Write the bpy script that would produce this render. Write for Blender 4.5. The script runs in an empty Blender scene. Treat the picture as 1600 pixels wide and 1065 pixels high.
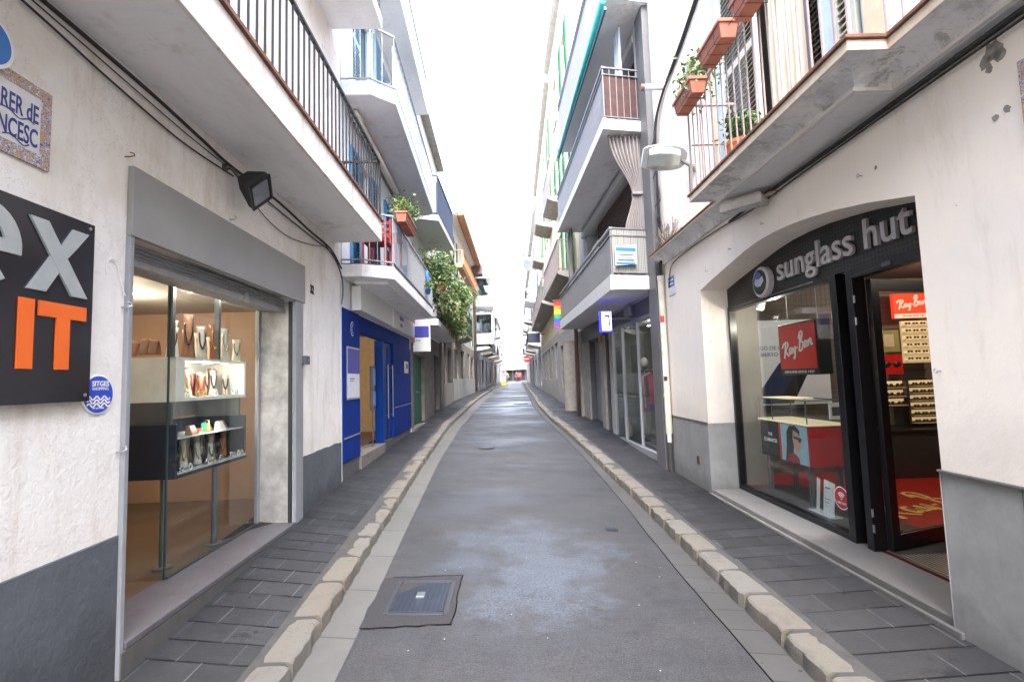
import bpy, bmesh, math, random
from mathutils import Vector, Matrix
random.seed(7)
S = bpy.context.scene
COL = S.collection
R = math.radians

# ---------------------------------------------------------------- frames and mesh builder
class Fac:
    """facade frame: s along the wall (away from the camera), n out towards the street, z up"""
    def __init__(f, x0, y0, x1, y1):
        f.o = Vector((x0, y0, 0)); d = Vector((x1-x0, y1-y0, 0)); f.L = d.length; f.d = d.normalized()
        n = Vector((f.d.y, -f.d.x, 0))
        if n.x*x0 > 0: n = -n
        f.n = n; f.side = -1 if x0 < 0 else 1
        f.rd = f.d if f.side < 0 else -f.d      # reading direction for somebody standing in the street
    def p(f, s, n, z): return f.o + f.d*s + f.n*n + Vector((0, 0, z))
W0 = Fac(1e-9, 0, 1e-9, 1)
class Turn:
    """a facade frame turned about one point, so that n points towards ang degrees off the wall normal"""
    def __init__(t, f, s0, n0, ang):
        a = R(ang); t.f = f; t.c = (s0,n0); t.side = f.side
        t.n = f.n*math.cos(a)-f.d*math.sin(a); t.d = f.d*math.cos(a)+f.n*math.sin(a); t.rd = t.d if f.side < 0 else -t.d
        t.o = f.p(s0,n0,0)
    def p(t, s, n, z): return t.o+t.d*(s-t.c[0])+t.n*(n-t.c[1])+Vector((0,0,z))
class World:
    side = 1; rd = Vector((1,0,0)); d = Vector((0,1,0)); n = Vector((-1,0,0))
    def p(f, s, n, z): return Vector((s, n, z))
WD = World()

ORG = {}
def link(o): COL.objects.link(o); return o
def tag(o, label=None, cat=None, group=None, kind=None):
    if label: o['label'] = label
    if cat: o['category'] = cat
    if group: o['group'] = group
    if kind: o['kind'] = kind
    return o
def thing(name, label, cat, loc, group=None):
    o = link(bpy.data.objects.new(name, None)); o.location = loc; o.empty_display_size = .1
    ORG[o.name] = Vector(loc); return tag(o, label, cat, group)

EACH = {k:k for k in ('shopfront_base','rail_strip','plaster_scar','blue_band','jamb_post','display_post','door_frame','door_surround','stone_post','drain_pipe','leg','garment','soffit_light','trailing_stem','glazing_post','hung_goods','case_rod','hinge','screw','bracket','glass_frame')}; EACH.update(letters='letter')
class MB:
    def __init__(m, f=WD): m.f = f; m.v = []; m.fc = []; m.mi = []; m.cur = 0
    def _add(m, pts, faces):
        b = len(m.v); m.v += [Vector(p) for p in pts]
        m.fc += [[b+i for i in fa] for fa in faces]; m.mi += [m.cur]*len(faces); return m
    def mat(m, i): m.cur = i; return m
    def box(m, s0, s1, n0, n1, z0, z1):
        P = m.f.p
        pts = [P(s,n,z) for z in (z0,z1) for n in (n0,n1) for s in (s0,s1)]
        return m._add(pts, [(0,1,3,2),(4,6,7,5),(0,4,5,1),(2,3,7,6),(0,2,6,4),(1,5,7,3)])
    def quad(m, a, b, c, d): return m._add([m.f.p(*q) for q in (a,b,c,d)], [(0,1,2,3)])
    def poly(m, pts): return m._add([m.f.p(*q) for q in pts], [tuple(range(len(pts)))])
    def prism(m, poly, z0, z1):
        k = len(poly); pts = [m.f.p(s,n,z0) for s,n in poly]+[m.f.p(s,n,z1) for s,n in poly]
        return m._add(pts, [tuple(range(k)), tuple(range(k,2*k))]+[(i,(i+1)%k,k+(i+1)%k,k+i) for i in range(k)])
    def prof(m, prof, s0, s1):
        k = len(prof); pts = [m.f.p(s0,n,z) for n,z in prof]+[m.f.p(s1,n,z) for n,z in prof]
        return m._add(pts, [tuple(range(k)), tuple(range(k,2*k))]+[(i,(i+1)%k,k+(i+1)%k,k+i) for i in range(k)])
    def frust(m, polyA, zA, polyB, zB):
        k = len(polyA); pts = [m.f.p(s,n,zA) for s,n in polyA]+[m.f.p(s,n,zB) for s,n in polyB]
        return m._add(pts, [tuple(range(k)), tuple(range(k,2*k))]+[(i,(i+1)%k,k+(i+1)%k,k+i) for i in range(k)])
    def wtube(m, pts, r, seg=6):
        pts = [Vector(p) for p in pts]; rs = r if isinstance(r,(list,tuple)) else [r]*len(pts)
        rings = []; up = None
        for i,p in enumerate(pts):
            t = (pts[min(i+1,len(pts)-1)]-pts[max(i-1,0)]).normalized()
            if up is None: up = Vector((0,0,1)) if abs(t.z) < .9 else Vector((1,0,0))
            a = t.cross(up)
            if a.length < 1e-5: a = t.orthogonal()
            a.normalize(); b = a.cross(t).normalized(); up = b
            rings.append([p+a*math.cos(2*math.pi*j/seg)*rs[i]+b*math.sin(2*math.pi*j/seg)*rs[i] for j in range(seg)])
        v = [q for rg in rings for q in rg]; fa = []
        for i in range(len(rings)-1):
            for j in range(seg):
                fa.append((i*seg+j, i*seg+(j+1)%seg, (i+1)*seg+(j+1)%seg, (i+1)*seg+j))
        fa.append(tuple(range(seg))); fa.append(tuple((len(rings)-1)*seg+j for j in range(seg)))
        return m._add(v, fa)
    def tube(m, pts, r, seg=6): return m.wtube([m.f.p(*q) for q in pts], r, seg)
    def lathe(m, c, prof, seg=16, axis='z', sc=(1,1)):
        """prof: (r, h) pairs; axis z or the facade normal n or s"""
        v = []; fa = []
        c = m.f.p(*c)
        if axis == 'z': A,B,H = m.f.d, m.f.n, Vector((0,0,1))
        elif axis == 'n': A,B,H = m.f.d, Vector((0,0,1)), m.f.n
        else: A,B,H = m.f.n, Vector((0,0,1)), m.f.d
        for r,h in prof:
            for j in range(seg):
                a = 2*math.pi*j/seg; v.append(c+A*math.cos(a)*r*sc[0]+B*math.sin(a)*r*sc[1]+H*h)
        for i in range(len(prof)-1):
            for j in range(seg): fa.append((i*seg+j, i*seg+(j+1)%seg, (i+1)*seg+(j+1)%seg, (i+1)*seg+j))
        fa.append(tuple(range(seg))); fa.append(tuple((len(prof)-1)*seg+j for j in range(seg)))
        return m._add(v, fa)
    def ball(m, c, r, sx=1, sy=1, sz=1, seg=12, rings=8):
        prof = [(max(1e-4,math.sin(math.pi*i/rings)), -math.cos(math.pi*i/rings)) for i in range(rings+1)]
        c = Vector(m.f.p(*c)); v = []; fa = []
        for rr,h in prof:
            for j in range(seg):
                a = 2*math.pi*j/seg
                v.append(c+m.f.d*(math.cos(a)*rr*r*sx)+m.f.n*(math.sin(a)*rr*r*sy)+Vector((0,0,h*r*sz)))
        for i in range(rings):
            for j in range(seg): fa.append((i*seg+j, i*seg+(j+1)%seg, (i+1)*seg+(j+1)%seg, (i+1)*seg+j))
        return m._add(v, fa)
    def build(m, name, mat, parent=None, bevel=0, smooth=False, loc=None, recalc=True, seg=2):
        if name in EACH and not m.__dict__.get('one'):
            par = list(range(len(m.v)))
            def fnd(i):
                while par[i] != i: par[i] = par[par[i]]; i = par[i]
                return i
            for fa in m.fc:
                for i in fa[1:]: par[fnd(i)] = fnd(fa[0])
            gr = {}
            for fa,mi in zip(m.fc, m.mi): gr.setdefault(fnd(fa[0]), []).append((fa,mi))
            if len(gr) > 1:
                for lst in gr.values():
                    q = MB(m.f); q.one = True; mp = {}
                    for fa,mi in lst:
                        nf = []
                        for i in fa:
                            if i not in mp: mp[i] = len(q.v); q.v.append(m.v[i])
                            nf.append(mp[i])
                        q.fc.append(nf); q.mi.append(mi)
                    o = q.build(EACH[name], mat, parent, bevel, smooth, loc, recalc, seg)
                return o
        org = ORG[parent.name] if parent and parent.name in ORG else Vector(loc or (0,0,0))
        me = bpy.data.meshes.new(name)
        me.from_pydata([tuple(p-org) for p in m.v], [], m.fc)
        for x in (mat if isinstance(mat,(list,tuple)) else [mat]): me.materials.append(x)
        for i,p in enumerate(me.polygons): p.material_index = m.mi[i]; p.use_smooth = smooth
        if recalc:
            bm = bmesh.new(); bm.from_mesh(me); bmesh.ops.remove_doubles(bm, verts=bm.verts, dist=1e-5)
            bmesh.ops.recalc_face_normals(bm, faces=bm.faces); bm.to_mesh(me); bm.free()
        o = link(bpy.data.objects.new(name, me))
        if parent: o.parent = parent; ORG[o.name] = org
        else: o.location = org; ORG[o.name] = org
        if bevel:
            b = o.modifiers.new('bevel','BEVEL'); b.width = bevel; b.segments = seg; b.limit_method = 'ANGLE'; b.angle_limit = R(35)
        return o

def wall_holes(m, s0, s1, z0, z1, holes, n0=-.3, n1=0):
    ss = sorted({s0,s1,*[h[0] for h in holes],*[h[1] for h in holes]}); zs = sorted({z0,z1,*[h[2] for h in holes],*[h[3] for h in holes]})
    ss = [s for s in ss if s0 <= s <= s1]; zs = [z for z in zs if z0 <= z <= z1]
    def solid(i,j):
        if i < 0 or j < 0 or i >= len(ss)-1 or j >= len(zs)-1: return False
        sc, zc = (ss[i]+ss[i+1])/2, (zs[j]+zs[j+1])/2
        return not any(h[0] < sc < h[1] and h[2] < zc < h[3] for h in holes)
    for i in range(len(ss)-1):
        for j in range(len(zs)-1):
            if not solid(i,j): continue
            a,b,c,d = ss[i],ss[i+1],zs[j],zs[j+1]
            m.quad((a,n1,c),(b,n1,c),(b,n1,d),(a,n1,d)); m.quad((a,n0,c),(b,n0,c),(b,n0,d),(a,n0,d))
            if not solid(i-1,j): m.quad((a,n0,c),(a,n1,c),(a,n1,d),(a,n0,d))
            if not solid(i+1,j): m.quad((b,n0,c),(b,n1,c),(b,n1,d),(b,n0,d))
            if not solid(i,j-1): m.quad((a,n0,c),(b,n0,c),(b,n1,c),(a,n1,c))
            if not solid(i,j+1): m.quad((a,n0,d),(b,n0,d),(b,n1,d),(a,n1,d))
    return m

def text_pts(s, size, ex=.004, font_shear=0, align='CENTER', bold=0, sx=1, space=1):
    c = bpy.data.curves.new('t','FONT'); c.body = s; c.size = size; c.extrude = ex; c.shear = font_shear
    c.align_x = align; c.offset = bold; c.space_character = space; c.resolution_u = 4
    o = bpy.data.objects.new('t', c); COL.objects.link(o)
    dg = bpy.context.evaluated_depsgraph_get(); dg.update()
    me = bpy.data.meshes.new_from_object(o.evaluated_get(dg))
    v = [(p.co.x*sx, p.co.y, p.co.z) for p in me.vertices]; fa = [tuple(p.vertices) for p in me.polygons]
    bpy.data.objects.remove(o); bpy.data.curves.remove(c); bpy.data.meshes.remove(me)
    return v, fa
def put_text(m, s, size, c, right, up, nrm, **k):
    """c world point of baseline centre"""
    v, fa = text_pts(s, size, **k); c = Vector(c)
    return m._add([c+right*x+up*y+nrm*z for x,y,z in v], fa)
def ftext(m, f, s, size, a, n, z, **k):
    return put_text(m, s, size, f.p(a,n,z), f.rd, Vector((0,0,1)), f.n, **k)
def catmull(P, k=5):
    P = [Vector(p) for p in P]; Q = [P[0]]+P+[P[-1]]; out = []
    for i in range(1, len(Q)-2):
        a,b,c,d = Q[i-1],Q[i],Q[i+1],Q[i+2]
        for j in range(k):
            t = j/k; out.append(.5*((2*b)+(c-a)*t+(2*a-5*b+4*c-d)*t*t+(3*b-a-3*c+d)*t**3))
    out.append(P[-1]); return out
def ribbon(m, pts2, w, c, right, up, nrm, th=.003, slope=0):
    """flat stroke in a plane; pts2 in 2d"""
    q = catmull([(x,y+slope*x,0) for x,y in pts2], 4); c = Vector(c)
    L = []; Rr = []
    for i,p in enumerate(q):
        t = (q[min(i+1,len(q)-1)]-q[max(i-1,0)]); t = t.normalized() if t.length > 1e-6 else Vector((1,0,0))
        nn = Vector((-t.y,t.x,0)); ww = w*(.75+.5*abs(t.y))
        L.append(p+nn*ww/2); Rr.append(p-nn*ww/2)
    def wpt(p, z): return c+right*p.x+up*p.y+nrm*z
    v = [wpt(p,th) for p in L]+[wpt(p,th) for p in Rr]; k = len(L)
    return m._add(v, [(i,i+1,k+i+1,k+i) for i in range(k-1)])
SCRIPT = [[(-.05,.62),(.1,.78),(.32,.86),(.52,.8),(.56,.65),(.42,.5),(.25,.44)], [(.34,.8),(.26,.4),(.15,0)], [(.28,.44),(.42,.2),(.62,.02)],
 [(.9,.4),(.76,.42),(.66,.24),(.72,.1),(.84,.2),(.92,.4),(.88,.14),(1,.1)], [(1.04,.4),(1.06,.16),(1.14,.12),(1.26,.4),(1.22,.05),(1.14,-.22),(1.02,-.16)],
 [(1.36,.26),(1.48,.28)], [(1.78,.9),(1.7,.45),(1.62,0)], [(1.6,.72),(1.76,1),(1.92,1.02),(1.96,.86),(1.86,.62),(1.72,.5),(1.9,.48),(2.0,.32),(1.9,.1),(1.72,.02),(1.56,.1)],
 [(2.3,.4),(2.16,.42),(2.08,.24),(2.14,.1),(2.26,.2),(2.34,.4),(2.3,.14),(2.4,.1)], [(2.46,.08),(2.5,.42),(2.52,.25),(2.64,.42),(2.7,.32),(2.71,.1),(2.84,.12)]]
def rayban(m, width, c, right, up, nrm, slope=.16, w=.11, th=.003):
    k = width/2.85
    for st in SCRIPT:
        ribbon(m, [((x-1.4)*k, (y-.4)*k) for x,y in st], w*k, c, right, up, nrm, th, slope)

# ---------------------------------------------------------------- node helpers
class N:
    def __init__(n, nt, s): n.nt = nt; n.s = s
    def _m(n, op, *o, clamp=False):
        nd = n.nt.nodes.new('ShaderNodeMath'); nd.operation = op; nd.use_clamp = clamp
        for i,x in enumerate((n,)+o):
            if isinstance(x,N): n.nt.links.new(x.s, nd.inputs[i])
            else: nd.inputs[i].default_value = x
        return N(n.nt, nd.outputs[0])
    def __add__(n,o): return n._m('ADD',o)
    def __sub__(n,o): return n._m('SUBTRACT',o)
    def __mul__(n,o): return n._m('MULTIPLY',o)
    def __truediv__(n,o): return n._m('DIVIDE',o)
    def floor(n): return n._m('FLOOR')
    def fract(n): return n._m('FRACT')
    def mod(n,o): return n._m('FLOORED_MODULO',o)
    def lt(n,o): return n._m('LESS_THAN',o)
    def gt(n,o): return n._m('GREATER_THAN',o)
    def mx(n,o): return n._m('MAXIMUM',o)
    def mn(n,o): return n._m('MINIMUM',o)
    def abs(n): return n._m('ABSOLUTE')
    def sat(n): return n._m('ADD',0.0,clamp=True)
    def ss(n, a, b):
        nd = n.nt.nodes.new('ShaderNodeMapRange'); nd.interpolation_type = 'SMOOTHSTEP'
        n.nt.links.new(n.s, nd.inputs[0]); nd.inputs[1].default_value = a; nd.inputs[2].default_value = b
        return N(n.nt, nd.outputs[0])
class Mat:
    def __init__(m, name, col=(.5,.5,.5), rough=.8, metal=0, spec=.5):
        m.m = bpy.data.materials.new(name); m.m.use_nodes = True; m.nt = m.m.node_tree
        m.b = m.nt.nodes['Principled BSDF']; m.col = None
        m.b.inputs['Base Color'].default_value = (*col,1); m.b.inputs['Roughness'].default_value = rough
        m.b.inputs['Metallic'].default_value = metal; m.b.inputs['Specular IOR Level'].default_value = spec
        g = m.nt.nodes.new('ShaderNodeNewGeometry'); m.pos = g.outputs['Position']
        sp = m.nt.nodes.new('ShaderNodeSeparateXYZ'); m.nt.links.new(m.pos, sp.inputs[0])
        m.x, m.y, m.z = (N(m.nt, sp.outputs[i]) for i in range(3)); m.base = col
    def noise(m, scale=4, detail=4, rough=.6, sc=(1,1,1), dist=0):
        mp = m.nt.nodes.new('ShaderNodeMapping'); mp.inputs['Scale'].default_value = sc; m.nt.links.new(m.pos, mp.inputs[0])
        n = m.nt.nodes.new('ShaderNodeTexNoise'); n.inputs['Scale'].default_value = scale; n.inputs['Detail'].default_value = detail
        n.inputs['Roughness'].default_value = rough; n.inputs['Distortion'].default_value = dist
        m.nt.links.new(mp.outputs[0], n.inputs[0]); return N(m.nt, n.outputs[0])
    def voro(m, scale=4, sc=(1,1,1), feat='F1', out='Distance'):
        mp = m.nt.nodes.new('ShaderNodeMapping'); mp.inputs['Scale'].default_value = sc; m.nt.links.new(m.pos, mp.inputs[0])
        n = m.nt.nodes.new('ShaderNodeTexVoronoi'); n.inputs['Scale'].default_value = scale; n.feature = feat
        m.nt.links.new(mp.outputs[0], n.inputs[0]); return N(m.nt, n.outputs[out])
    def const(m, v):
        nd = m.nt.nodes.new('ShaderNodeValue'); nd.outputs[0].default_value = v; return N(m.nt, nd.outputs[0])
    def mix(m, fac, col):
        nd = m.nt.nodes.new('ShaderNodeMix'); nd.data_type = 'RGBA'
        m.nt.links.new(fac.s, nd.inputs[0])
        if m.col is None: nd.inputs[6].default_value = (*m.base,1)
        else: m.nt.links.new(m.col, nd.inputs[6])
        if isinstance(col, N): m.nt.links.new(col.s, nd.inputs[7])
        else: nd.inputs[7].default_value = (*col,1)
        m.col = nd.outputs[2]; m.nt.links.new(m.col, m.b.inputs['Base Color']); return m
    def rough(m, v): m.nt.links.new(v.s, m.b.inputs['Roughness']); return m
    def bump(m, h, strength=.3, dist=.01):
        nd = m.nt.nodes.new('ShaderNodeBump'); nd.inputs['Strength'].default_value = strength; nd.inputs['Distance'].default_value = dist
        m.nt.links.new(h.s, nd.inputs['Height'])
        if getattr(m,'lb',None): m.nt.links.new(m.lb, nd.inputs['Normal'])
        m.lb = nd.outputs[0]; m.nt.links.new(m.lb, m.b.inputs['Normal']); return m
    def emit(m, col, st): m.b.inputs['Emission Color'].default_value = (*col,1); m.b.inputs['Emission Strength'].default_value = st; return m

def dk(c, k): return tuple(min(1,x*k) for x in c)
def paint(name, col, rough=.6, var=.12, sc=3, grime=(.25,.22,.18), g=.25, bump=.1, bs=60, metal=0, streak=True):
    m = Mat(name, col, rough, metal, .12 if 'blue_' in name and 'paint' in name else .4)
    m.mix(m.noise(sc,5,.65).ss(.3,.75), dk(col,1-var*2))
    if g:
        st = m.noise(2.2,5,.7,(3.2,3.2,.35) if streak else (1,1,1)).ss(.55,.85)*g
        m.mix(st, grime)
        m.mix(m.noise(14,5,.75).ss(.6,.85)*(g*.6), dk(grime,.7))
    if bump: m.bump(m.noise(bs,4,.6), bump, .004)
    return m.m
def plain(name, col, rough=.5, metal=0, spec=.5, var=.06):
    m = Mat(name, col, rough, metal, spec); m.mix(m.noise(9,4,.6).ss(.35,.75), dk(col,1-var*2.2)); return m.m
def glass(name, tint=(.93,.96,.95), refl=.16):
    m = bpy.data.materials.new(name); m.use_nodes = True; nt = m.node_tree; nt.nodes.clear()
    o = nt.nodes.new('ShaderNodeOutputMaterial'); t = nt.nodes.new('ShaderNodeBsdfTransparent'); g = nt.nodes.new('ShaderNodeBsdfGlossy')
    t.inputs[0].default_value = (*tint,1); g.inputs['Roughness'].default_value = .015
    lw = nt.nodes.new('ShaderNodeLayerWeight'); lw.inputs[0].default_value = .5; fr = nt.nodes.new('ShaderNodeMath'); fr.operation = 'POWER'; fr.inputs[1].default_value = 4.0; nt.links.new(lw.outputs['Facing'], fr.inputs[0])
    geo = nt.nodes.new('ShaderNodeNewGeometry'); ns = nt.nodes.new('ShaderNodeTexNoise'); ns.inputs['Scale'].default_value = 1.3
    nt.links.new(geo.outputs['Position'], ns.inputs[0])
    bp = nt.nodes.new('ShaderNodeBump'); bp.inputs['Strength'].default_value = .04; bp.inputs['Distance'].default_value = .02
    nt.links.new(ns.outputs[0], bp.inputs['Height']); nt.links.new(bp.outputs[0], g.inputs['Normal'])
    mu = nt.nodes.new('ShaderNodeMath'); mu.operation = 'MULTIPLY_ADD'; mu.inputs[1].default_value = .55; mu.inputs[2].default_value = refl*.2
    nt.links.new(fr.outputs[0], mu.inputs[0])
    mx = nt.nodes.new('ShaderNodeMixShader'); nt.links.new(mu.outputs[0], mx.inputs[0]); nt.links.new(t.outputs[0], mx.inputs[1]); nt.links.new(g.outputs[0], mx.inputs[2])
    nt.links.new(mx.outputs[0], o.inputs[0]); return m
def emis(name, col, st):
    return Mat(name, dk(col,.8), .5).emit(col, st).m

# ---------------------------------------------------------------- materials
def mk_stucco(name, col, bscale=28, strength=.55, stain=(.42,.36,.26), st=.18):
    m = Mat(name, col, .9)
    m.mix(m.noise(1.4,5,.7).ss(.4,.75)*.5, dk(col,.86)); m.mix(m.noise(3.2,5,.7,(2.5,2.5,.16)).ss(.60,.76)*.28, dk(stain,.8)); m.mix((m.noise(1.7,7,.75)-.5).abs().lt(.0035)*.35, dk(col,.45)); m.mix((m.z*-1.0+1.35+m.noise(4,5,.7)*.7).ss(.35,.9)*.16, dk(stain,.8))  # last mix darkens the wall foot: splash dirt with contact shade painted in
    m.mix(m.noise(2.1,6,.75,(2.4,2.4,.4)).ss(.47,.70)*(st*2.0), stain)
    m.mix(m.noise(40,3,.6).ss(.62,.8)*.3, dk(col,.6)); m.mix(m.noise(.8,6,.7).ss(.50,.60)*.22, dk(stain,1.2))
    m.bump(m.noise(bscale,3,.55,(1,1,1),.6), strength, .02); m.bump(m.noise(bscale*5,3,.6), .25, .004); return m.m
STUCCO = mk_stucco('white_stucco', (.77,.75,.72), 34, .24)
def mk_plinth(name, col, zt, bs=28):
    m = Mat(name, col, .9)
    m.mix(m.noise(2.5,5,.7).ss(.35,.7)*.7, dk(col,1.35)); m.mix(m.noise(7,6,.8).ss(.6,.75)*.35, (.30,.30,.30))
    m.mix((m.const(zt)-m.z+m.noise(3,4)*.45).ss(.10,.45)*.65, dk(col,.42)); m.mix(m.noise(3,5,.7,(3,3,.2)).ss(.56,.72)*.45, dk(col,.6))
    m.bump(m.noise(bs,4,.6,(1,1,1),.2), .42, .016); m.bump(m.noise(140,3,.6), .2, .003); return m.m
PLINTH_L = mk_plinth('rough_grey_plinth', (.074,.083,.096), .55, 22)
PLINTH_R = mk_plinth('smooth_grey_plinth', (.21,.212,.208), .35, 6)
def mk_cream():
    m = Mat('cream_plaster', (.80,.735,.655), .88)
    m.mix(m.noise(.9,5,.65).ss(.42,.7)*.8, (.72,.69,.645))
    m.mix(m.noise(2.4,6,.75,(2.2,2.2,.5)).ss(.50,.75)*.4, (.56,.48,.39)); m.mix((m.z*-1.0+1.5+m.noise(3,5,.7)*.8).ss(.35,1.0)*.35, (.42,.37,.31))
    # dark holes where the render has come off
    m.mix((m.noise(6,4,.7).ss(.72,.74)), (.36,.35,.31))
    m.bump(m.noise(7,5,.6,(1,1,1),.2), .30, .016); m.bump(m.noise(90,3,.6), .15, .003); return m.m
CREAM = mk_cream()
def mk_oldwall():
    m = Mat('old_stained_wall', (.68,.62,.57), .9)
    m.mix(m.noise(1.5,5,.7).ss(.4,.7), (.78,.74,.70)); m.mix(m.noise(2.6,6,.8,(1.6,1.6,.5)).ss(.54,.64)*.75, (.48,.38,.20))
    m.mix(m.noise(5,6,.8,(1,1,.6)).ss(.58,.68)*.6, (.30,.24,.20)); m.bump(m.noise(20,4,.6), .3, .01); return m.m
OLDWALL = mk_oldwall()
def mk_soffit(name, col):
    m = Mat(name, col, .9); m.mix(m.noise(2,5,.7,(1,.3,1)).ss(.4,.75)*.7, dk(col,.8)); m.mix(m.noise(7,6,.8).ss(.58,.70)*.4, dk(col,.55)); m.mix(m.noise(1.1,5,.75).ss(.55,.68)*.45, (.42,.36,.27))
    m.bump(m.noise(14,4,.6,(.4,1.4,1)), .5, .016); return m.m
SOFFIT = mk_soffit('slab_concrete', (.86,.85,.84)); SOFFIT_W = mk_soffit('white_slab', (.80,.80,.80)); SOFFIT_G = mk_soffit('grey_slab', (.66,.66,.67))
def mk_fascia():
    m = Mat('rust_streaked_fascia', (.76,.72,.68), .85)
    m.mix(m.noise(9,5,.7,(1,1.2,.06)).ss(.5,.7)*.7, (.50,.33,.24)); m.mix(m.noise(20,5,.7,(1,1,.15)).ss(.6,.8)*.5, (.30,.22,.18))
    m.bump(m.noise(30,4,.6), .3, .006); return m.m
FASCIA = mk_fascia()
RUST = paint('rusty_edge_trim', (.20,.09,.06), .8, .2, 12, (.09,.05,.04), .5, .3, 80)
IRON = paint('dark_iron', (.018,.018,.022), .55, .2, 20, (.10,.05,.03), .3, .1)
IRON_P = paint('mauve_grey_iron', (.22,.185,.185), .6, .1, 20, (.25,.12,.08), .35, .1)
GREYM = paint('grey_painted_metal', (.20,.20,.205), .5, .06, 3, (.30,.28,.25), .3, .05, 90)
GREYD = paint('dark_grey_metal', (.095,.097,.105), .45, .08, 6, (.2,.2,.2), .2, .05)
GREYL = paint('light_grey_metal', (.27,.28,.30), .45, .06, 6, (.25,.24,.22), .3, .04)
ALU = plain('aluminium', (.55,.56,.57), .32, .8)
STEEL = plain('brushed_steel', (.45,.46,.48), .3, .9)
BLACK = plain('black_paint', (.012,.012,.014), .35)
BLACKM = plain('matt_black', (.02,.02,.022), .7)
WHITE = plain('white_paint', (.80,.80,.80), .5)
CABLE = plain('black_cable', (.02,.02,.02), .6)
BLUE = paint('blue_shopfront_paint', (.004,.030,.22), .65, .12, 4, (.02,.03,.09), .5, .04)
BLUE_D = paint('deep_blue_paint', (.002,.032,.19), .42, .08, 4, (.03,.04,.10), .3, .04)
SHUT_B = paint('blue_grey_shutter', (.30,.42,.50), .6, .08, 8, (.2,.2,.2), .2, .05)
SHUT_BB = paint('bright_blue_shutter', (.04,.22,.42), .55, .08, 8, (.1,.1,.15), .2, .05)
SHUT_G = paint('green_shutter', (.03,.20,.09), .6, .08, 8, (.05,.12,.08), .2, .05)
SHUT_DG = paint('dark_green_door', (.008,.09,.055), .5, .08, 8, (.02,.04,.03), .3, .05)
SHUT_F = paint('pale_blue_window_frame', (.40,.50,.56), .5, .08, 8, (.3,.3,.28), .25, .05)
TERRA = paint('terracotta', (.42,.15,.10), .75, .12, 10, (.55,.40,.34), .3, .08)
REDP = paint('red_painted_wood', (.33,.04,.03), .5, .1, 10, (.1,.03,.02), .2, .05)
STONE = paint('pale_stone', (.33,.305,.275), .85, .15, 5, (.22,.20,.17), .5, .3, 40)
STONE_D = paint('dark_stone', (.20,.18,.165), .9, .2, 5, (.08,.07,.06), .5, .4, 30)
BEIGE = mk_stucco('beige_plaster', (.56,.46,.32), 12, .25, (.42,.30,.16), .5)
BEIGE2 = mk_stucco('aged_plaster', (.48,.43,.37), 12, .3, (.25,.22,.2), .6)
WHITEW = mk_stucco('white_render', (.78,.77,.76), 16, .2, (.45,.42,.38), .3)
GREYW = mk_stucco('grey_render', (.42,.42,.43), 16, .2, (.25,.24,.22), .4)
TIMBER = paint('orange_timber_eaves', (.48,.24,.13), .7, .15, 6, (.2,.1,.06), .3, .1)
BROWNP = paint('brown_pipe', (.17,.11,.10), .6, .12, 6, (.08,.05,.05), .3, .05)
PVC = paint('old_cream_pipe', (.62,.58,.48), .6, .1, 8, (.30,.27,.18), .5, .05)
GLASS = glass('window_glass'); GLASSD = glass('dark_window_glass', (.45,.5,.5), .35)
DARK = plain('dark_interior', (.025,.024,.025), .8)
DARKW = paint('dark_room_wall', (.06,.055,.055), .8, .2, 4, (.03,.03,.03), .4, .2)
CURT = Mat('cream_curtain_fabric', (.66,.60,.48), .9); CURT.mix(CURT.noise(3,4,.6,(6,6,.3)).ss(.4,.6)*.6, (.46,.42,.33)); CURT = CURT.m
CURTG = Mat('grey_curtain_fabric', (.24,.215,.205), .9); CURTG.mix(CURTG.noise(3,4,.6,(6,6,.3)).ss(.4,.6)*.6, (.15,.135,.13)); CURTG = CURTG.m
CURTM = plain('maroon_blind_fabric', (.055,.022,.019), .85, var=.2)
def leafmat(name, a, b):
    m = Mat(name, a, .5); m.mix(m.noise(12,3,.7).ss(.35,.65), b); m.b.inputs['Subsurface Weight'].default_value = 0
    return m.m
LEAF = leafmat('leaf_green', (.065,.13,.03), (.13,.21,.06)); LEAFD = leafmat('leaf_dark', (.03,.07,.022), (.06,.12,.04)); LEAFY = leafmat('leaf_yellow_green', (.12,.17,.04), (.22,.24,.08)); LEAFB = leafmat('dry_leaf', (.16,.10,.05), (.22,.15,.08)); DRYT = leafmat('dry_twig', (.12,.09,.075), (.2,.17,.14))
REDSIGN = plain('red_sign_face', (.62,.02,.015), .35, var=.02); REDPANEL = plain('red_lacquer', (.45,.012,.01), .25, var=.05)
SKIN = plain('skin', (.50,.30,.22), .6)
LITW = emis('warm_lamp_glow', (1,.82,.55), 2.5); LITC = emis('white_lamp_glow', (1,.95,.88), 3)
GOLD = plain('gold', (.65,.42,.14), .3, .9); AMBER = plain('amber_beads', (.30,.08,.02), .25); IVORY = plain('ivory_display', (.72,.68,.60), .6); JET = plain('dark_beads', (.04,.025,.03), .25)
LEATHER = plain('brown_leather', (.28,.13,.07), .5); LINEN = plain('grey_linen', (.5,.48,.45), .8); SILVER = plain('silver', (.7,.7,.7), .2, 1)
print('materials ok')
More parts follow.
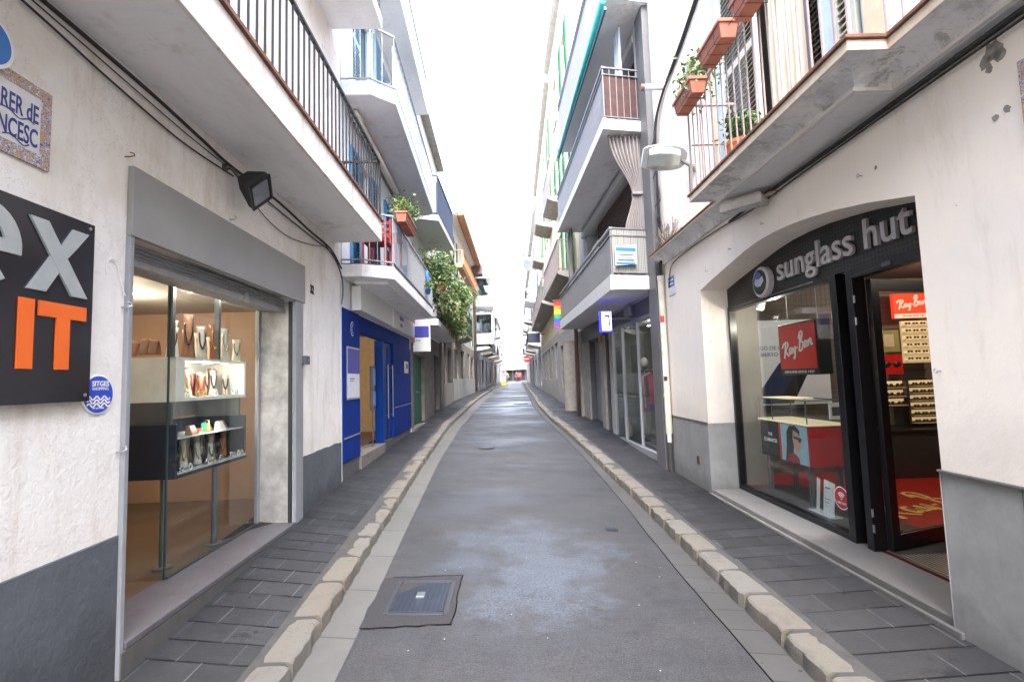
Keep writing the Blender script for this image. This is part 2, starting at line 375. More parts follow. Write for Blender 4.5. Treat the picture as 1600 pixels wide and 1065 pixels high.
# ---------------------------------------------------------------- the ground
def interp(tb, y):
    for (a,b),(c,d) in zip(tb, tb[1:]):
        if y <= c: return b+(d-b)*(y-a)/(c-a)
    return tb[-1][1]
YS = [-16,0,2.7,5,8,13.2,25,52,80,140]
zL = list(zip(YS,[-.6,-.14,0,.14,.27,.43,.66,.88,1.08,1.3])); zR = list(zip(YS,[-.1,-.02,0,.02,.10,.37,.65,.88,1.08,1.3]))
xL = [(-16,-1.28),(2.8,-1.30),(3.7,-1.34),(5.4,-1.43),(8,-1.57),(13.2,-1.83),(20,-1.93),(30,-2.0),(52,-2.1),(140,-2.1)]
xR = [(-16,1.53),(3,1.53),(6.2,1.46),(8,1.39),(10.9,1.22),(14.4,.95),(20,.80),(36,.80),(75,.85),(140,.85)]
zLW = [(-16,-.3),(0,.02),(2.67,.196),(6.4,.47),(11.7,.50),(14.2,.62),(18,.70),(24,.78),(52,1.0),(80,1.2),(140,1.42)]
zRW = [(-16,.12),(2.9,.153),(7.7,.17),(9.5,.25),(11,.36),(13.2,.49),(18,.62),(25,.78),(52,1.0),(80,1.2),(140,1.42)]
KH = .105
def sheet(name, a, b, ys, nx, mat, kind='structure'):
    """a(y), b(y) -> (x,z) of the two edges"""
    m = MB(); rows = []
    for y in ys:
        (x0,z0),(x1,z1) = a(y), b(y)
        rows.append([(x0+(x1-x0)*i/nx, y, z0+(z1-z0)*i/nx) for i in range(nx+1)])
    v = [p for r in rows for p in r]; k = nx+1
    m._add(v, [(j*k+i, j*k+i+1, (j+1)*k+i+1, (j+1)*k+i) for j in range(len(ys)-1) for i in range(nx)])
    o = m.build(name, mat, recalc=False, smooth=True)
    return tag(o, kind=kind)
def yr(a, b, n): return [a+(b-a)*i/n for i in range(n+1)]
YY = yr(-14,12,104)+yr(12.5,40,55)+yr(42,138,48)

def mk_asphalt():
    m = Mat('asphalt', (.0245,.0255,.0290), .8, 0, .32)
    m.mix(m.noise(.7,5,.7).ss(.35,.7), (.036,.036,.040))
    m.mix(m.noise(5,6,.8,(1,.8,1)).ss(.55,.66)*.5, (.010,.010,.011)); m.mix(m.voro(2.3).ss(.22,.10)*m.noise(1.9,3).gt(.52)*.5, (.010,.010,.011))
    m.mix(m.noise(2.2,6,.75,(1,.55,1)).ss(.5,.72)*.6, (.014,.0135,.015))
    m.mix(m.noise(150,3,.75).ss(.50,.68)*.75, (.085,.078,.074)); m.mix(m.noise(48,3,.8).ss(.56,.66)*.55, (.055,.053,.052)); m.mix(m.noise(42,3,.8).ss(.58,.68)*.6, (.007,.007,.008)); m.mix(m.voro(90).ss(.55,.2)*.5, (.009,.009,.0095))
    m.mix(m.voro(9).lt(.045)*m.noise(3.1,2).gt(.5), (.34,.33,.31))
    # pale bluish spill with its own outline, ahead of the camera, and a thin trail of it
    d = ((m.x-.10)*(m.x-.10)*1.5+(m.y-4.45)*(m.y-4.45)*.75)
    n = m.noise(1.9,6,.72,(1,1,1),.4)
    sp = (n-d*.20+.15).ss(.42,.66)
    sp2 = (m.noise(2.6,6,.75)-((m.x-.48)*(m.x-.48)*9+(m.y-3.8)*(m.y-3.8)*.7)*.3).ss(.50,.66)
    s = sp.mx(sp2*.7)*(m.noise(60,3,.7).ss(.3,.65))
    m.mix(s*.80, (.070,.086,.115))
    # worn wheel-polished middle
    m.mix(((m.x+.3).abs().ss(1.1,.2))*m.noise(3,4,.6,(1,.2,1)).ss(.4,.7)*.35, (.04,.043,.049))
    m.mix(m.noise(.8,3,.5,(.35,1.2,1)).ss(.58,.66)*.30, (.012,.012,.013))
    # cracks across
    cr = (m.y+m.noise(1.2,4,.7)*.5-8.9).abs().lt(.012).mx((m.y+m.noise(1.5,4,.7)*.4-14.2).abs().lt(.03))
    m.mix(cr*.8, (.006,.006,.006))
    sky_sheen = m.y.ss(9,22)*(m.noise(.55,4,.6,(.25,1,1)).ss(.46,.60)); m.mix(sky_sheen*.5, (.045,.055,.072)); m.rough((m.noise(1.1,4,.6,(.7,1.2,1)).ss(.3,.7)*.28+.50)-sky_sheen*.20)  # far bands: bluish sky reflection painted into the colour, plus lower roughness
    m.bump(m.noise(130,2,.7), .5, .005); m.bump(m.noise(3,4,.6), .25, .02); return m.m
ASPH = mk_asphalt()
def mk_paving(name, w, h, base, off=0, light=.7):
    m = Mat(name, base, .7, 0, .15)
    u = m.x+off; r = m.y/h; row = r.floor(); fy = r.fract(); c = u/w+row.mod(2)*.5; fx = c.fract()
    cell = (c.floor()*12.9898+row*78.233)._m('SINE')*43758.5; rnd = cell.fract()
    m.mix(rnd*.75, dk(base,1.55)); m.mix(m.noise(1.2,5,.7).ss(.4,.7)*.55, dk(base,.68)); m.mix(m.noise(70,2,.7).ss(.5,.75)*.3, dk(base,1.9))
    m.mix(m.noise(5,6,.8).ss(.62,.70)*.7, dk(base,.4)); m.mix(m.voro(5.5).lt(.08)*m.noise(1.7,2).gt(.45)*.75, dk(base,.35))
    jy = (fy-.5).abs().gt(.5-.0075/h); jx = (fx-.5).abs().gt(.5-.0045/w)
    br = (m.noise(1.6,3,.6)).ss(.42,.6)
    m.mix(jy*(br*.6+.4), dk(base,.22)); m.mix(jx*(m.noise(2.3,3,.6).ss(.45,.6)*light+.15), (.13,.13,.128))
    m.mix(m.noise(2.6,6,.8).ss(.58,.66)*.55, dk(base,.5)); m.rough(m.noise(1.5,4,.6).ss(.3,.7)*.25+.45)
    m.bump((jx.mx(jy))*-1.0+1.0, .55, .006); m.bump(m.noise(90,3,.6)*.6+rnd*.5, .3, .006); return m.m
PAVE_L = mk_paving('basalt_paving', .30, .19, (.027,.028,.0305), 0, .34)
PAVE_R = mk_paving('grey_slab_paving', .42, .235, (.027,.027,.0285), .13, .35)
def mk_gutter(name, base, L):
    m = Mat(name, base, .8); r = (m.y+m.x*.15)/L; fy = r.fract(); cell = ((r.floor()*12.9898)._m('SINE')*43758.5).fract()
    m.mix(cell*.6, dk(base,1.3)); m.mix(m.noise(2,5,.7).ss(.4,.7)*.5, dk(base,.75)); m.mix(m.voro(6).lt(.07)*m.noise(2.7,2).gt(.5), dk(base,.25))
    m.mix((fy-.5).abs().gt(.5-.006/L)*.8, dk(base,.3)); m.mix(m.noise(60,3,.7).ss(.55,.75)*.25, dk(base,.6))
    m.bump(m.noise(80,3,.6), .3, .004); return m.m
GUT_L = mk_gutter('pale_gutter_slabs', (.070,.0695,.067), .62); GUT_R = mk_gutter('dark_gutter_setts', (.036,.035,.035), .27)
def kerbtex():
    m = Mat('worn_kerb_stone', (.105,.099,.082), .85)
    m.mix(m.noise(2.1,3,.6,(1,.9,1)).ss(.35,.65), (.11,.095,.078)); m.mix(m.noise(1.3,3,.6).ss(.45,.6)*.7, (.105,.103,.098)); m.mix(m.noise(3.3,6,.8).ss(.5,.66)*.5, (.065,.06,.056))
    m.mix(m.noise(11,6,.8).ss(.55,.70)*.8, (.075,.05,.034)); m.mix(m.voro(42).lt(.13)*.5, (.045,.036,.03)); m.mix(m.noise(50,4,.7).ss(.6,.8)*.5, (.17,.165,.155))
    m.bump(m.noise(34,6,.8), .8, .010); m.bump(m.voro(42).ss(0,.3), .4, .004); return m.m
KERBM = kerbtex(); MORTAR = paint('kerb_mortar', (.046,.045,.044), .9, .15, 8, (.04,.04,.04), .3, .4, 50)
EARTH = plain('ground_base', (.12,.115,.11), .9)

m = MB(); m.quad((-60,-40,-1.2),(60,-40,-1.2),(60,-16,-1.2),(-60,-16,-1.2)); m.quad((-60,-16,-1.2),(60,-16,-1.2),(60,300,-1.2),(-60,300,-1.2))
tag(m.build('ground', EARTH, recalc=False), kind='structure')
gwL = lambda y: interp([(-16,.23),(4,.235),(8.6,.22),(14,.30),(20,.34),(140,.34)], y)
gwR = lambda y: interp([(-16,.22),(4,.22),(8.6,.13),(14,.14),(20,.2),(140,.2)], y)
eL = lambda y: (interp(xL,y), interp(zL,y)); eR = lambda y: (interp(xR,y), interp(zR,y))
iL = lambda y: (interp(xL,y)+gwL(y), interp(zL,y)); iR = lambda y: (interp(xR,y)-gwR(y), interp(zR,y))
sheet('road', iL, iR, YY, 10, ASPH)
sheet('gutter_left', lambda y: (eL(y)[0]-.12, eL(y)[1]+.0), lambda y: (iL(y)[0]+.004, iL(y)[1]+.004), YY, 2, GUT_L)
sheet('gutter_right', lambda y: (iR(y)[0]-.004, iR(y)[1]+.004), lambda y: (eR(y)[0]+.12, eR(y)[1]), YY, 2, GUT_R)
kw = .205
xLW = [(-16,-1.62),(2.7,-2.12),(6.43,-2.28),(11.7,-2.50),(18,-2.73),(24,-2.88),(52,-2.75),(140,-2.75)]
xRW = [(-16,2.64),(2.9,2.48),(7.7,2.40),(13.5,2.08),(19.5,1.85),(30,1.80),(57,1.65),(140,1.6)]
sheet('pavement_left', lambda y: (interp(xLW,y)-.45, interp(zLW,y)), lambda y: (eL(y)[0]-kw+.02, eL(y)[1]+KH-.008), YY, 4, PAVE_L)
sheet('pavement_right', lambda y: (eR(y)[0]+kw-.02, eR(y)[1]+KH-.008), lambda y: (interp(xRW,y)+.45, interp(zRW,y)), YY, 4, PAVE_R)

def kerb(name, e, sgn):
    rnd = random.Random(11 if sgn < 0 else 5)
    m = MB(); y = -2.0
    while y < 110:
        L = rnd.uniform(.36,.50) if y < 20 else rnd.uniform(.8,1.4) if y < 45 else 3
        y0, y1 = y+.020, y+L-.020; j = lambda a: rnd.uniform(-a,a)
        (xa,za),(xb,zb) = e(y0), e(y1); h = KH+rnd.uniform(-.004,.010); t = .007+rnd.uniform(0,.012)
        nseg = 7 if y < 14 else 2; rows = []
        ch = rnd.uniform(.0,.02)
        for i in range(nseg+1):
            u = i/nseg; yy = y0+(y1-y0)*u; x = xa+(xb-xa)*u; z = za+(zb-za)*u
            end = min(u,1-u); rd = .008*max(0,1-end*11) ; wob = j(.009) if y < 14 else 0
            fx = x+sgn*(rd*.5)+wob
            rows.append([(fx,yy,z-.12),(fx+sgn*.002,yy,z+h*.45),(fx+sgn*.008+j(.005),yy,z+h-t-rd*.4+j(.004)),(fx+sgn*(.018+.2*t),yy,z+h-t*.35-rd*.3),(fx+sgn*(.028+t*.6),yy,z+h-rd*.25+j(.003)),(x+sgn*(kw*.6),yy,z+h-rd*.12+j(.002)),(x+sgn*(kw-.01-rd-ch*u),yy,z+h-.003-rd*.2),(x+sgn*(kw-rd),yy,z-.12)])
        v = [p for r in rows for p in r]; k = 8
        fa = [(a*k+b, a*k+b+1, (a+1)*k+b+1, (a+1)*k+b) for a in range(nseg) for b in range(k-1)]
        fa += [tuple(range(k)), tuple((nseg)*k+b for b in range(k))]
        m._add(v, fa); y += L
    o = m.build(name, KERBM, smooth=True)
    o.data.set_sharp_from_angle(angle=R(17))
    tag(o, kind='structure')
    q = MB()
    for a,b in zip(YY, YY[1:]):
        (xa,za),(xb,zb) = e(a), e(b)
        hh = KH-.004
        q._add([(xa+sgn*.03,a,za-.1),(xa+sgn*.03,a,za+hh-.02),(xa+sgn*.055,a,za+hh),(xa+sgn*(kw+.03),a,za+hh+.004),
                (xb+sgn*.03,b,zb-.1),(xb+sgn*.03,b,zb+hh-.02),(xb+sgn*.055,b,zb+hh),(xb+sgn*(kw+.03),b,zb+hh+.004)],
               [(0,1,5,4),(1,2,6,5),(2,3,7,6)])
    tag(q.build(name+'_mortar', MORTAR, recalc=False), kind='structure')
m = MB()
q = [(iR(y)[0]+random.uniform(-.004,.004), y, iR(y)[1]+.003) for y in yr(1.5,30,110)]
m.wtube(q, .0045, 5); tag(m.build('gutter_joint', plain('dark_joint',(.004,.004,.004),.9,0,.1), None), kind='structure')
kerb('kerb_left', eL, -1); kerb('kerb_right', eR, 1)

def zroad(x, y):
    (x0,z0),(x1,z1) = iL(y), iR(y); t = (x-x0)/(x1-x0); return z0+(z1-z0)*t
# dark asphalt patch and the square cover in it
def patch(name, pts, mat, dz, nsub=6):
    m = MB(); (a,b,c,d) = [Vector((*p,0)) for p in pts]; v = []
    for i in range(nsub+1):
        for j in range(nsub+1):
            q = (a.lerp(b,i/nsub)).lerp(d.lerp(c,i/nsub), j/nsub)
            e = .012 if (i in (0,nsub) or j in (0,nsub)) else 0
            x = q.x+random.uniform(-e,e); y = q.y+random.uniform(-e,e); v.append((x,y,zroad(x,y)+dz))
    k = nsub+1; m._add(v, [(i*k+j, i*k+j+1, (i+1)*k+j+1, (i+1)*k+j) for i in range(nsub) for j in range(nsub)]); return m.build(name, mat, recalc=False)
PATCHM = Mat('dark_asphalt_patch', (.0125,.012,.014), .75); PATCHM.mix(PATCHM.noise(100,2,.7).ss(.5,.75)*.6, (.04,.038,.038)); PATCHM.mix(PATCHM.noise(3,4).ss(.4,.7)*.5,(.018,.017,.019)); PATCHM.bump(PATCHM.noise(130,2,.7), .5, .005); PATCHM = PATCHM.m
tag(patch('road_patch', [(-1.10,3.37),(-.49,3.42),(-.50,4.15),(-1.12,4.10)], PATCHM, .006), kind='structure')
TAR = plain('tar_seal', (.004,.004,.0045), .9, 0, .1)
m = MB()
for (a,b) in [((-1.10,3.37),(-.49,3.42)),((-.49,3.42),(-.50,4.15)),((-.50,4.15),(-1.05,4.10))]:
    q = [(a[0]+(b[0]-a[0])*i/8+random.uniform(-.008,.008), a[1]+(b[1]-a[1])*i/8+random.uniform(-.008,.008)) for i in range(9)]
    m.wtube([(x,y,zroad(x,y)+.004) for x,y in q], .005, 5)
tag(m.build('tar_joint', TAR), kind='structure')
def mk_cover():
    m = Mat('cast_iron_cover', (.018,.024,.036), .5, .3)
    gx = ((m.x*28).fract()-.5).abs().gt(.32); m.mix(gx*.6, (.008,.009,.013)); m.mix(m.noise(6,5,.7).ss(.5,.7)*.4, (.035,.038,.048))
    m.bump(gx*-1.0+1.0, .5, .006); return m.m
COVM = mk_cover()
def slab_box(m, x0, x1, y0, y1, zf, h):
    P = [(x0,y0),(x1,y0),(x1,y1),(x0,y1)]
    m._add([(x,y,zf(x,y)) for x,y in P]+[(x,y,zf(x,y)+h) for x,y in P], [(0,1,2,3),(4,5,6,7),(0,1,5,4),(1,2,6,5),(2,3,7,6),(3,0,4,7)])
t = thing('manhole_cover', 'square ribbed iron manhole cover set in a dark asphalt patch', 'manhole cover', (-.77,3.8,zroad(-.77,3.8)))
m = MB(); z = zroad(-.77,3.8)
m._add([(-.95,3.57,z-.02),(-.57,3.57,z-.02),(-.585,4.01,z-.01),(-.975,4.01,z-.01),(-.95,3.57,z+.002),(-.57,3.57,z-.001),(-.585,4.01,z+.015),(-.975,4.01,z+.019)],[(0,1,2,3),(4,5,6,7),(0,1,5,4),(1,2,6,5),(2,3,7,6),(3,0,4,7)])
m.build('cover_plate', COVM, t, .003)
m = MB()
for s0,s1,y0,y1 in [(-.99,-.955,3.55,4.03),(-.565,-.53,3.55,4.03),(-.955,-.565,3.53,3.563),(-.955,-.565,4.017,4.045)]:
    zf = zroad((s0+s1)/2,(y0+y1)/2); slab_box(m, s0,s1,y0,y1, lambda x,y: zroad(x,y)-.01, .021)
m.build('cover_frame', paint('cover_frame_iron',(.05,.052,.058),.5,.1,20,(.12,.08,.06),.3,.1,metal=.5), t, .003)
m = MB(); m.box(-.80,-.74,3.76,3.84,z+.002,z+.022); m.build('lifting_lug', STEEL, t, .004)
def round_cover(x, y, r, label):
    t = thing('manhole_cover', label, 'manhole cover', (x,y,zroad(x,y)))
    m = MB(); m.lathe((x,y,zroad(x,y)+.003), [(r,0),(r,.008),(r*.97,.01)], 24); m.build('cover_frame', BLACKM, t)
    m = MB(); m.lathe((x,y,zroad(x,y)+.006), [(r*.93,0),(r*.93,.011),(r*.9,.012)], 24); m.build('cover_plate', COVM, t)
round_cover(-.66, 10.0, .16, 'small round iron cover in the road left of centre, nearest round one')
round_cover(.12, 21.5, .32, 'dark round manhole cover farther up the road right of centre')
round_cover(-.62, 40, .36, 'round manhole cover farthest up the street in asphalt with a bluish sheen')
def slab_box(m, x0, x1, y0, y1, zf, h):
    P = [(x0,y0),(x1,y0),(x1,y1),(x0,y1)]
    m._add([(x,y,zf(x,y)) for x,y in P]+[(x,y,zf(x,y)+h) for x,y in P], [(0,1,2,3),(4,5,6,7),(0,1,5,4),(1,2,6,5),(2,3,7,6),(3,0,4,7)])
t = thing('drain_grate', 'small dark slotted drain plate in the road by the right gutter', 'drain cover', (.93,5.3,zroad(.93,5.3)))
m = MB(); slab_box(m, .88,1.0,5.27,5.35, lambda x,y: zroad(x,y)+.002, .008); m.build('grate_plate', COVM, t)
# ---------------------------------------------------------------- shared parts
def shell(t, f, L, z0, zt, wall, holes=(), s0=0, th=.36, depth=6, roof=None, zb=None):
    """facade wall with openings, plus side walls, back wall and roof; returns the wall"""
    m = MB(f); wall_holes(m, s0, L, z0, zt, holes, -th, 0); w = m.build('wall', wall, t, .006)
    m = MB(f); m.box(s0, L, -depth-.2, -depth, z0, zt)
    zb = z0 if zb is None else zb
    m.box(s0, s0+.2, -depth, -th, zb, zt); m.box(L-.2, L, -depth, -th, zb, zt); m.build('side_walls', wall, t)
    m = MB(f); m.box(s0+.2, L-.2, -depth, -th, zt-.25, zt-.02); m.build('roof', roof or SOFFIT, t)
    return w
def cover(t, f, s0, s1, z0, z1, n=-1.0):
    """a dark room closing off the wall openings"""
    m = MB(f); m.box(s0, s1, n-.05, n, z0, z1); return m.build('inner_wall', DARKW, t)
def railing(f, par, path, z0, z1, mat, sp=.11, r=.007, rail=.018, low=.05, name='railing', flat=False, lowrail=True, mid=None):
    """path: list of (s,n)"""
    m = MB(f)
    for (a,b),(c,d) in zip(path, path[1:]):
        L = math.hypot(c-a, d-b); k = max(1,int(L/sp))
        for i in range(k+1):
            u = i/k; s = a+(c-a)*u; n = b+(d-b)*u
            rr = r*(1.6 if i in (0,k) else 1)
            m.tube([(s,n,z0),(s,n,z1)], rr, 5 if sp < .2 else 6)
        zs = [z1]+([z0+low] if lowrail else [])+([mid] if mid else [])
        for z in zs:
            ux,uy = (c-a)/L,(d-b)/L; px,py = -uy*rail,ux*rail; e = rail*.6
            q = [(a-ux*e+px,b-uy*e+py),(c+ux*e+px,d+uy*e+py),(c+ux*e-px,d+uy*e-py),(a-ux*e-px,b-uy*e-py)]
            m.prism(q, z-(.012 if z == z1 else .008), z+(.012 if z == z1 else .008))
    return m.build(name, mat, par)
def louvre(m, f, s0, s1, n, z0, z1, sp=.05, fr=.05, th=.035):
    m.box(s0,s0+fr,n,n+th,z0,z1); m.box(s1-fr,s1,n,n+th,z0,z1); m.box(s0+fr,s1-fr,n,n+th,z1-fr,z1); m.box(s0+fr,s1-fr,n,n+th,z0,z0+fr)
    zm = (z0+z1)/2
    if z1-z0 > 1.2: m.box(s0+fr,s1-fr,n,n+th,zm-fr*.8,zm+fr*.8)
    z = z0+fr+.01
    while z < z1-fr-sp*.5:
        if not (z1-z0 > 1.2 and abs(z+sp/2-zm) < fr*.8+sp*.4):
            m._add([f.p(s0+fr,n+.002,z+sp*.62),f.p(s1-fr,n+.002,z+sp*.62),f.p(s1-fr,n+th-.002,z),f.p(s0+fr,n+th-.002,z),
                    f.p(s0+fr,n+.010,z+sp*.72),f.p(s1-fr,n+.010,z+sp*.72),f.p(s1-fr,n+th+.004,z+sp*.12),f.p(s0+fr,n+th+.004,z+sp*.12)],
                   [(0,1,2,3),(4,5,6,7),(0,1,5,4),(2,3,7,6),(1,2,6,5),(0,3,7,4)])
        z += sp
def shutter(par, f, s0, s1, n, z0, z1, mat, sp=.05, name='shutter', label=None):
    m = MB(f); louvre(m, f, s0, s1, n, z0, z1, sp); o = m.build(name, mat, par)
    if label: o['label'] = label
    return o
def window(par, f, s0, s1, z0, z1, fmat=None, n=-.12, bars=1, curtain=None, name='window', sill=True, glassm=None):
    fmat = fmat or WHITE; w = .045
    m = MB(f); m.box(s0,s0+w,n-.04,n,z0,z1); m.box(s1-w,s1,n-.04,n,z0,z1); m.box(s0+w,s1-w,n-.04,n,z1-w,z1); m.box(s0+w,s1-w,n-.04,n,z0,z0+w)
    for i in range(bars):
        c = s0+(s1-s0)*(i+1)/(bars+1); m.box(c-.025,c+.025,n-.04,n+.003,z0+w,z1-w)
    o = m.build(name, fmat, par)
    m = MB(f); m.box(s0+w,s1-w,n-.03,n-.022,z0+w,z1-w); m.build('pane', glassm or GLASSD, o)
    if curtain: curtain_mesh(o, f, s0+w, s1-w, n-.12, z0+.03, z1-.03, curtain)
    if sill: m = MB(f); m.box(s0-.04,s1+.04,n,.05,z0-.05,z0); m.build('sill', STONE, o, .004)
    return o
def curtain_mesh(par, f, s0, s1, n, z0, z1, mat, folds=None, amp=.03, name='curtain', gather=None):
    folds = folds or int((s1-s0)/.09)+1; k = folds*6; m = MB(f); v = []
    rows = 10; rn = random.Random(int(s0*100)+3)
    ph = [rn.uniform(-.5,.5) for _ in range(folds+1)]
    for j in range(rows+1):
        z = z0+(z1-z0)*j/rows; g = 1
        if gather: g = 1-gather[1]*math.exp(-((z-gather[0])/gather[2])**2)
        for i in range(k+1):
            u = i/k; s = s0+(s1-s0)*(.5+(u-.5)*g) if gather else s0+(s1-s0)*u
            a = amp*(1+.4*math.sin(u*9+j*.3)); v.append(f.p(s, n+a*math.sin(2*math.pi*folds*u+ph[int(u*folds)]*1.2), z))
    m._add(v, [(j*(k+1)+i, j*(k+1)+i+1, (j+1)*(k+1)+i+1, (j+1)*(k+1)+i) for j in range(rows) for i in range(k)])
    o = m.build(name, mat, par, smooth=True, recalc=False)
    so = o.modifiers.new('s','SOLIDIFY'); so.thickness = .004
    return o
def foliage(m, c, rad, n, size, rn, mats=3, droop=0, clump=6):
    """leaf clusters in an ellipsoid of world radii rad"""
    c = Vector(c); cl = []
    for _ in range(clump):
        while True:
            q = Vector((rn.uniform(-1,1),rn.uniform(-1,1),rn.uniform(-1,1)))
            if q.length < 1: break
        cl.append(Vector((q.x*rad[0],q.y*rad[1],q.z*rad[2]))*.75)
    for _ in range(n):
        k = rn.choice(cl); q = Vector((rn.gauss(0,.34)*rad[0],rn.gauss(0,.34)*rad[1],rn.gauss(0,.30)*rad[2]))
        p = c+k+q; d = Vector((rn.uniform(-1,1),rn.uniform(-1,1),rn.uniform(-.9,.7)-droop)).normalized(); w = d.cross(Vector((rn.uniform(-1,1),rn.uniform(-1,1),rn.uniform(-.5,1)))).normalized()
        L = size*rn.uniform(.6,1.5); W = L*.30
        nn = d.cross(w)*L*.12
        m.mat(rn.choices(range(mats), [5,4,2,1][:mats])[0])
        m._add([p, p+d*L*.45+w*W-nn, p+d*L, p+d*L*.45-w*W-nn, p+d*L*.5], [(0,1,4),(1,2,4),(2,3,4),(3,0,4)])
    m.mat(0)
def fronds(m, c, n, L, rn, w=.03, up=.5, dirn=None, spread=1.0):
    """arching strap leaves"""
    c = Vector(c)
    for _ in range(n):
        a = rn.uniform(0,2*math.pi); h = Vector((math.cos(a)*spread,math.sin(a)*spread,0))
        if dirn: h = (h*.6+Vector(dirn)).normalized()
        l = L*rn.uniform(.6,1.1); pts = []
        for i in range(7):
            u = i/6; pts.append(c+h*l*u*.8+Vector((0,0,l*(up*u*1.5-u*u*(.55+up)))))
        sd = h.cross(Vector((0,0,1))).normalized(); v = []
        for i,p in enumerate(pts):
            ww = w*math.sin(math.pi*min(.97,(i+.6)/7.2)); v += [p+sd*ww+Vector((0,0,-ww*.3)), p, p-sd*ww+Vector((0,0,-ww*.3))]
        m.mat(rn.choice([0,0,1,2])); m._add(v, [(i*3+j, i*3+j+1, (i+1)*3+j+1, (i+1)*3+j) for i in range(6) for j in (0,1)])
    m.mat(0)
def planter_box(m, f, s0, s1, n0, n1, z0, z1, taper=.02):
    a,b = taper,.012
    m.frust([(s0+a,n0+a),(s1-a,n0+a),(s1-a,n1-a),(s0+a,n1-a)], z0, [(s0,n0),(s1,n0),(s1,n1),(s0,n1)], z1-.03)
    m.box(s0-b,s1+b,n0-b,n1+b,z1-.03,z1)
def obox(m, c, X, Y, Z):
    """oriented box / frustum from centre and half vectors"""
    c = Vector(c); v = [c+X*a+Y*b+Z*d for d in (-1,1) for b in (-1,1) for a in (-1,1)]
    return m._add(v, [(0,1,3,2),(4,6,7,5),(0,4,5,1),(2,3,7,6),(0,2,6,4),(1,5,7,3)])

# ================================================================ LEFT: jeweller's building
f = L1 = Fac(-2.15,2.7,-2.35,7.7)
t = thing('jewellers_building', 'white rough stuccoed house with grey base, jeweller shop opening and long iron balcony', 'building', f.p(0,0,0))
bld_L1 = t
OP = (0,2.22,.30,2.56)
m = MB(f); wall_holes(m, -15, 3.715, -.6, 3.75, [OP], -.36, 0); m.build('wall', STUCCO, t, .008)  # wall carried on unseen behind the camera to block sky light
m = MB(f); wall_holes(m, -15, 3.715, 3.75, 9.6, [(-2.4,-1.3,3.76,5.9)], -.36, 0); m.build('upper_wall', OLDWALL, t, .006)
cover(t, f, -2.6,-1.1,3.7,6)
window(t, f, -2.4,-1.3,3.76,5.9, SHUT_F, sill=False, curtain=CURT)
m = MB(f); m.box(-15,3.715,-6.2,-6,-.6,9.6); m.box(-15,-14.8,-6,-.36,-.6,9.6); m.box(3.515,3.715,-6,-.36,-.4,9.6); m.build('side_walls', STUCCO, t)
m = MB(f); m.box(-14.8,3.515,-6,-.36,9.3,9.55); m.build('roof', SOFFIT, t)
m = MB(f)
def wavy_plinth(m, s0, s1, zt):
    k = 14; pts = []
    for i in range(k+1):
        s = s0+(s1-s0)*i/k; pts.append((s, zt+random.uniform(-.008,.008)))
    for (a,za),(b,zb) in zip(pts,pts[1:]):
        m._add([f.p(a,.0,-.3),f.p(a,.008,-.3),f.p(a,.008,za),f.p(a,.0,za+.004),f.p(b,.0,-.3),f.p(b,.008,-.3),f.p(b,.008,zb),f.p(b,.0,zb+.004)],[(1,2,6,5),(2,3,7,6)])
wavy_plinth(m, -15,-.035,.89); wavy_plinth(m, 2.425,3.715,.915); m.quad((-.035,0,-.3),(-.035,.008,-.3),(-.035,.008,.88),(-.035,0,.88)); m.quad((2.425,0,-.3),(2.425,.008,-.3),(2.425,.008,.91),(2.425,0,.91))
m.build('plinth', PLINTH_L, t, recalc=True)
# grey sheet metal fascia and jambs of the shop opening
PANEL_L = paint('dull_grey_sheet_metal', (.27,.268,.262), .6, .08, 2, (.34,.30,.26), .35, .06, 60)
m = MB(f); m.box(-.035,2.445,.001,.035,2.515,2.915); m.build('fascia_panel', PANEL_L, t, .004)
m = MB(f); m.box(2.222,2.41,-.05,.028,.15,2.513); m.box(-.035,-.004,-.33,.028,.12,2.513); m.build('jamb_post', paint('grey_jamb',(.26,.27,.29),.5,.08,5,(.16,.14,.12),.5,.05), t, .004)
m = MB(f)
for i in range(4):
    z = 2.425+i*.024; m.prof([(-.10,z),(-.085,z+.003),(-.08,z+.012),(-.085,z+.021),(-.10,z+.024)], .03, 2.2)
m.box(.02,2.21,-.30,-.16,2.40,2.53); m.box(.0,2.215,-.11,-.075,2.385,2.425)
so = m.build('roller_shutter', paint('worn_shutter_steel',(.33,.34,.35),.45,.1,10,(.12,.09,.07),.6,.05,metal=.3), t, .002)
m = MB(f); m.box(1.40,1.44,-.075,-.055,2.37,2.45); m.box(1.36,1.48,-.075,-.06,2.375,2.39); m.build('latch', STEEL, so)
MARBLE = Mat('grey_pink_marble_sill', (.095,.090,.100), .4); MARBLE.mix(MARBLE.noise(4,6,.75,(1,1,1),1).ss(.4,.7)*.7, (.13,.125,.135)); MARBLE.mix(MARBLE.noise(3.2,6,.8).ss(.56,.62)*.7, (.07,.06,.05)); MARBLE = MARBLE.m
m = MB(f); m.box(.0,2.22,-.36,.036,.29,.33); m.build('marble_sill', MARBLE, t, .006)
m = MB(f); m.box(2.19,2.219,-.035,-.004,.33,2.50); m.build('shutter_guide', BLACKM, t)
m = MB(f); m.box(2.212,2.219,-.355,-.036,.331,2.50); m.build('jamb_toning_panel', paint('toned_down_mottled_plaster',(.42,.41,.39),.9,.25,5,(.20,.17,.14),.6,.4,30), t)  # added panel: mottled plaster, darkened to tone down the sunlit reveal
m = MB(f); m.box(-.03,2.30,-.36,.034,-.05,.29); m.build('sill_base', paint('sill_concrete',(.085,.083,.078),.85,.12,6,(.15,.14,.12),.5,.3,40), t, .006)
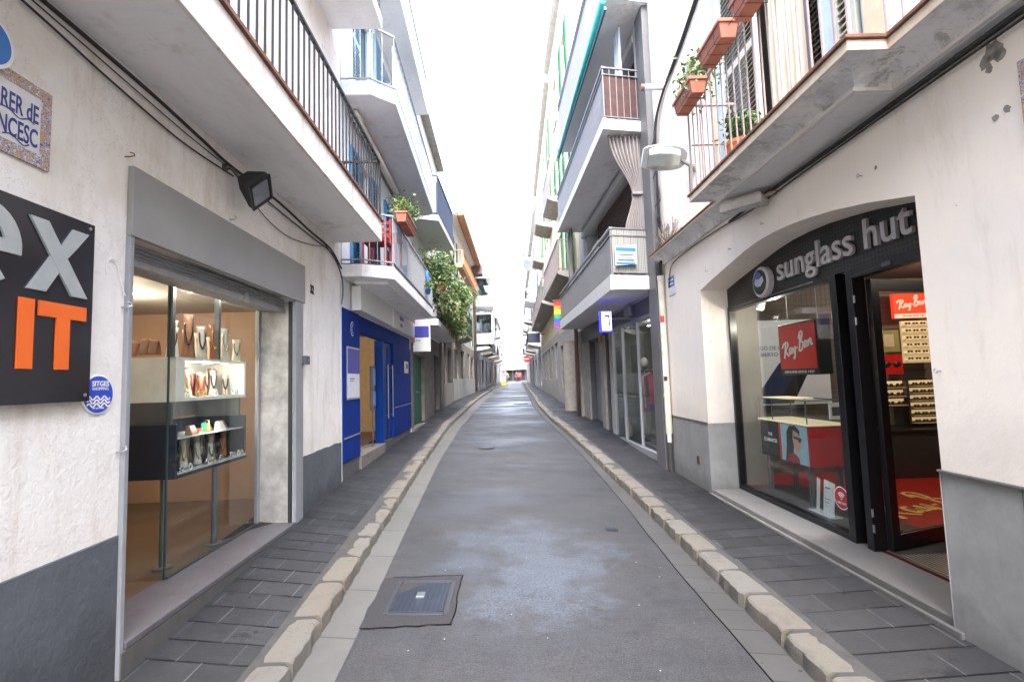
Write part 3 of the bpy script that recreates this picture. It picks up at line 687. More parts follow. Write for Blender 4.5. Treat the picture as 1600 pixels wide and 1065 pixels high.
# interior room
WARMW = Mat('peach_shop_wall', (.36,.235,.16), .8); WARMW.mix(WARMW.noise(2,3).ss(.4,.7)*.3, (.28,.18,.12)); WARMW = WARMW.m
OCHW = plain('orange_brown_wall', (.42,.20,.09), .7); CEILW = plain('pale_ceiling', (.42,.39,.36), .8)
FLB = Mat('brown_shop_floor', (.085,.055,.037), .3); FLB.mix(FLB.noise(2,5,.7).ss(.35,.7), (.13,.095,.07)); FLB = FLB.m
m = MB(f); m.box(-2.5,3.4,-3.55,-3.5,.3,2.7); m.box(3.35,3.4,-3.5,-.36,.3,2.7); m.build('shop_back_wall', WARMW, t)
m = MB(f); m.box(-2.5,-2.45,-3.5,-.36,.3,2.7); m.box(-.2,-.15,-3.5,-2.3,.33,2.5); m.box(-2.45,3.35,-3.495,-3.46,2.42,2.50); m.box(-2.45,3.35,-3.495,-3.44,2.05,2.07); m.build('shop_inner_wall', OCHW, t)
m = MB(f); m.box(-2.5,3.4,-3.5,-.36,2.58,2.65); m.build('shop_ceiling', CEILW, t)
m = MB(f); m.box(-2.5,3.4,-3.5,-.36,.27,.325); m.build('shop_floor', FLB, t)
m = MB(f); m.box(.84,2.22,-.345,-.315,2.44,2.56); m.box(2.17,2.215,-.35,-.315,.33,2.44); m.build('window_frame', GREYL, t, .002)
m = MB(f); m.box(.85,2.17,-.332,-.324,.332,2.44); m.box(.846,.854,-1.35,-.33,.332,2.44); wf = m.build('shop_window', GLASS, t)
m = MB(f); m.box(.845,.855,-.334,-.322,.332,2.44); m.box(.87,2.17,-.34,-.316,.328,.342); m.build('glass_edge', plain('dark_glass_edge',(.03,.06,.06),.3), wf)
m = MB(f)
for s,n in ((1.09,-.46),(1.72,-.46)): m.box(s-.018,s+.018,n-.03,n+.01,1.905,2.58)
m.build('display_post', GREYD, t)

# ---- balcony of the jeweller's house
m = MB(f); m.box(-12,3.5,0,.575,3.48,3.735); bal = m.build('balcony_slab', SOFFIT, t, .006)
m = MB(f); m.box(-12,3.51,.575,.60,3.475,3.735); m.box(3.5,3.525,0,.60,3.475,3.735); m.build('fascia', FASCIA, bal, .004)
m = MB(f); m.box(-12,3.53,.55,.625,3.735,3.762); m.box(3.47,3.53,.01,.55,3.735,3.762); m.build('edge_trim', RUST, bal, .006)
railing(f, bal, [(-3.6,.585),(3.49,.585),(3.49,.02)], 3.762, 4.53, IRON, .108, .0085, .017, lowrail=False)
m = MB(f); m.box(-12,3.42,0,.66,6.30,6.46); b2 = m.build('balcony_slab', SOFFIT_W, t, .005)
railing(f, b2, [(-3.6,.63),(3.40,.63),(3.40,.02)], 6.46, 7.4, IRON, .12, .008, .017)

# ---- things fixed to this wall
t = thing('shop_sign', 'big black sign board with grey and orange letters left of the jeweller', 'sign', f.p(-1,.03,1.6))
m = MB(f); m.box(-1.75,-.29,.012,.038,1.61,2.487); m.build('board', plain('gloss_black_board',(.012,.012,.018),.18), t, .003)
LET_S = plain('silver_letter_face', (.42,.46,.46), .3, .3)
m = MB(f); q = lambda P, z0=.0385, z1=.048: m._add([f.p(a,z0,z) for a,z in P]+[f.p(a,z1,z) for a,z in P], [tuple(range(len(P))),tuple(range(len(P),2*len(P)))]+[(i,(i+1)%len(P),len(P)+(i+1)%len(P),len(P)+i) for i in range(len(P))])
q([(-.645,2.425),(-.555,2.425),(-.335,2.105),(-.425,2.105)]); q([(-.425,2.425),(-.335,2.425),(-.40,2.34),(-.448,2.282),(-.515,2.28)],.0383,.0465); q([(-.645,2.105),(-.555,2.105),(-.470,2.240),(-.515,2.305)],.0383,.0465)
cs = -.83; czz = 2.265
ring = [(cs+.145*math.cos(a), czz+.165*math.sin(a)) for a in [R(d) for d in range(-50,-341,-12)][::-1]]
for i in range(24):
    a0 = R(0+i*12.7); a1 = R(0+(i+1)*12.7)
    q([(cs+.155*math.cos(a0),czz+.17*math.sin(a0)),(cs+.155*math.cos(a1),czz+.17*math.sin(a1)),(cs+.085*math.cos(a1),czz+.10*math.sin(a1)),(cs+.085*math.cos(a0),czz+.10*math.sin(a0))])
q([(cs-.09,2.235),(cs+.155,2.235),(cs+.155,2.29),(cs-.09,2.29)],.0383,.0475)
m.build('letters', LET_S, t)
m = MB(f); m.box(-.674,-.606,.0385,.047,1.76,2.062); m.box(-.584,-.336,.0385,.047,1.995,2.062); m.box(-.495,-.425,.0385,.0465,1.76,1.995)
o = m.build('letters', plain('orange_letter_face',(.75,.13,.015),.35,var=.02), t); o['label'] = 'orange capital letters'
m = MB(f)
for s,z in ((-.32,2.46),(-.32,1.64)): m.lathe((s,.038,z),[(.008,0),(.008,.004),(.004,.006)],8,'n')
m.build('screw', STEEL, t)

t = thing('round_sticker', 'round blue plaque with white lettering and waves on the white wall under the black sign', 'plaque', f.p(-.2,0,1.64))
m = MB(f); m.lathe((-.2,.001,1.64), [(.100,0),(.100,.006),(.098,.008)], 40, 'n'); m.build('rim', WHITE, t)
m = MB(f); m.lathe((-.2,.008,1.64), [(.093,0),(.093,.002)], 40, 'n'); m.build('disc', plain('plaque_blue',(.02,.07,.50),.4), t)
m = MB(f); ftext(m, f, 'SITGES', .036, -.19, .0112, 1.683, ex=.0006, bold=.0008); ftext(m, f, 'SHOPPING', .022, -.19, .0112, 1.662, ex=.0006); ftext(m, f, 'de tot i mes', .015, -.2, .0112, 1.567, ex=.0006)
for k in range(3):
    pts = [(-.072+.144*i/18, .009*math.sin(i/18*math.pi*6)+.0) for i in range(19)]
    ribbon(m, pts, .008, f.p(-.2,.0105,1.622-k*.018), f.rd, Vector((0,0,1)), f.n, .001)
m.build('lettering', WHITE, t)

def mk_azulejo():
    m = Mat('painted_tile_border', (.55,.55,.57), .3)
    n = m.noise(34,2,.5,(1,1,1),2.2); m.mix(n.ss(.50,.54)*1.0, (.50,.30,.08)); m.mix((n-.47).abs().lt(.028), (.05,.07,.25)); m.mix((m.noise(48,2,.5,(1,1,1),2)-.55).abs().lt(.02), (.06,.09,.30)); m.mix(m.voro(40).lt(.13), (.58,.42,.12)); return m.m
AZU = mk_azulejo(); TILEW = plain('glazed_pale_tile', (.62,.64,.67), .25); INK = plain('blue_glaze_lettering', (.02,.03,.22), .35)
def tile_plaque(f, s0, s1, z0, z1, lines, label, frame=.055):
    t = thing('street_name_plaque', label, 'street name plaque', f.p((s0+s1)/2,0,z0))
    m = MB(f); m.box(s0,s1,.001,.012,z0,z1); m.build('tile_border', AZU, t)
    m = MB(f); m.box(s0+frame,s1-frame,.012,.0135,z0+frame,z1-frame); m.build('tile_field', TILEW, t)
    m = MB(f)
    for (txt,size,s,z,sh) in lines: ftext(m, f, txt, size, s, .0145, z, ex=.0006, bold=.0016, align='RIGHT', sx=.50, font_shear=sh)
    m.build('lettering', INK, t); return t
t = tile_plaque(f, -1.42,-.525,2.665,3.03, [('CARRER dE',.115,-.590,2.855,.0),('SANT FRANCESC',.115,-.590,2.745,.0)], 'painted ceramic street name plaque high on the white stucco wall at left')
m = MB(f); ribbon(m, [(-.1,0),(-.05,.012),(0,-.008),(.04,.01),(.07,0)], .006, f.p(-.68,.0145,2.845), f.rd, Vector((0,0,1)), f.n, .001); ribbon(m, [(-.06,0),(-.02,.012),(.03,-.01),(.06,.004)], .006, f.p(-.69,.0145,2.738), f.rd, Vector((0,0,1)), f.n, .001); m.build('flourish', INK, t)
t = thing('traffic_sign', 'edge of a round blue and white traffic sign above the street name tiles at left', 'traffic sign', f.p(-.865,.05,3.06))
m = MB(f); m.lathe((-.865,.05,3.07),[(.112,0),(.112,.004),(.110,.006)],36,'n'); m.build('rim', WHITE, t)
m = MB(f); m.lathe((-.865,.056,3.07),[(.096,0),(.096,.0015)],36,'n'); m.build('disc', plain('sign_blue',(.02,.16,.50),.4), t)
m = MB(f); m.box(-.88,-.85,.0,.05,3.0,3.03); m.box(-.88,-.85,0,.05,3.11,3.14); m.build('bracket', STEEL, t)
t = thing('house_number', 'black house number 32 painted beside the jeweller shop opening', 'house number', f.p(2.72,0,2.67))
m = MB(f); ftext(m, f, '32', .13, 2.72, .004, 2.675, ex=.003, bold=.004, sx=.8); m.build('digits', BLACKM, t)
t = thing('lock_box', 'small grey metal box on the right jamb of the jeweller opening', 'box', f.p(2.42,.03,1.88))
m = MB(f); m.box(2.37,2.47,.03,.075,1.87,1.96); m.build('case', GREYD, t, .004); m = MB(f); m.lathe((2.42,.075,1.915),[(.012,0),(.012,.004)],10,'n'); m.build('keyhole_plate', STEEL, t)
for i,(s,z,lb) in enumerate([(-.06,2.955,'rusty hook just above the left corner of the grey metal fascia'),(1.02,2.955,'pale little hook above the middle of the grey metal fascia'),(-.06,1.33,'small iron hook on the white wall edge low beside the jeweller glass'),(-.05,2.11,'ring hook on the white wall edge beside the black sign')]):
    m = MB(f); m.tube([(s,0,z),(s,.03,z),(s+.012,.045,z+.01),(s+.02,.035,z+.028),(s+.01,.02,z+.03)], .0035, 6)
    tag(m.build('wall_hook', RUST if i == 0 else STEEL, None, loc=f.p(s,0,z)), lb, 'hook', 'hooks on the jeweller wall')
m = MB(f); m.wtube(catmull([f.p(-.17,.006,2.26),f.p(-.175,.008,2.31),f.p(-.15,.008,2.355),f.p(-.115,.008,2.35),f.p(-.08,.008,2.28),f.p(-.05,.008,2.20),f.p(-.035,.008,2.175),f.p(-.02,.006,2.19)],4), .003, 5)
tag(m.build('bent_wire', WHITE, None, loc=f.p(-.1,0,2.2)), 'thin white bent wire stuck on the stucco beside the shop corner', 'wire')

# cables along the wall under the balcony
def cable(pts, r, label, mat=CABLE, name='cable', group='cables along the left house'):
    m = MB(WD); q = catmull(pts, 8); m.wtube(q, r, 6); return tag(m.build(name, mat, None, smooth=True, loc=pts[0]), label, 'cable', group)
P = f.p
cable([P(-3,.012,3.455),P(-1,.012,3.45),P(0,.012,3.435),P(.6,.014,3.40),P(1.0,.02,3.37),P(1.8,.012,3.40),P(2.6,.014,3.36),P(3.3,.02,3.33),P(3.72,.02,3.18)], .011, 'thickest black cable tucked under the left balcony slab')
cable([P(-3,.02,3.42),P(-1,.02,3.38),P(-.2,.02,3.31),P(.4,.02,3.27),P(1.02,.025,3.30)], .006, 'black cable hanging lowest on the white wall before the floodlight')
cable([P(-1.2,.016,3.43),P(-.3,.018,3.385),P(.4,.018,3.35),P(1.04,.025,3.335)], .004, 'thin black cable sagging between two thicker ones before the floodlight')
cable([P(1.1,.03,3.30),P(1.5,.02,3.17),P(2.0,.02,3.12),P(2.6,.02,3.20),P(3.1,.02,3.31)], .0045, 'thin black cable sagging below the slab beyond the floodlight')
cable([P(1.1,.03,3.33),P(1.9,.02,3.31),P(2.7,.02,3.30),P(3.4,.02,3.28),P(3.70,.03,3.05),P(3.74,.03,2.82)], .007, 'black cable running beyond the floodlight to the corner of the blue shop')
cable([P(3.0,.03,3.34),P(3.45,.03,3.22),P(3.66,.035,3.06),P(3.73,.035,2.9),P(3.68,.03,2.7)], .006, 'tangled cable loop at the corner above the blue shop')

# floodlight
t = thing('floodlight', 'black square floodlight on a bracket under the left balcony', 'floodlight', f.p(1.0,0,3.3))
A = (f.n*.80+f.d*.02+Vector((0,0,-.60))).normalized(); B = A.cross(Vector((0,0,1))).normalized(); B = (B*math.cos(.0)).normalized(); Cc = B.cross(A).normalized()
B, Cc = (B*math.cos(R(28))+Cc*math.sin(R(28))), (Cc*math.cos(R(28))-B*math.sin(R(28)))
c0 = f.p(1.02,.10,3.27); c1 = c0+A*.13; hb, hf, hc, hcf = .06, .125, .05, .098
m = MB(); v = [c0+B*a*hb+Cc*b*hc for a,b in ((-1,-1),(1,-1),(1,1),(-1,1))]+[c1+B*a*hf+Cc*b*hcf for a,b in ((-1,-1),(1,-1),(1,1),(-1,1))]+[c1+A*.035+B*a*hf+Cc*b*hcf for a,b in ((-1,-1),(1,-1),(1,1),(-1,1))]
m._add(v, [(0,1,2,3),(0,1,5,4),(1,2,6,5),(2,3,7,6),(3,0,4,7),(4,5,9,8),(5,6,10,9),(6,7,11,10),(7,4,8,11),(8,9,10,11)])
m.build('housing', BLACKM, t, .005)
m = MB()
for a0,a1,b0,b1 in ((-1,1,-1,-.82),(-1,1,.82,1),(-1,-.85,-.82,.82),(.85,1,-.82,.82)):
    v = [c1+A*h+B*a*hf*1.04+Cc*b*hcf*1.04 for h in (.036,.052) for a,b in ((a0,b0),(a1,b0),(a1,b1),(a0,b1))]
    m._add(v, [(0,1,2,3),(4,5,6,7),(0,1,5,4),(1,2,6,5),(2,3,7,6),(3,0,4,7)])
m.build('front_frame', BLACK, t)
m = MB(); m._add([c1+A*.042+B*a*hf*.86+Cc*b*hcf*.82 for a,b in ((-1,-1),(1,-1),(1,1),(-1,1))], [(0,1,2,3)]); m.build('lens', plain('floodlight_lens',(.45,.5,.52),.12,.6), t)
m = MB(); m.wtube([f.p(.93,.0,3.33),f.p(.95,.05,3.33),c0+A*.01-Cc*.02], [.016,.014,.012], 8); m.lathe
m.wtube([f.p(.93,.0,3.33),f.p(.93,.02,3.33)], .028, 10); m.build('bracket', paint('bracket_iron',(.10,.09,.08),.6,.1,20,(.3,.25,.2),.5,.1), t)

# ---- jeweller display furniture and goods
t = thing('display_case', 'white open display case on the wall level behind the jeweller glass', 'display case', f.p(1.6,-.6,1.55), )
CW = plain('white_lacquer', (.82,.81,.78), .4)
m = MB(f); a,b,c,d = 1.09,2.15,-.82,-.43
m.box(a,b,c,d,1.885,1.905); m.box(a,b,c,d,1.56,1.588); m.box(a,a+.11,c,d,1.588,1.885); m.box(b-.03,b,c,d,1.588,1.885); m.box(a+.11,b-.03,c,c+.02,1.588,1.885)
m.build('carcass', CW, t, .002)
m = MB(f)
for s in (1.45,1.75,2.0): m.lathe((s,-.55,1.877),[(.02,0),(.02,.006)],12)
m.build('spot_lamp', emis('case_spot_glow',(1,.88,.7),2.5), t)
t = thing('display_case', 'dark blue open display case on steel legs behind the jeweller glass', 'display case', f.p(1.5,-.6,.33))
NAVY = plain('dark_navy_lacquer', (.016,.026,.045), .5, 0, .3)
m = MB(f); a,b,c,d = 1.04,2.12,-.86,-.39
m.box(a,a+.025,c,d,.985,1.39); m.box(b-.025,b,c,d-.02,1.03,1.39); m.box(a+.025,b-.025,c,c+.02,1.0,1.39); m.box(a+.025,b-.025,c+.02,d,.985,1.01); m.build('carcass', NAVY, t, .002)
m = MB(f); m.box(a+.025,b-.03,c+.02,d-.03,1.27,1.278); m.box(a+.03,b-.03,d-.08,d-.0,1.012,1.02); m.build('glass_shelf', plain('shelf_glass_edge',(.45,.5,.5),.15), t)
m = MB(f)
for s,n in ((1.09,-.50),(1.62,-.42)):
    m.tube([(s,n,.34),(s,n,.985)], .024, 14); m.lathe((s,n,.327),[(.065,0),(.065,.012),(.03,.016)],20)
m.build('leg', plain('satin_leg_steel',(.22,.25,.28),.3,.7), t)
m = MB(f); m.box(a+.03,b-.03,c,c+.025,1.41,1.545); m.box(a+.03,a+.055,-.86,-.45,1.39,1.56); m.box(b-.06,b-.03,-.86,-.45,1.39,1.56); m.build('glass_frame', GREYD, t)
t = thing('shop_counter', 'low wooden counter at the back of the jeweller room', 'counter', f.p(1.5,-2.4,.33))
WOODB = paint('brown_wood', (.22,.12,.06), .5, .2, 4, (.1,.05,.02), .2, .05)
m = MB(f); m.box(.3,3.0,-2.9,-2.4,.33,1.15); m.build('counter_body', WOODB, t, .004); m = MB(f); m.box(.27,3.03,-2.93,-2.37,1.15,1.19); m.build('counter_top', CW, t, .004)

MATS_N = {'ivory':IVORY,'amber':AMBER,'brown':LEATHER,'grey':LINEN,'gold':GOLD,'silver':SILVER,'dark':JET,'red':plain('red_beads',(.4,.03,.02),.3),'green':plain('green_stones',(.03,.16,.09),.25)}
def necklace_stand(s, n, z, h, body, bead, label, w=.045, lean=.03, pend=True, group='jewellery stands', turn=48):
    f = Turn(L1, s, n, turn+(int(s*100)%5-2)*5)
    t = thing('necklace_stand', label, 'necklace stand', f.p(s,n,z), group)
    m = MB(f); k = 8; v = []
    for i in range(k+1):
        u = i/k; ww = w*(1.15-.75*u+ .55*(u*u*u*u)); dd = .016*(1-.35*u)
        zz = z+h*u; nn = n-lean*u
        v += [f.p(s-ww,nn-.006,zz), f.p(s-ww*.5,nn+dd,zz), f.p(s,nn+dd*1.25,zz), f.p(s+ww*.5,nn+dd,zz), f.p(s+ww,nn-.006,zz), f.p(s,nn-.012,zz)]
    m._add(v, [(i*6+j, i*6+(j+1)%6, (i+1)*6+(j+1)%6, (i+1)*6+j) for i in range(k) for j in range(6)]+[tuple(range(6)),tuple(k*6+j for j in range(6))])
    m.build('bust', MATS_N[body], t, smooth=True)
    m = MB(f); pts = []
    for i in range(9):
        a = math.pi*i/8; pts.append(f.p(s-math.cos(a)*w*.62, n-lean*.5+.030, z+h*.80-math.sin(a)*h*.45))
    m.wtube(catmull(pts,3), .0055, 6)
    if pend: m.ball((s,n+.022,z+h*.32), .012)
    m.build('necklace', MATS_N[bead], t, smooth=True)
ordn = ['first','second','third','fourth','fifth','sixth','seventh','eighth','ninth','tenth','eleventh','twelfth']
rj = random.Random(12); BO = ['ivory','ivory','brown','ivory','grey','ivory','amber','ivory','ivory','grey','ivory','brown']; BE = ['amber','dark','dark','gold','dark','red','gold','dark','silver','dark','green','silver']
HT = [.24,.31,.37,.25,.29,.24,.33,.22,.31,.27,.22,.24]
for i in range(11):
    necklace_stand(1.15+.094*i, -.49-.07*(i%2), 1.905, HT[i], BO[i], BE[i], f'{ordn[i]} necklace stand from left on top of the white case, {BO[i]} with {BE[i]} beads', .034+.006*(i%3), .045)
for i in range(9):
    necklace_stand(1.26+.095*i, -.56-.07*(i%2), 1.59, .19+.02*(i%4), BO[(i*5+3)%12], BE[(i*7+1)%12], f'{ordn[i]} necklace stand from left inside the white case, {BO[(i*5+3)%12]} with {BE[(i*7+1)%12]} beads', .034)
for i in range(10):
    necklace_stand(1.13+.095*i, -.50-.06*(i%2), 1.02, .15+.03*(i%3)+rj.uniform(0,.03), BO[(i*5+2)%12], BE[(i*7+4)%12], f'{ordn[i]} stand from left in the lower dark tray, {BO[(i*5+2)%12]} with {BE[(i*7+4)%12]} beads', .033)
def cuff(s, n, z, w, h, mat, label):
    m = MB(f); o_ = [(s-w+2*w*i/10, h*math.sin(math.pi*(.08+.84*i/10))) for i in range(11)]
    v = []
    for a,hh in o_: v += [f.p(a,n-.03,z+hh), f.p(a,n+.03,z+hh), f.p(a,n+.03,z+hh-.012), f.p(a,n-.03,z+hh-.012)]
    m._add(v, [(i*4+j,i*4+(j+1)%4,(i+1)*4+(j+1)%4,(i+1)*4+j) for i in range(10) for j in range(4)]+[(0,1,2,3),(40,41,42,43)])
    tag(m.build('bracelet_arch', mat, None, .001, smooth=True, loc=f.p(s,n,z)), label, 'bracelet', 'bracelets on the white case')
cuff(1.13,-.62,1.905,.035,.14,LEATHER,'brown leather bracelet arch nearest the glass corner on the white case')
cuff(1.15,-.70,1.905,.035,.15,LEATHER,'second brown leather bracelet arch deeper on the white case')
cuff(1.16,-.79,1.905,.035,.13,LEATHER,'deepest brown leather bracelet arch on the white case')
def jewel(name, s, n, z, mat, label, kind):
    m = MB(f)
    if kind == 'block': m.frust([(s-.045,n-.03),(s+.045,n-.03),(s+.045,n+.03),(s-.045,n+.03)], z, [(s-.03,n-.03),(s+.03,n-.03),(s+.03,n),(s-.03,n)], z+.075)
    elif kind == 'ring': m.wtube([f.p(s+.02*math.cos(a),n,z+.02+.02*math.sin(a)) for a in [2*math.pi*i/14 for i in range(15)]], .005, 6); m.ball((s,n,z+.044),.008)
    elif kind == 'bowl': m.lathe((s,n,z),[(.02,0),(.05,.02),(.055,.035),(.05,.035),(.02,.01)],18)
    elif kind == 'cone': m.lathe((s,n,z),[(.025,0),(.022,.01),(.008,.06),(.004,.1)],12)
    tag(m.build(name, mat, None, smooth=kind!='block', loc=f.p(s,n,z)), label, 'jewellery', 'small jewellery in the window')
k = 0
for (s,mt,kd,lb) in [(1.18,LEATHER,'block','brown leather block'),(1.30,SILVER,'cone','silver cone'),(1.42,LEATHER,'block','second leather block'),(1.55,MATS_N['red'],'bowl','red bowl'),(1.66,AMBER,'cone','amber cone'),(1.72,MATS_N['green'],'block','green velvet block'),(1.84,IVORY,'block','ivory block'),(1.96,LEATHER,'block','rightmost leather block')]:
    jewel('jewellery_display', s, -.50-.05*(k%2), 1.278, mt, lb+' on the upper shelf of the dark case', kd); k += 1
for i,(s,mt) in enumerate([(1.28,SILVER),(1.42,GOLD),(1.52,GOLD),(1.60,SILVER),(1.70,SILVER),(1.82,GOLD),(1.95,SILVER),(2.03,SILVER)]):
    jewel('ring', s, -.455, 1.588, mt, f'{ordn[i]} ring from the left along the front of the white case', 'ring')
for i,(s,mt) in enumerate([(1.16,SILVER),(1.27,IVORY),(1.50,SILVER),(1.60,GOLD),(1.70,SILVER),(1.88,SILVER),(2.00,IVORY),(2.06,SILVER)]):
    jewel('ring', s, -.415, 1.02, mt, f'{ordn[i]} ring from the left along the front of the lower tray', 'ring')
spec2 = [('amber',.16),('ivory',.19),('gold',.14),('ivory',.20),('brown',.17),('ivory',.18),('amber',.20),('grey',.16),('ivory',.15)]
for i,(bo,h) in enumerate(spec2):
    necklace_stand(1.14+.105*i, -.66-.03*(i%2), 1.02, h+.08, bo, 'silver' if i%2 else 'gold', f'{ordn[i]} stand from left in the back row of the dark tray, {bo}', .042)
for i,(bo,h) in enumerate([][:0]+[('ivory',.13),('amber',.12),('silver',.10),('ivory',.14),('red',.11),('gold',.12),('ivory',.13)]):
    necklace_stand(1.26+.12*i, -.70, 1.60, h+.08, bo, 'dark', f'{ordn[i]} small stand from left at the back of the white case, {bo}', .038)
jewel('silver_bowl', 2.02,-.50,1.02,SILVER,'shallow silver bowl at the right end of the lower tray','bowl')
def lamp_point(name, loc, power, col, r=.06, spot=None):
    l = bpy.data.lights.new(name, 'POINT'); l.energy = power; l.color = col; l.shadow_soft_size = r
    o = link(bpy.data.objects.new(name, l)); o.location = loc; return o
def ceiling_lamp(f, s, n, z, mat, label, r=.05, power=0, col=(1,.8,.55), dz=.12):
    t = thing('ceiling_lamp', label, 'ceiling lamp', f.p(s,n,z))
    m = MB(f); m.lathe((s,n,z-.03),[(r,0),(r,.03)],18); m.build('lamp_body', WHITE, t); m = MB(f); m.lathe((s,n,z-.035),[(r*.8,0),(r*.8,.005)],18); m.build('lamp_disc', mat, t)
    if power: lamp_point('room_light', f.p(s,n,z-dz), power*.2, col)
ceiling_lamp(f, .3,-1.6,2.58,LITW,'warm round ceiling lamp near the entrance of the jeweller room',.07,12,(1,.78,.58))
ceiling_lamp(f, 1.9,-1.5,2.58,LITW,'warm round ceiling lamp above the jeweller display cases',.07,26,(1,.80,.60))
ceiling_lamp(f, 1.2,-.39,2.56,LITC,'small ceiling spot right behind the jeweller glass, nearer one',.03,5,(1,.93,.82),.1)
ceiling_lamp(f, 1.7,-.42,2.56,LITC,'small ceiling spot right behind the jeweller glass, farther one',.03,1.2,(1,.93,.82),.1)
lamp_point('case_fill_light', f.p(1.6,-.50,1.86), .6, (1,.92,.8), .02); lamp_point('case_fill_light', f.p(1.6,-.48,1.38), .55, (1,.92,.8), .02)  # added fill lights inside the cases to brighten the goods
# ================================================================ LEFT: blue shop house
f = L2 = Fac(-2.30,6.43,-2.52,11.7); P = f.p; LL = f.L
WB = mk_stucco('cool_white_render', (.70,.74,.78), 16, .2, (.45,.45,.45), .3)
t = thing('blue_shop_house', 'pale house with bright blue shopfront and three balconies behind the jeweller', 'building', P(0,0,.3))
holes = [(.05,5.25,.2,2.68),(.85,1.55,3.26,5.1),(3.0,3.8,3.26,5.1),(.95,1.9,5.8,7.9),(2.6,3.4,5.8,7.9)]
shell(t, f, LL, .1, 9.3, WB, holes, th=.3)
m = MB(f); m.box(.2,LL-.2,-1.2,-1.15,3.2,8.1); m.build('inner_wall', DARKW, t)
m = MB(f); m.box(-.0,LL,-.3,.28,9.3,9.38); m.box(0,LL,-.2,.20,9.22,9.3); m.build('eaves', paint('grey_tile_eaves',(.40,.36,.32),.8,.2,8,(.2,.15,.1),.5,.3), t, .005)
# shopfront
m = MB(f)
m.box(.05,.86,-.12,.012,.62,2.68); m.box(.86,5.25,-.10,-.01,2.42,2.68)
m.box(3.30,5.25,-.12,.004,.60,2.42); m.build('shopfront_panel', BLUE, t, .006)
m = MB(f); m.box(.05,.86,-.10,-.005,.35,.62); m.box(2.42,5.25,-.10,-.015,.35,.60); m.build('shopfront_base', GREYD, t, .004)
m = MB(f); m.box(.86,2.42,-.45,.03,.35,.60); m.build('threshold', STONE_D, t, .006)
m = MB(f); m.box(.86,.91,-.14,.0,.60,2.42); m.box(2.36,2.44,-.14,.01,.60,2.42); m.build('door_frame', BLUE_D, t, .003)
for i,(a,b) in enumerate(((2.46,2.85),(2.88,3.26))):
    m = MB(f); m.box(a,b,-.09,-.045,.62,2.41); m.box(a+.05,b-.05,-.045,-.03,.72,1.45); m.box(a+.05,b-.05,-.045,-.03,1.55,2.32); o = m.build('door_leaf', BLUE_D, t, .004)
    m = MB(f); m.tube([(b-.03,.0,1.0),(b-.03,.0,2.0)],.012,8); m.tube([(b-.03,-.045,1.05),(b-.03,.0,1.05)],.006,6); m.tube([(b-.03,-.045,1.95),(b-.03,.0,1.95)],.006,6); m.build('handle', STEEL, o)
m = MB(f); m.box(.08,.84,.014,.022,.93,.95); m.box(3.35,5.2,.005,.012,1.16,1.172); m.build('rail_strip', ALU, t)
# shop room
CRW = plain('cream_shop_wall', (.72,.56,.36), .7)
m = MB(f); m.box(.3,5.0,-3.2,-3.15,.4,2.9); m.box(4.6,4.65,-3.15,-.32,.4,2.9); m.build('shop_back_wall', CRW, t)
m = MB(f); m.box(.3,5.0,-3.15,-.30,.45,.60); m.build('shop_floor', FLB, t); m = MB(f); m.box(.3,5.0,-3.15,-.30,2.70,2.75); m.build('shop_ceiling', CEILW, t)
curtain_mesh(t, f, 1.75, 2.33, -.50, .62, 2.40, CURT, amp=.04)
ceiling_lamp(f, 1.5,-1.2,2.70,LITW,'warm ceiling lamp inside the blue shop doorway',.06,30,(1,.78,.5))
# sign fascia under the balcony
t2 = thing('shop_fascia_sign', 'long white box sign under the first balcony of the blue shop', 'sign', P(2.8,.1,2.7))
m = MB(f); m.box(.44,2.60,.015,.15,2.69,3.04); m.box(2.66,5.12,.015,.13,2.69,3.04); m.build('sign_box', plain('white_sign_box',(.66,.66,.65),.5,var=.03), t2, .004)
m = MB(f); m.box(2.60,2.66,.015,.165,2.68,3.045); m.build('divider', WHITE, t2, .003)
LOGOB = plain('violet_blue_print', (.05,.05,.30), .4)
m = MB(f); m.box(3.35,3.75,.131,.135,2.90,2.98); m.box(3.38,3.62,.131,.135,2.77,2.85); m.build('logo_mark', LOGOB, t2)
t2 = thing('wall_poster', 'framed poster, violet blue above white, on the blue shop pier nearest the jeweller', 'poster', P(.5,.02,1.44))
m = MB(f); m.box(.20,.80,.013,.025,1.44,2.17); m.build('frame', ALU, t2, .002)
m = MB(f); m.box(.225,.775,.025,.029,1.80,2.145); m.build('picture', LOGOB, t2); m = MB(f); m.box(.225,.775,.025,.029,1.465,1.795); m.build('text_field', plain('poster_white',(.62,.64,.70),.5), t2)
m = MB(f); m.box(.30,.52,.0292,.031,1.72,1.735); m.box(.30,.48,.0292,.031,1.69,1.70); m.build('print', LOGOB, t2)
t2 = thing('wall_logo', 'white crescent logo painted on the blue pier above the framed poster', 'logo', P(.48,.02,2.35))
m = MB(f); pts = [(.075*math.cos(R(a)),.095*math.sin(R(a))) for a in range(60,301,20)]
ribbon(m, pts, .022, P(.48,.014,2.43), f.rd, Vector((0,0,1)), f.n, .002); ribbon(m, [(x*.55+.02,y*.6) for x,y in pts], .014, P(.48,.014,2.43), f.rd, Vector((0,0,1)), f.n, .002)
m.build('crescent', plain('pale_blue_print',(.55,.60,.85),.5), t2)
t2 = thing('intercom', 'pale square intercom panel on the blue wall right of the shop doors', 'intercom', P(4.6,.0,1.85))
m = MB(f); m.box(4.42,4.80,.005,.03,1.86,2.12); m.build('plate', plain('intercom_plate',(.6,.58,.5),.5), t2, .004); m = MB(f); m.box(4.5,4.72,.03,.034,1.96,2.06); m.build('screen', BLACK, t2)
t2 = thing('projecting_sign', 'small hanging sign, violet blue square over white, at the end of the blue shop', 'sign', P(5.35,.3,2.35))
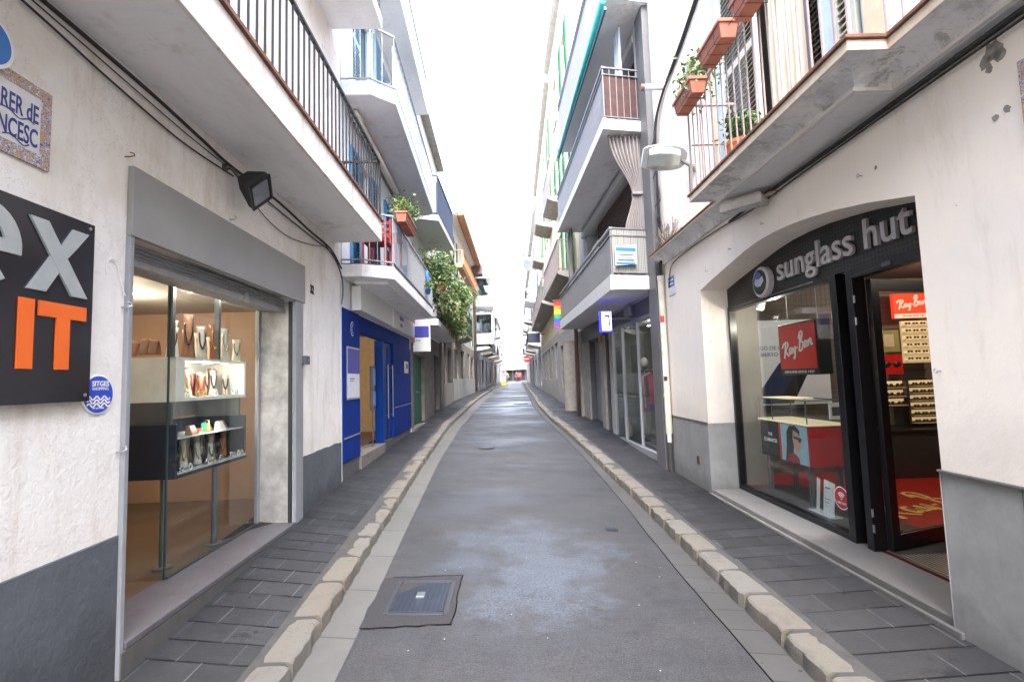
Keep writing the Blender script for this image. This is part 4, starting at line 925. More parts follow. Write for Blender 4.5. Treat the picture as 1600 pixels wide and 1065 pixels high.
m = MB(f); m.box(5.33,5.38,.06,.47,2.38,3.03); m.build('sign_panel', plain('sign_panel_white',(.66,.66,.66),.5,var=.03), t2, .004)
m = MB(f); m.box(5.322,5.33,.09,.44,2.72,2.99); m.box(5.322,5.33,.12,.24,2.64,2.66); m.build('square_mark', LOGOB, t2); m = MB(f); m.tube([(5.355,0,3.0),(5.355,.1,3.0)],.012,6); m.tube([(5.355,0,2.5),(5.355,.06,2.5)],.012,6); m.build('bracket', STEEL, t2)
# doorway goods
t2 = thing('cabinet', 'yellowish cream glass cabinet standing inside the blue shop doorway', 'cabinet', P(1.25,-.5,.6))
m = MB(f); m.box(1.02,1.30,-.75,-.28,.62,1.78); m.build('body', plain('cream_cabinet',(.60,.55,.36),.4), t2, .004); m = MB(f); m.box(1.27,1.305,-.28,-.262,.62,1.78); m.box(1.02,1.05,-.28,-.262,.62,1.78); m.box(1.0,1.32,-.77,-.26,1.78,1.80); m.build('trim', WOODB, t2)
t2 = thing('figurine', 'golden brown dressed figurine bust on top of the cream cabinet', 'figurine', P(1.12,-.5,1.8))
m = MB(f); m.lathe((1.12,-.42,1.80),[(.10,0),(.11,.04),(.07,.10),(.10,.17),(.09,.22),(.03,.26),(.03,.28)],16); m.build('torso', paint('bronze_gold',(.30,.17,.09),.45,.2,20,(.1,.05,.02),.3,.1,metal=.3), t2, smooth=True)
m = MB(f); m.ball((1.12,-.42,2.13),.062,1,1,1.2); m.build('head', plain('light_bronze',(.45,.28,.17),.4,.3), t2, smooth=True); m = MB(f); m.lathe((1.12,-.42,2.15),[(.075,0),(.07,.05),(.03,.09)],14); m.build('cap', LEATHER, t2, smooth=True)
t2 = thing('dress_form', 'draped reddish brown dress form at the left inside the blue shop doorway', 'mannequin', P(.97,-.40,.6))
m = MB(f); m.lathe((.99,-.3,.62),[(.05,0),(.05,.02),(.012,.04),(.012,.42)],12); m.build('stand', STEEL, t2); m = MB(f); m.lathe((.99,-.3,1.02),[(.09,0),(.075,.2),(.06,.35),(.085,.52),(.08,.6),(.03,.66)],14,sc=(.8,1)); m.build('dress', paint('rust_fabric',(.36,.10,.05),.8,.3,20,(.5,.3,.1),.4,.2), t2, smooth=True)
t2 = thing('leaflet_rack', 'slim grey leaflet stand in the blue shop doorway', 'stand', P(1.95,-.1,.6))
m = MB(f); m.box(1.93,2.08,-.12,-.06,1.2,1.95); m.tube([(2.0,-.09,.6),(2.0,-.09,1.2)],.012,8); m.build('rack_body', GREYD, t2, .004); m = MB(f); m.box(1.945,2.065,-.06,-.052,1.62,1.9); m.box(1.945,2.065,-.06,-.052,1.28,1.52); m.build('leaflet', plain('leaflet_blue',(.15,.25,.45),.5), t2)
m = MB(f); m.box(1.0,2.3,-1.2,-.3,.601,.612); tag(m.build('door_mat', paint('brown_mat',(.28,.13,.07),.9,.2,20,(.1,.05,.03),.4,.3), None, loc=P(1.6,-.7,.6)), 'brown mat inside the blue shop doorway', 'door mat')

# balconies
t = bpy.data.objects['blue_shop_house']
pa = [(.02,0),(.02,.28),(.25,.66),(4.42,.66),(4.85,.2),(4.85,0)]
m = MB(f); m.prism(pa, 3.08, 3.25); b1 = m.build('balcony_slab', SOFFIT_W, t, .008)
m = MB(f); m.prism([(.3,.1),(.42,.54),(4.3,.54),(4.6,.15)], 3.04,3.08); m.build('soffit_panel', WHITE, b1, .004)
m = MB(f)
for s in (2.2,3.3,4.0): m.lathe((s,.36,3.028),[(.085,0),(.085,.012)],20)
m.build('soffit_light', plain('soffit_light_glass',(.7,.7,.7),.3), b1)
pr = [(.03,.0),(.03,.27),(.26,.645),(4.41,.645),(4.83,.19),(4.83,0)]
m = MB(f); m.prism([(a,b) for a,b in pa], 3.25, 3.262); m.build('edge_trim', GREYD, b1)
railing(f, b1, pr, 3.262, 3.97, GREYL, .095, .0055, .014)
REED = paint('grey_reed_screen', (.47,.46,.46), .8, .2, 20, (.3,.3,.3), .3, .2)
m = MB(f); m.box(1.5,4.3,.615,.622,3.28,3.93); m.build('screen_sheet', REED, b1)
pb = [(.02,0),(.02,.42),(.27,.70),(4.95,.64),(5.15,.2),(5.15,0)]
m = MB(f); m.prism(pb, 5.60, 5.77); b2 = m.build('balcony_slab', SOFFIT_G, t, .006)
m = MB(f); m.prism([(.015,.0),(.015,.425),(.268,.71),(4.955,.65),(5.155,.2),(5.155,.19),(4.93,.63),(.28,.69),(.03,.41),(.03,0)], 5.605, 5.80); m.build('fascia', plain('pale_blue_fascia',(.55,.60,.66),.6), b2)
railing(f, b2, [(.04,0),(.04,.41),(.28,.69),(4.93,.63),(5.12,.2),(5.12,0)], 5.80, 6.62, GREYL, .16, .006, .016)
m = MB(f)
for k in range(8):
    a = .40+k*.56; m.box(a,a+.50,.655-.012*(a/4.6)-.012,.655-.012*(a/4.6),5.86,6.56)
m.build('screen_sheet', plain('translucent_grey_sheet',(.48,.50,.55),.4), b2)
m = MB(f); m.prism([(.02,0),(.02,.40),(.2,.6),(5.1,.55),(5.2,0)], 8.15, 8.28); b3 = m.build('balcony_slab', SOFFIT_W, t, .006)
railing(f, b3, [(.06,0),(.06,.38),(.24,.57),(5.06,.52),(5.15,0)], 8.28, 9.05, GREYL, .13, .007, .02)
m = MB(f); m.tube([(.32,.0,5.98),(.30,.10,5.95),(.38,.16,5.86),(.5,.13,5.7),(.6,.12,5.52)], .055, 12); m.tube([(.35,.10,5.52),(5.2,.10,5.50)], .062, 14)
m.build('drain_pipe', paint('old_white_pipe',(.55,.53,.48),.5,.08,6,(.2,.19,.17),.4,.05), t, smooth=True)
window(t, f, .85,1.55,3.27,5.1, SHUT_BB, sill=False, n=-.1, curtain=CURT); window(t, f, 3.0,3.8,3.27,5.1, SHUT_BB, sill=False, n=-.1)
shutter(t, f, .42,.84,.01,3.27,5.1,SHUT_BB,.05); shutter(t, f, 1.56,1.98,.01,3.27,5.1,SHUT_BB,.05); shutter(t, f, 2.6,2.99,.01,3.27,5.1,SHUT_BB,.05); shutter(t, f, 3.81,4.2,.01,3.27,5.1,SHUT_BB,.05)
window(t, f, .95,1.9,5.81,7.9, SHUT_B, sill=False, n=-.1, curtain=CURT); window(t, f, 2.6,3.4,5.81,7.9, SHUT_B, sill=False, n=-.1)
shutter(t, f, .45,.94,.01,5.81,7.9,SHUT_B,.06); shutter(t, f, 1.91,2.4,.01,5.81,7.9,SHUT_B,.06); shutter(t, f, 3.41,3.9,.01,5.81,7.9,SHUT_B,.06)
# things on the first balcony
def chair(f, s, n, z, mat, label, fl=1):
    t = thing('chair', label, 'chair', f.p(s,n,z))
    m = MB(f); m.box(s-.19,s+.19,n-.18,n+.18,z+.42,z+.45); m.build('seat', mat, t, .005)
    for a in (-.17,.17):
        for b in (-.16,.16): m = MB(f); m.box(s+a-.016,s+a+.016,n+b-.016,n+b+.016,z,z+(.84 if a*fl > 0 else .42)); m.build('leg', mat, t)
    m = MB(f)
    for q in (.56,.66,.76): m.box(s+.157*fl-.005,s+.157*fl+.018,n-.15,n+.15,z+q,z+q+.05)
    m.build('backrest', mat, t); return t
chair(f, .62,.34,3.262,REDP,'red wooden chair on the blue shop balcony',1)
t2 = thing('table', 'red wooden table behind the bars of the blue shop balcony', 'table', P(1.25,.36,3.262))
m = MB(f); m.box(1.0,1.5,.14,.56,3.93,3.965); m.build('table_top', REDP, t2, .004)
for a in (1.03,1.47):
    for b in (.17,.53): m = MB(f); m.box(a-.02,a+.02,b-.02,b+.02,3.262,3.93); m.build('leg', REDP, t2)
m = MB(f); m.frust([(1.75,.36),(1.95,.36),(1.95,.56),(1.75,.56)], 3.262, [(1.70,.33),(2.0,.33),(2.0,.6),(1.70,.6)], 3.62)
tag(m.build('storage_bucket', plain('blue_plastic',(.02,.15,.55),.35), None, .01, loc=P(1.85,.46,3.262)), 'bright blue plastic crate on the blue shop balcony', 'crate')
t2 = thing('hanging_planter', 'blue fabric planter tied outside the grey screen of the first balcony', 'planter', P(3.4,.68,3.45))
m = MB(f); m.tube([(3.40,.675,3.9),(3.41,.685,3.75),(3.4,.69,3.62)],.03,8); m.ball((3.4,.70,3.5),.075,1,.7,1.2); m.build('bag', plain('blue_cloth',(.02,.16,.55),.7), t2, smooth=True)
m = MB(f); foliage(m, P(3.2,.73,3.58), (.1,.12,.08), 120, .05, random.Random(3)); m.build('foliage', [LEAF,LEAFD,LEAFY], t2, recalc=False)
def rail_planter(f, s0, s1, n0, z, label, nleaf=500, seed=1, rad=.22, up=.14, mats=None, size=.05, group='terracotta planters hung on railings', h=.15, dn=.16, cage=True, name='planter_box'):
    rn = random.Random(seed); t = thing(name, label, 'planter', f.p((s0+s1)/2,n0,z), group)
    m = MB(f); planter_box(m, f, s0, s1, n0, n0+dn, z, z+h); m.build('pot', TERRA, t, .004)
    m = MB(f); m.box(s0+.015,s1-.015,n0+.015,n0+dn-.015,z+h-.04,z+h-.015); m.build('soil', plain('potting_soil',(.04,.025,.015),.95), t)
    if cage:
        m = MB(f)
        for u in (.2,.5,.8):
            s = s0+(s1-s0)*u; m.tube([(s,n0-.02,z+h+.06),(s,n0-.01,z-.01),(s,n0+dn+.012,z-.01),(s,n0+dn+.015,z+h*.6)], .003, 5)
        m.tube([(s0-.02,n0+dn+.018,z+h*.62),(s1+.02,n0+dn+.018,z+h*.62)], .003, 5); m.tube([(s0-.02,n0+dn+.01,z+.0),(s1+.02,n0+dn+.01,z+.0)],.003,5)
        m.build('wire_holder', IRON, t)
    if nleaf:
        m = MB(f); c = f.p((s0+s1)/2,n0+dn/2,z+h+up*.6); r = abs((s1-s0)*.5)
        foliage(m, c, (rad*.5 if abs(f.d.y) > .5 else r, r if abs(f.d.y) > .5 else rad*.5, up), nleaf, size, rn, clump=9)
        m.build('foliage', mats or [LEAF,LEAFY,LEAFD], t, recalc=False)
    return t
rail_planter(f, .35,1.15,.665,3.93,'terracotta planter with green sprigs hung on the blue shop balcony rail',420,5,.35,.22)

# ================================================================ LEFT: house of the plants
f = L3 = Fac(-2.52,11.7,-2.75,18); P = f.p
t = thing('dark_ground_floor_house', 'house with dark ground floor, green door and plant covered balcony beyond the blue shop', 'building', P(0,0,.4))
holes = [(.35,2.1,.3,2.35),(4.2,5.6,.3,2.5),(1.0,1.9,6.0,8.0),(3.8,4.8,6.0,8.0),(2.4,3.4,3.2,5.2)]
m = MB(f); wall_holes(m, 0, f.L, .2, 3.0, holes, -.3, 0); m.build('wall', STONE_D, t, .006)
m = MB(f); wall_holes(m, 0, f.L, 3.0, 9.6, holes, -.3, 0); m.build('upper_wall', WHITEW, t, .006)
m = MB(f); m.box(0,f.L,-6,-5.8,.2,9.6); m.box(0,.2,-5.8,-.3,.2,9.6); m.box(f.L-.2,f.L,-5.8,-.3,.2,9.6); m.box(.2,f.L-.2,-.9,-.85,.3,8.5); m.build('side_walls', WHITEW, t)
m = MB(f); m.box(.2,f.L-.2,-5.8,-.3,9.4,9.55); m.build('roof', SOFFIT, t)
m = MB(f); m.box(.35,2.1,-.15,-.10,.55,2.35)
for k in range(7): m.box(.38+k*.25,.58+k*.25,-.10,-.085,.6,2.3)
o = m.build('door', SHUT_DG, t, .003); m = MB(f); m.lathe((1.25,-.085,1.4),[(.02,0),(.02,.03),(.03,.04),(.02,.05)],10,'n'); m.build('handle', STEEL, o)
m = MB(f); m.box(.0,2.2,-.1,.08,.3,.56); m.build('door_step', STONE_D, t, .006)
m = MB(f); m.box(4.25,5.55,-.2,-.16,.6,2.5); m.build('door', GREYD, t)
m = MB(f)
for s in (5.9,6.15): m.tube([(s,.05,.55),(s,.05,3.2)],.045,10)
m.build('drain_pipe', paint('grey_drain_pipe',(.30,.29,.28),.6,.1,6,(.15,.13,.1),.4,.1), t, smooth=True)
m = MB(f); m.prism([(.0,0),(.0,.30),(.15,.72),(3.0,.84),(3.0,0)], 5.60, 5.75); b = m.build('balcony_slab', SOFFIT_G, t, .006)
NAVYR = paint('navy_railing', (.035,.055,.10), .5, .1, 20, (.2,.2,.2), .3, .05)
railing(f, b, [(.03,.30),(.17,.70),(2.97,.81),(2.97,0)], 5.75, 6.75, NAVYR, .12, .010, .02)
m = MB(f); m.box(.2,2.95,.655,.675,5.78,6.6); m.build('screen_sheet', plain('navy_screen',(.06,.09,.15),.6), b)
m = MB(f); m.box(.4,6.0,0,.62,3.05,3.2); b = m.build('balcony_slab', SOFFIT_G, t, .006)
railing(f, b, [(.42,0),(.42,.6),(5.97,.6),(5.97,0)], 3.2, 4.1, IRON, .12, .009, .02)
m = MB(f); m.box(0,f.L,0,.25,9.5,9.6); m.build('eaves', STONE, t, .004)
window(t, f, 1.0,1.9,6.0,8.0, SHUT_B, sill=False); window(t, f, 3.8,4.8,6.0,8.0, SHUT_B, sill=False); window(t, f, 2.4,3.4,3.2,5.2, SHUT_B, sill=False)
m = MB(f); m.box(.02,.14,.0,.10,2.6,5.0); m.build('corner_post', paint('brick_red_post',(.30,.12,.08),.7,.1,6,(.1,.05,.04),.3,.1), t)
# plants
def big_plant(f, s, n, z, r, label, seed, nl=700, kind='leaf', pot=True, potmat=None, size=.09, fr=16, fl=.6, hang=0, name='potted_plant'):
    rn = random.Random(seed); t = thing(name, label, 'plant', f.p(s,n,z), 'plants on the overgrown balcony')
    if pot: m = MB(f); m.lathe((s,n,z),[(.09,0),(.13,.2),(.14,.2),(.14,.24),(.115,.24)],16); m.build('pot', potmat or TERRA, t, smooth=False)
    m = MB(f); zz = z+(.24 if pot else 0); c = f.p(s,n,zz)
    stem = MB(f)
    for k in range(5): stem.wtube([c, c+Vector((rn.uniform(-.1,.1),rn.uniform(-.1,.1),r[2]*.8)), c+Vector((rn.uniform(-.6,.6)*r[0],rn.uniform(-.6,.6)*r[1],r[2]*rn.uniform(1,1.7)))], [.014,.01,.004], 5)
    stem.build('stem', WOODB, t)
    if kind in ('leaf','both'): foliage(m, c+Vector((0,0,r[2]*(.9 if not hang else -.5))), r, nl, size, rn, clump=14, droop=.5 if hang else .1)
    if kind in ('frond','both'): fronds(m, c+Vector((0,0,.1)), fr, fl, rn, .022, .55)
    m.build('foliage', [LEAFD,LEAF,LEAFY], t, recalc=False); return t
big_plant(f, .55,.50,4.0,(.48,.45,.50),'big dark leafy plant nearest the blue shop, high under the grey slab',21,1500,'leaf',False,size=.075)
big_plant(f, 1.3,.50,3.9,(.35,.5,.40),'bushy plant over the first pots of the overgrown balcony',22,1300,'both',True,size=.08)
big_plant(f, 2.3,.72,3.7,(.50,.6,.55),'broad leaved plant in the middle of the overgrown balcony',23,1500,'both',False,size=.10,fr=20,fl=.8)
big_plant(f, 3.5,.85,4.0,(.45,.6,.5),'palm like plant with arching fronds on the overgrown balcony',24,700,'frond',True,size=.1,fr=46,fl=1.25)
big_plant(f, 4.7,.85,3.7,(.50,.7,.55),'light green bushy plant at the far end of the overgrown balcony',25,1400,'both',True,size=.08)
for i,(s,z,lb,sd) in enumerate([(.9,3.45,'trailing green plant hanging below the red planter',31),(2.0,3.2,'dense trailing plant hanging over the dark balcony edge',32),(3.2,3.05,'trailing yellow green creeper in the middle of the plant wall',33),(4.4,3.0,'creeper hanging lowest over the dark ground floor',34),(5.5,3.3,'far creeper covering the end of the overgrown balcony',35)]):
    rn = random.Random(sd); t2 = thing('trailing_plant', lb, 'plant', P(s,.66,z), 'plants on the overgrown balcony')
    m = MB(f); foliage(m, P(s,.76,z+.48), (.26,.55,.48), 1500, .085, rn, clump=18, droop=.9); m.build('foliage', [LEAFY,LEAF,LEAFD] if i%2 else [LEAF,LEAFD,LEAFB], t2, recalc=False)
    m = MB(f)
    for k in range(9):
        a = s+rn.uniform(-.45,.45); m.wtube([P(a,.62,z+.9),P(a+rn.uniform(-.1,.1),.72,z+.3),P(a+rn.uniform(-.15,.15),.72,z-.1)], .007, 4)
    m.build('stem', LEAFB, t2)
REDPOT = plain('red_flower_pot', (.36,.05,.04), .6)
for s,z,lb in ((.75,3.85,'red planter box at the near corner of the overgrown balcony'),(1.9,3.45,'terracotta planter half hidden in leaves'),(3.0,3.2,'lower red planter half hidden in leaves')):
    t2 = thing('planter_box', lb, 'planter', P(s,.62,z), 'planters on the overgrown balcony'); m = MB(f); planter_box(m, f, s-.28, s+.28, .62, .80, z, z+.20); m.build('pot', REDPOT if 'red' in lb else TERRA, t2, .004)
    m = MB(f); foliage(m, P(s,.71,z+.25),(.1,.25,.1),160,.06,random.Random(int(s*10))); m.build('foliage',[LEAF,LEAFD,REDPOT],t2,recalc=False)

# ================================================================ generic street houses
def far_house(name, label, x0, y0, x1, y1, zg, zt, wall, floors=(), shop=None, depth=6, cat='building', eaves=None, lower=None, base=None, win=None, sh=None, pane=None):
    """floors: (z, [(s0,s1,h,shutter mat or None)], balcony (s0,s1,depth,railmat,slabmat) list)"""
    f = Fac(x0,y0,x1,y1); L = f.L; t = thing(name, label, cat, f.p(0,0,zg))
    holes = []
    for z,ws,bs in floors:
        for (a,b,h,*_) in ws: holes.append((a,b,z,z+h))
    gh = []
    if shop:
        for (a,b,h,*_) in shop: gh.append((a,b,zg+.35,zg+h))
    zsp = zg+2.9
    m = MB(f); wall_holes(m, 0, L, zg-.4, zsp, gh, -.25, 0); m.build('ground_floor_wall', lower or wall, t, .01)
    m = MB(f); wall_holes(m, 0, L, zsp, zt, holes, -.25, 0); m.build('wall', wall, t, .01)
    m = MB(f); m.box(0,L,-depth,-depth+.2,zg-.4,zt); m.box(0,.2,-depth+.2,-.25,zg-.4,zt); m.box(L-.2,L,-depth+.2,-.25,zg-.4,zt); m.box(.2,L-.2,-.7,-.65,zg,zt-.3); m.build('side_walls', wall, t)
    m = MB(f); m.box(.2,L-.2,-depth+.2,-.25,zt-.2,zt-.03); m.build('roof', STONE, t)
    if eaves: m = MB(f); e = eaves[1]; m.prof([(-.1,zt-.22),(e*.6,zt-.10),(e,zt-.02),(e,zt+.06),(-.1,zt+.16)], -.05, L+.05); m.build('eaves', eaves[0], t, .004)
    if shop:
        for (a,b,h,mt) in shop:
            if mt is None:
                window(t, f, a, b, zg+.35, zg+h, GREYD, n=-.1, bars=1, sill=False, name='shop_window')
            else: m = MB(f); m.box(a,b,-.14,-.09,zg+.15,zg+h); m.box(a+.08,b-.08,-.09,-.07,zg+.5,zg+h-.15); m.build('door', mt, t, .004)
    if base: m = MB(f); m.box(0,L,0,.03,zg-.3,zg+base[1]); m.build('plinth', base[0], t, .006)
    for z,ws,bs in floors:
        for w in ws:
            a,b,h = w[:3]; mt = w[3] if len(w) > 3 else None
            window(t, f, a, b, z, z+h, win or WHITE, n=-.1, bars=1, sill=not bs)
            if mt:
                k = (b-a)*.5; shutter(t, f, a-k, a-.01, .005, z, z+h, mt, .07); shutter(t, f, b+.01, b+k, .005, z, z+h, mt, .07)
        for (a,b,d,rm,sm) in bs:
            m = MB(f); m.prof([(0,z-.30),(d*.55,z-.22),(d*.92,z-.14),(d,z-.10),(d,z-.02),(0,z-.02)], a, b); sl = m.build('balcony_slab', sm, t, .006)
            railing(f, sl, [(a+.04,0),(a+.04,d-.05),(b-.04,d-.05),(b-.04,0)], z-.02, z+.95, rm, .13, .010, .022)
    return t, f
t,f = far_house('low_white_house','low whitewashed house with green shutters behind the overgrown balcony',-2.75,18.05,-2.93,22.6,.68,6.9,WHITEW,
  [(3.9,[(1.0,1.9,2.0,SHUT_G),(3.0,3.8,2.0,SHUT_G)],[(.6,4.2,.5,IRON,STONE)])], [(.5,1.7,2.5,GREYD),(2.4,3.9,2.4,None)], lower=STONE_D, eaves=(STONE,.25), base=(STONE,.9))
t2 = thing('potted_plant','small bush on the roof edge of the low white house','plant',f.p(.6,-.1,6.95)); m = MB(f); m.lathe((.6,-.1,6.98),[(.14,0),(.2,.25),(.2,.3)],14); m.build('pot',TERRA,t2); m = MB(f); foliage(m,f.p(.6,-.1,7.6),(.3,.4,.4),500,.12,random.Random(8)); m.build('foliage',[LEAF,LEAFY,LEAFD],t2,recalc=False)
t,f = far_house('timber_eaves_house','tall white house with long orange timber eaves and green shutters on the left',-2.93,22.65,-2.9,34,.76,9.6,WHITEW,
  [(3.9,[(1.2,2.2,2.0,SHUT_G),(5,6,2.0,SHUT_G),(8.6,9.6,2.0,SHUT_G)],[(.8,3.6,.6,IRON,STONE)]),(7.0,[(1.2,2.1,1.7,SHUT_G),(5,6,1.7,None),(8.6,9.6,1.7,None)],[])],
  [(.6,2.0,2.4,GREYD),(3.2,5.0,2.5,None),(6.5,8,2.5,GREYL),(9,10.6,2.4,None)], lower=STONE, eaves=(WHITEW,.45), base=(GREYW,1.0))
m = MB(f); m.box(-.05,11.4,.40,.66,9.42,9.66); m.box(-.05,11.4,.30,.36,9.40,9.45); m.build('timber_eaves', TIMBER, t, .01)
m = MB(f); m.prof([(.2,7.06),(.5,7.06),(.5,7.24),(.2,7.24)], .5, 9.0); b = m.build('timber_balcony', TIMBER, t, .004); railing(f, b, [(.55,.0),(.55,.5),(8.9,.5),(8.9,0)], 7.2, 7.9, TIMBER, .5, .03, .03)
m = MB(f); m.tube([(11.2,.45,9.5),(11.2,.4,9.2),(11.2,.10,8.9),(11.2,.10,.9)], .10, 10); m.build('drain_pipe', BROWNP, t, smooth=True)
m = MB(f); m.box(10.6,11.6,0,.75,8.9,9.6); m.build('eaves_box', BROWNP, t, .01)
t,f = far_house('bay_window_house','white house with stacked projecting glazed bays on the left skyline',-2.85,34.1,-2.8,44,.84,9.3,WHITEW,
  [(4.0,[(4,5,2,None),(7.5,8.5,2,None)],[(.4,3.4,1.0,IRON,WHITE),(6.8,9.2,.8,IRON,STONE)]),(6.9,[(4.5,5.5,1.8,None),(7.5,8.5,1.8,None)],[(6.8,9.2,.8,IRON,STONE)])],
  [(.8,2.4,2.4,None),(3.4,4.6,2.4,GREYD),(6,8.2,2.5,None)], lower=GREYW, eaves=(STONE,.3))
for z0,z1 in ((6.9,8.9),(4.2,6.3)):
    m = MB(f); m.box(.6,3.4,0,1.25,z0,z0+.75); m.box(.6,3.4,0,1.25,z1,z1+.12); [m.box(a,a+.08,b,b+.08,z0+.75,z1) for a in (.6,1.5,2.4,3.32) for b in (.0,1.17)]; b_ = m.build('bay', WHITE, t, .01)
    m = MB(f); m.box(.66,3.34,.1,1.19,z0+.75,z1); m.build('pane', GLASSD, b_)
GRWD = [('grey_white_house','narrow greyish house with dark balconies far down on the left',-2.8,44.1,-2.75,53,.92,9.5,GREYW,GREYD),('pale_narrow_house','pale narrow house still farther on the left',-2.75,53.1,-2.7,64,1.0,9.0,BEIGE2,STONE_D),('last_left_house','last pale house at the far left end of the street',-2.7,64.1,-2.65,80,1.08,9.8,WHITEW,GREYW)]
for nm,lb,x0,y0,x1,y1,zg,zt,w,lo in GRWD:
    L = y1-y0
    far_house(nm,lb,x0,y0,x1,y1,zg,zt,w,[(4.1,[(1,2,2,None),(L-3,L-2,2,None)],[(.6,2.6,.8,IRON,STONE),(L-3.6,L-1.2,.9,IRON,STONE)]),(7.0,[(1,2,1.8,SHUT_DG),(L-3,L-2,1.8,None)],[(L-3.6,L-1.2,.8,IRON,STONE)])],
      [(.8,2.2,2.5,None),(3.4,4.8,2.5,GREYD),(L-3,L-1,2.5,None)], lower=lo, eaves=(STONE,.35))
# ================================================================ RIGHT: sunglasses shop house
f = R1 = Fac(2.45,2.9,2.37,6.9); P = f.p
t = thing('sunglasses_shop_house', 'cream plastered house on the right with arched black shopfront and moulded balcony', 'building', P(0,0,.1))
house_R1 = t
ARC = [(.04,2.683),(.40,2.772),(.784,2.849),(1.06,2.887),(1.337,2.916),(1.6,2.929),(1.875,2.927),(2.15,2.903),(2.42,2.862),(2.75,2.812),(3.05,2.765),(3.376,2.704)]
A0, A1 = ARC[0][0], ARC[-1][0]; ZT = 3.0
m = MB(f); wall_holes(m, -15, 4.80, -.3, 3.33, [(A0,A1,.0,ZT)], -.36, 0)  # extended unseen behind the camera, keeps sky light off the near street
for (a,za),(b,zb) in zip(ARC,ARC[1:]):
    m.quad((a,0,za),(b,0,zb),(b,0,ZT),(a,0,ZT)); m.quad((a,-.36,za),(b,-.36,zb),(b,-.36,ZT),(a,-.36,ZT)); m.quad((a,-.36,za),(b,-.36,zb),(b,0,zb),(a,0,za))
m.build('wall', CREAM, t)
m = MB(f); wall_holes(m, -15, 4.80, 3.33, 8.2, [(.29,2.56,3.56,6.3)], -.36, 0); m.build('upper_wall', CREAM, t)
m = MB(f); m.box(-15,4.8,-6.2,-6,-.3,8.2); m.box(-15,-14.8,-6,-.36,-.3,8.2); m.box(4.6,4.8,-6,-.36,-.3,8.2); m.build('side_walls', CREAM, t)
m = MB(f); m.box(-14.8,4.6,-6,-.36,8.0,8.15); m.build('roof', SOFFIT, t)
m = MB(f); m.box(A1,4.80,.0,.010,-.1,1.02); m.box(A1-.008,A1,-.36,.010,.1,1.02); m.box(-15,A0,0,.012,-.3,1.04); m.box(A0,A0+.008,-.36,.012,.1,1.04)
pl = m.build('plinth', PLINTH_R, t, .004)
m = MB(f)
for s in (-.42,-1.5,-2.6): m.box(s-.003,s+.003,.0121,.0135,-.1,1.04)
m.box(-15,A0,.0121,.03,1.04,1.05); m.box(A1,4.8,.010,.02,1.02,1.03); m.build('joint', plain('plinth_joint',(.12,.12,.12),.9), pl)
# plaster scars
SCAR = paint('exposed_render', (.30,.29,.255), .95, .2, 30, (.15,.14,.12), .4, .5, 60)
m = MB(f)
for s,z,r in ((-.50,3.225,.045),(-.455,3.195,.030),(-.53,3.185,.030),(-.475,3.155,.022),(-.54,2.90,.018),(-.48,2.885,.018),(.32,2.98,.012)):
    k = 12; pts = [(s+r*(1+random.uniform(-.3,.3))*math.cos(2*math.pi*i/k), z+r*1.2*(1+random.uniform(-.3,.3))*math.sin(2*math.pi*i/k)) for i in range(k)]
    m.poly([(a,.0015,b) for a,b in pts])
m.build('plaster_scar', SCAR, t, recalc=False)
# arched blind at right (raised plaster edge seen above the near pier)
STEP = Mat('worn_pale_step', (.20,.19,.175), .7); STEP.mix(STEP.noise(3,5,.7).ss(.4,.7)*.6, (.15,.145,.135)); STEP.mix(((STEP.y*-1.0+4.35+STEP.noise(4,5,.7)*.5).ss(.1,.35))*.75, (.06,.058,.056)); STEP.mix(STEP.noise(9,5,.8).ss(.6,.7)*.5,(.2,.18,.16)); STEP = STEP.m
m = MB(f); m.box(A0+.01,A1-.01,-.40,.0,.0,.212); m.box(A0-.06,A1+.04,.0,.03,.0,.165); m.build('shop_step', STEP, t, .008)
# room
BRICKD = Mat('dark_brick_lining', (.10,.085,.08), .8); zz = BRICKD.z/.075; BRICKD.mix((zz.fract()-.5).abs().gt(.44)*.8, (.16,.15,.145)); BRICKD.mix(BRICKD.noise(3,3).ss(.4,.7)*.5, (.05,.04,.04)); BRICKD = BRICKD.m
REDFL = plain('red_shop_carpet', (.36,.018,.012), .45, var=.05)
m = MB(f); m.box(4.2,4.25,-5,-.36,.1,2.95); m.box(-1.0,4.2,-5.05,-5,.1,2.95); m.box(-1.05,-1.0,-5.05,-.36,.1,2.95); m.build('shop_back_wall', BRICKD, t)
m = MB(f); m.box(3.55,3.80,-.80,-.42,.2,2.9); m.build('pillar', paint('grey_beige_pillar',(.26,.25,.22),.7,.1,4,(.2,.2,.2),.1,.05), t)
m = MB(f); m.box(-1,4.2,-5,-.365,2.93,2.97); m.build('shop_ceiling', BLACKM, t)
m = MB(f); m.box(-1,4.2,-5,-.43,.15,.21); fl = m.build('shop_floor', REDFL, t)
YEL = plain('yellow_print', (.75,.50,.16), .5)
m = MB(); c = P(2.42,-1.86,.2125); rt = (-f.n*.83+f.d*.28).normalized(); upv = (rt.cross(Vector((0,0,1)))*-1).normalized()
upv = (f.d*.95-f.n*-.28).normalized(); rayban(m, 1.7, c, rt, upv, Vector((0,0,1)), slope=.06, w=.075, th=.001); m.build('floor_lettering', YEL, fl, recalc=False)
m = MB(f); m.box(.06,1.32,-1.05,-.42,.211,.216); mt = m.build('mat_base', BLACKM, t)
m = MB(f)
for i in range(17): n0 = -.98+i*.032; m.box(.12,1.0,n0,n0+.012,.216,.222)
m.build('mat_bar', plain('brass_grey_bar',(.34,.30,.24),.35,.6), mt)
m = MB(f); m.box(.08,1.30,-.435,-.42,.211,.222); m.build('brass_edge', plain('dull_brass',(.16,.11,.07),.5,.5), mt)
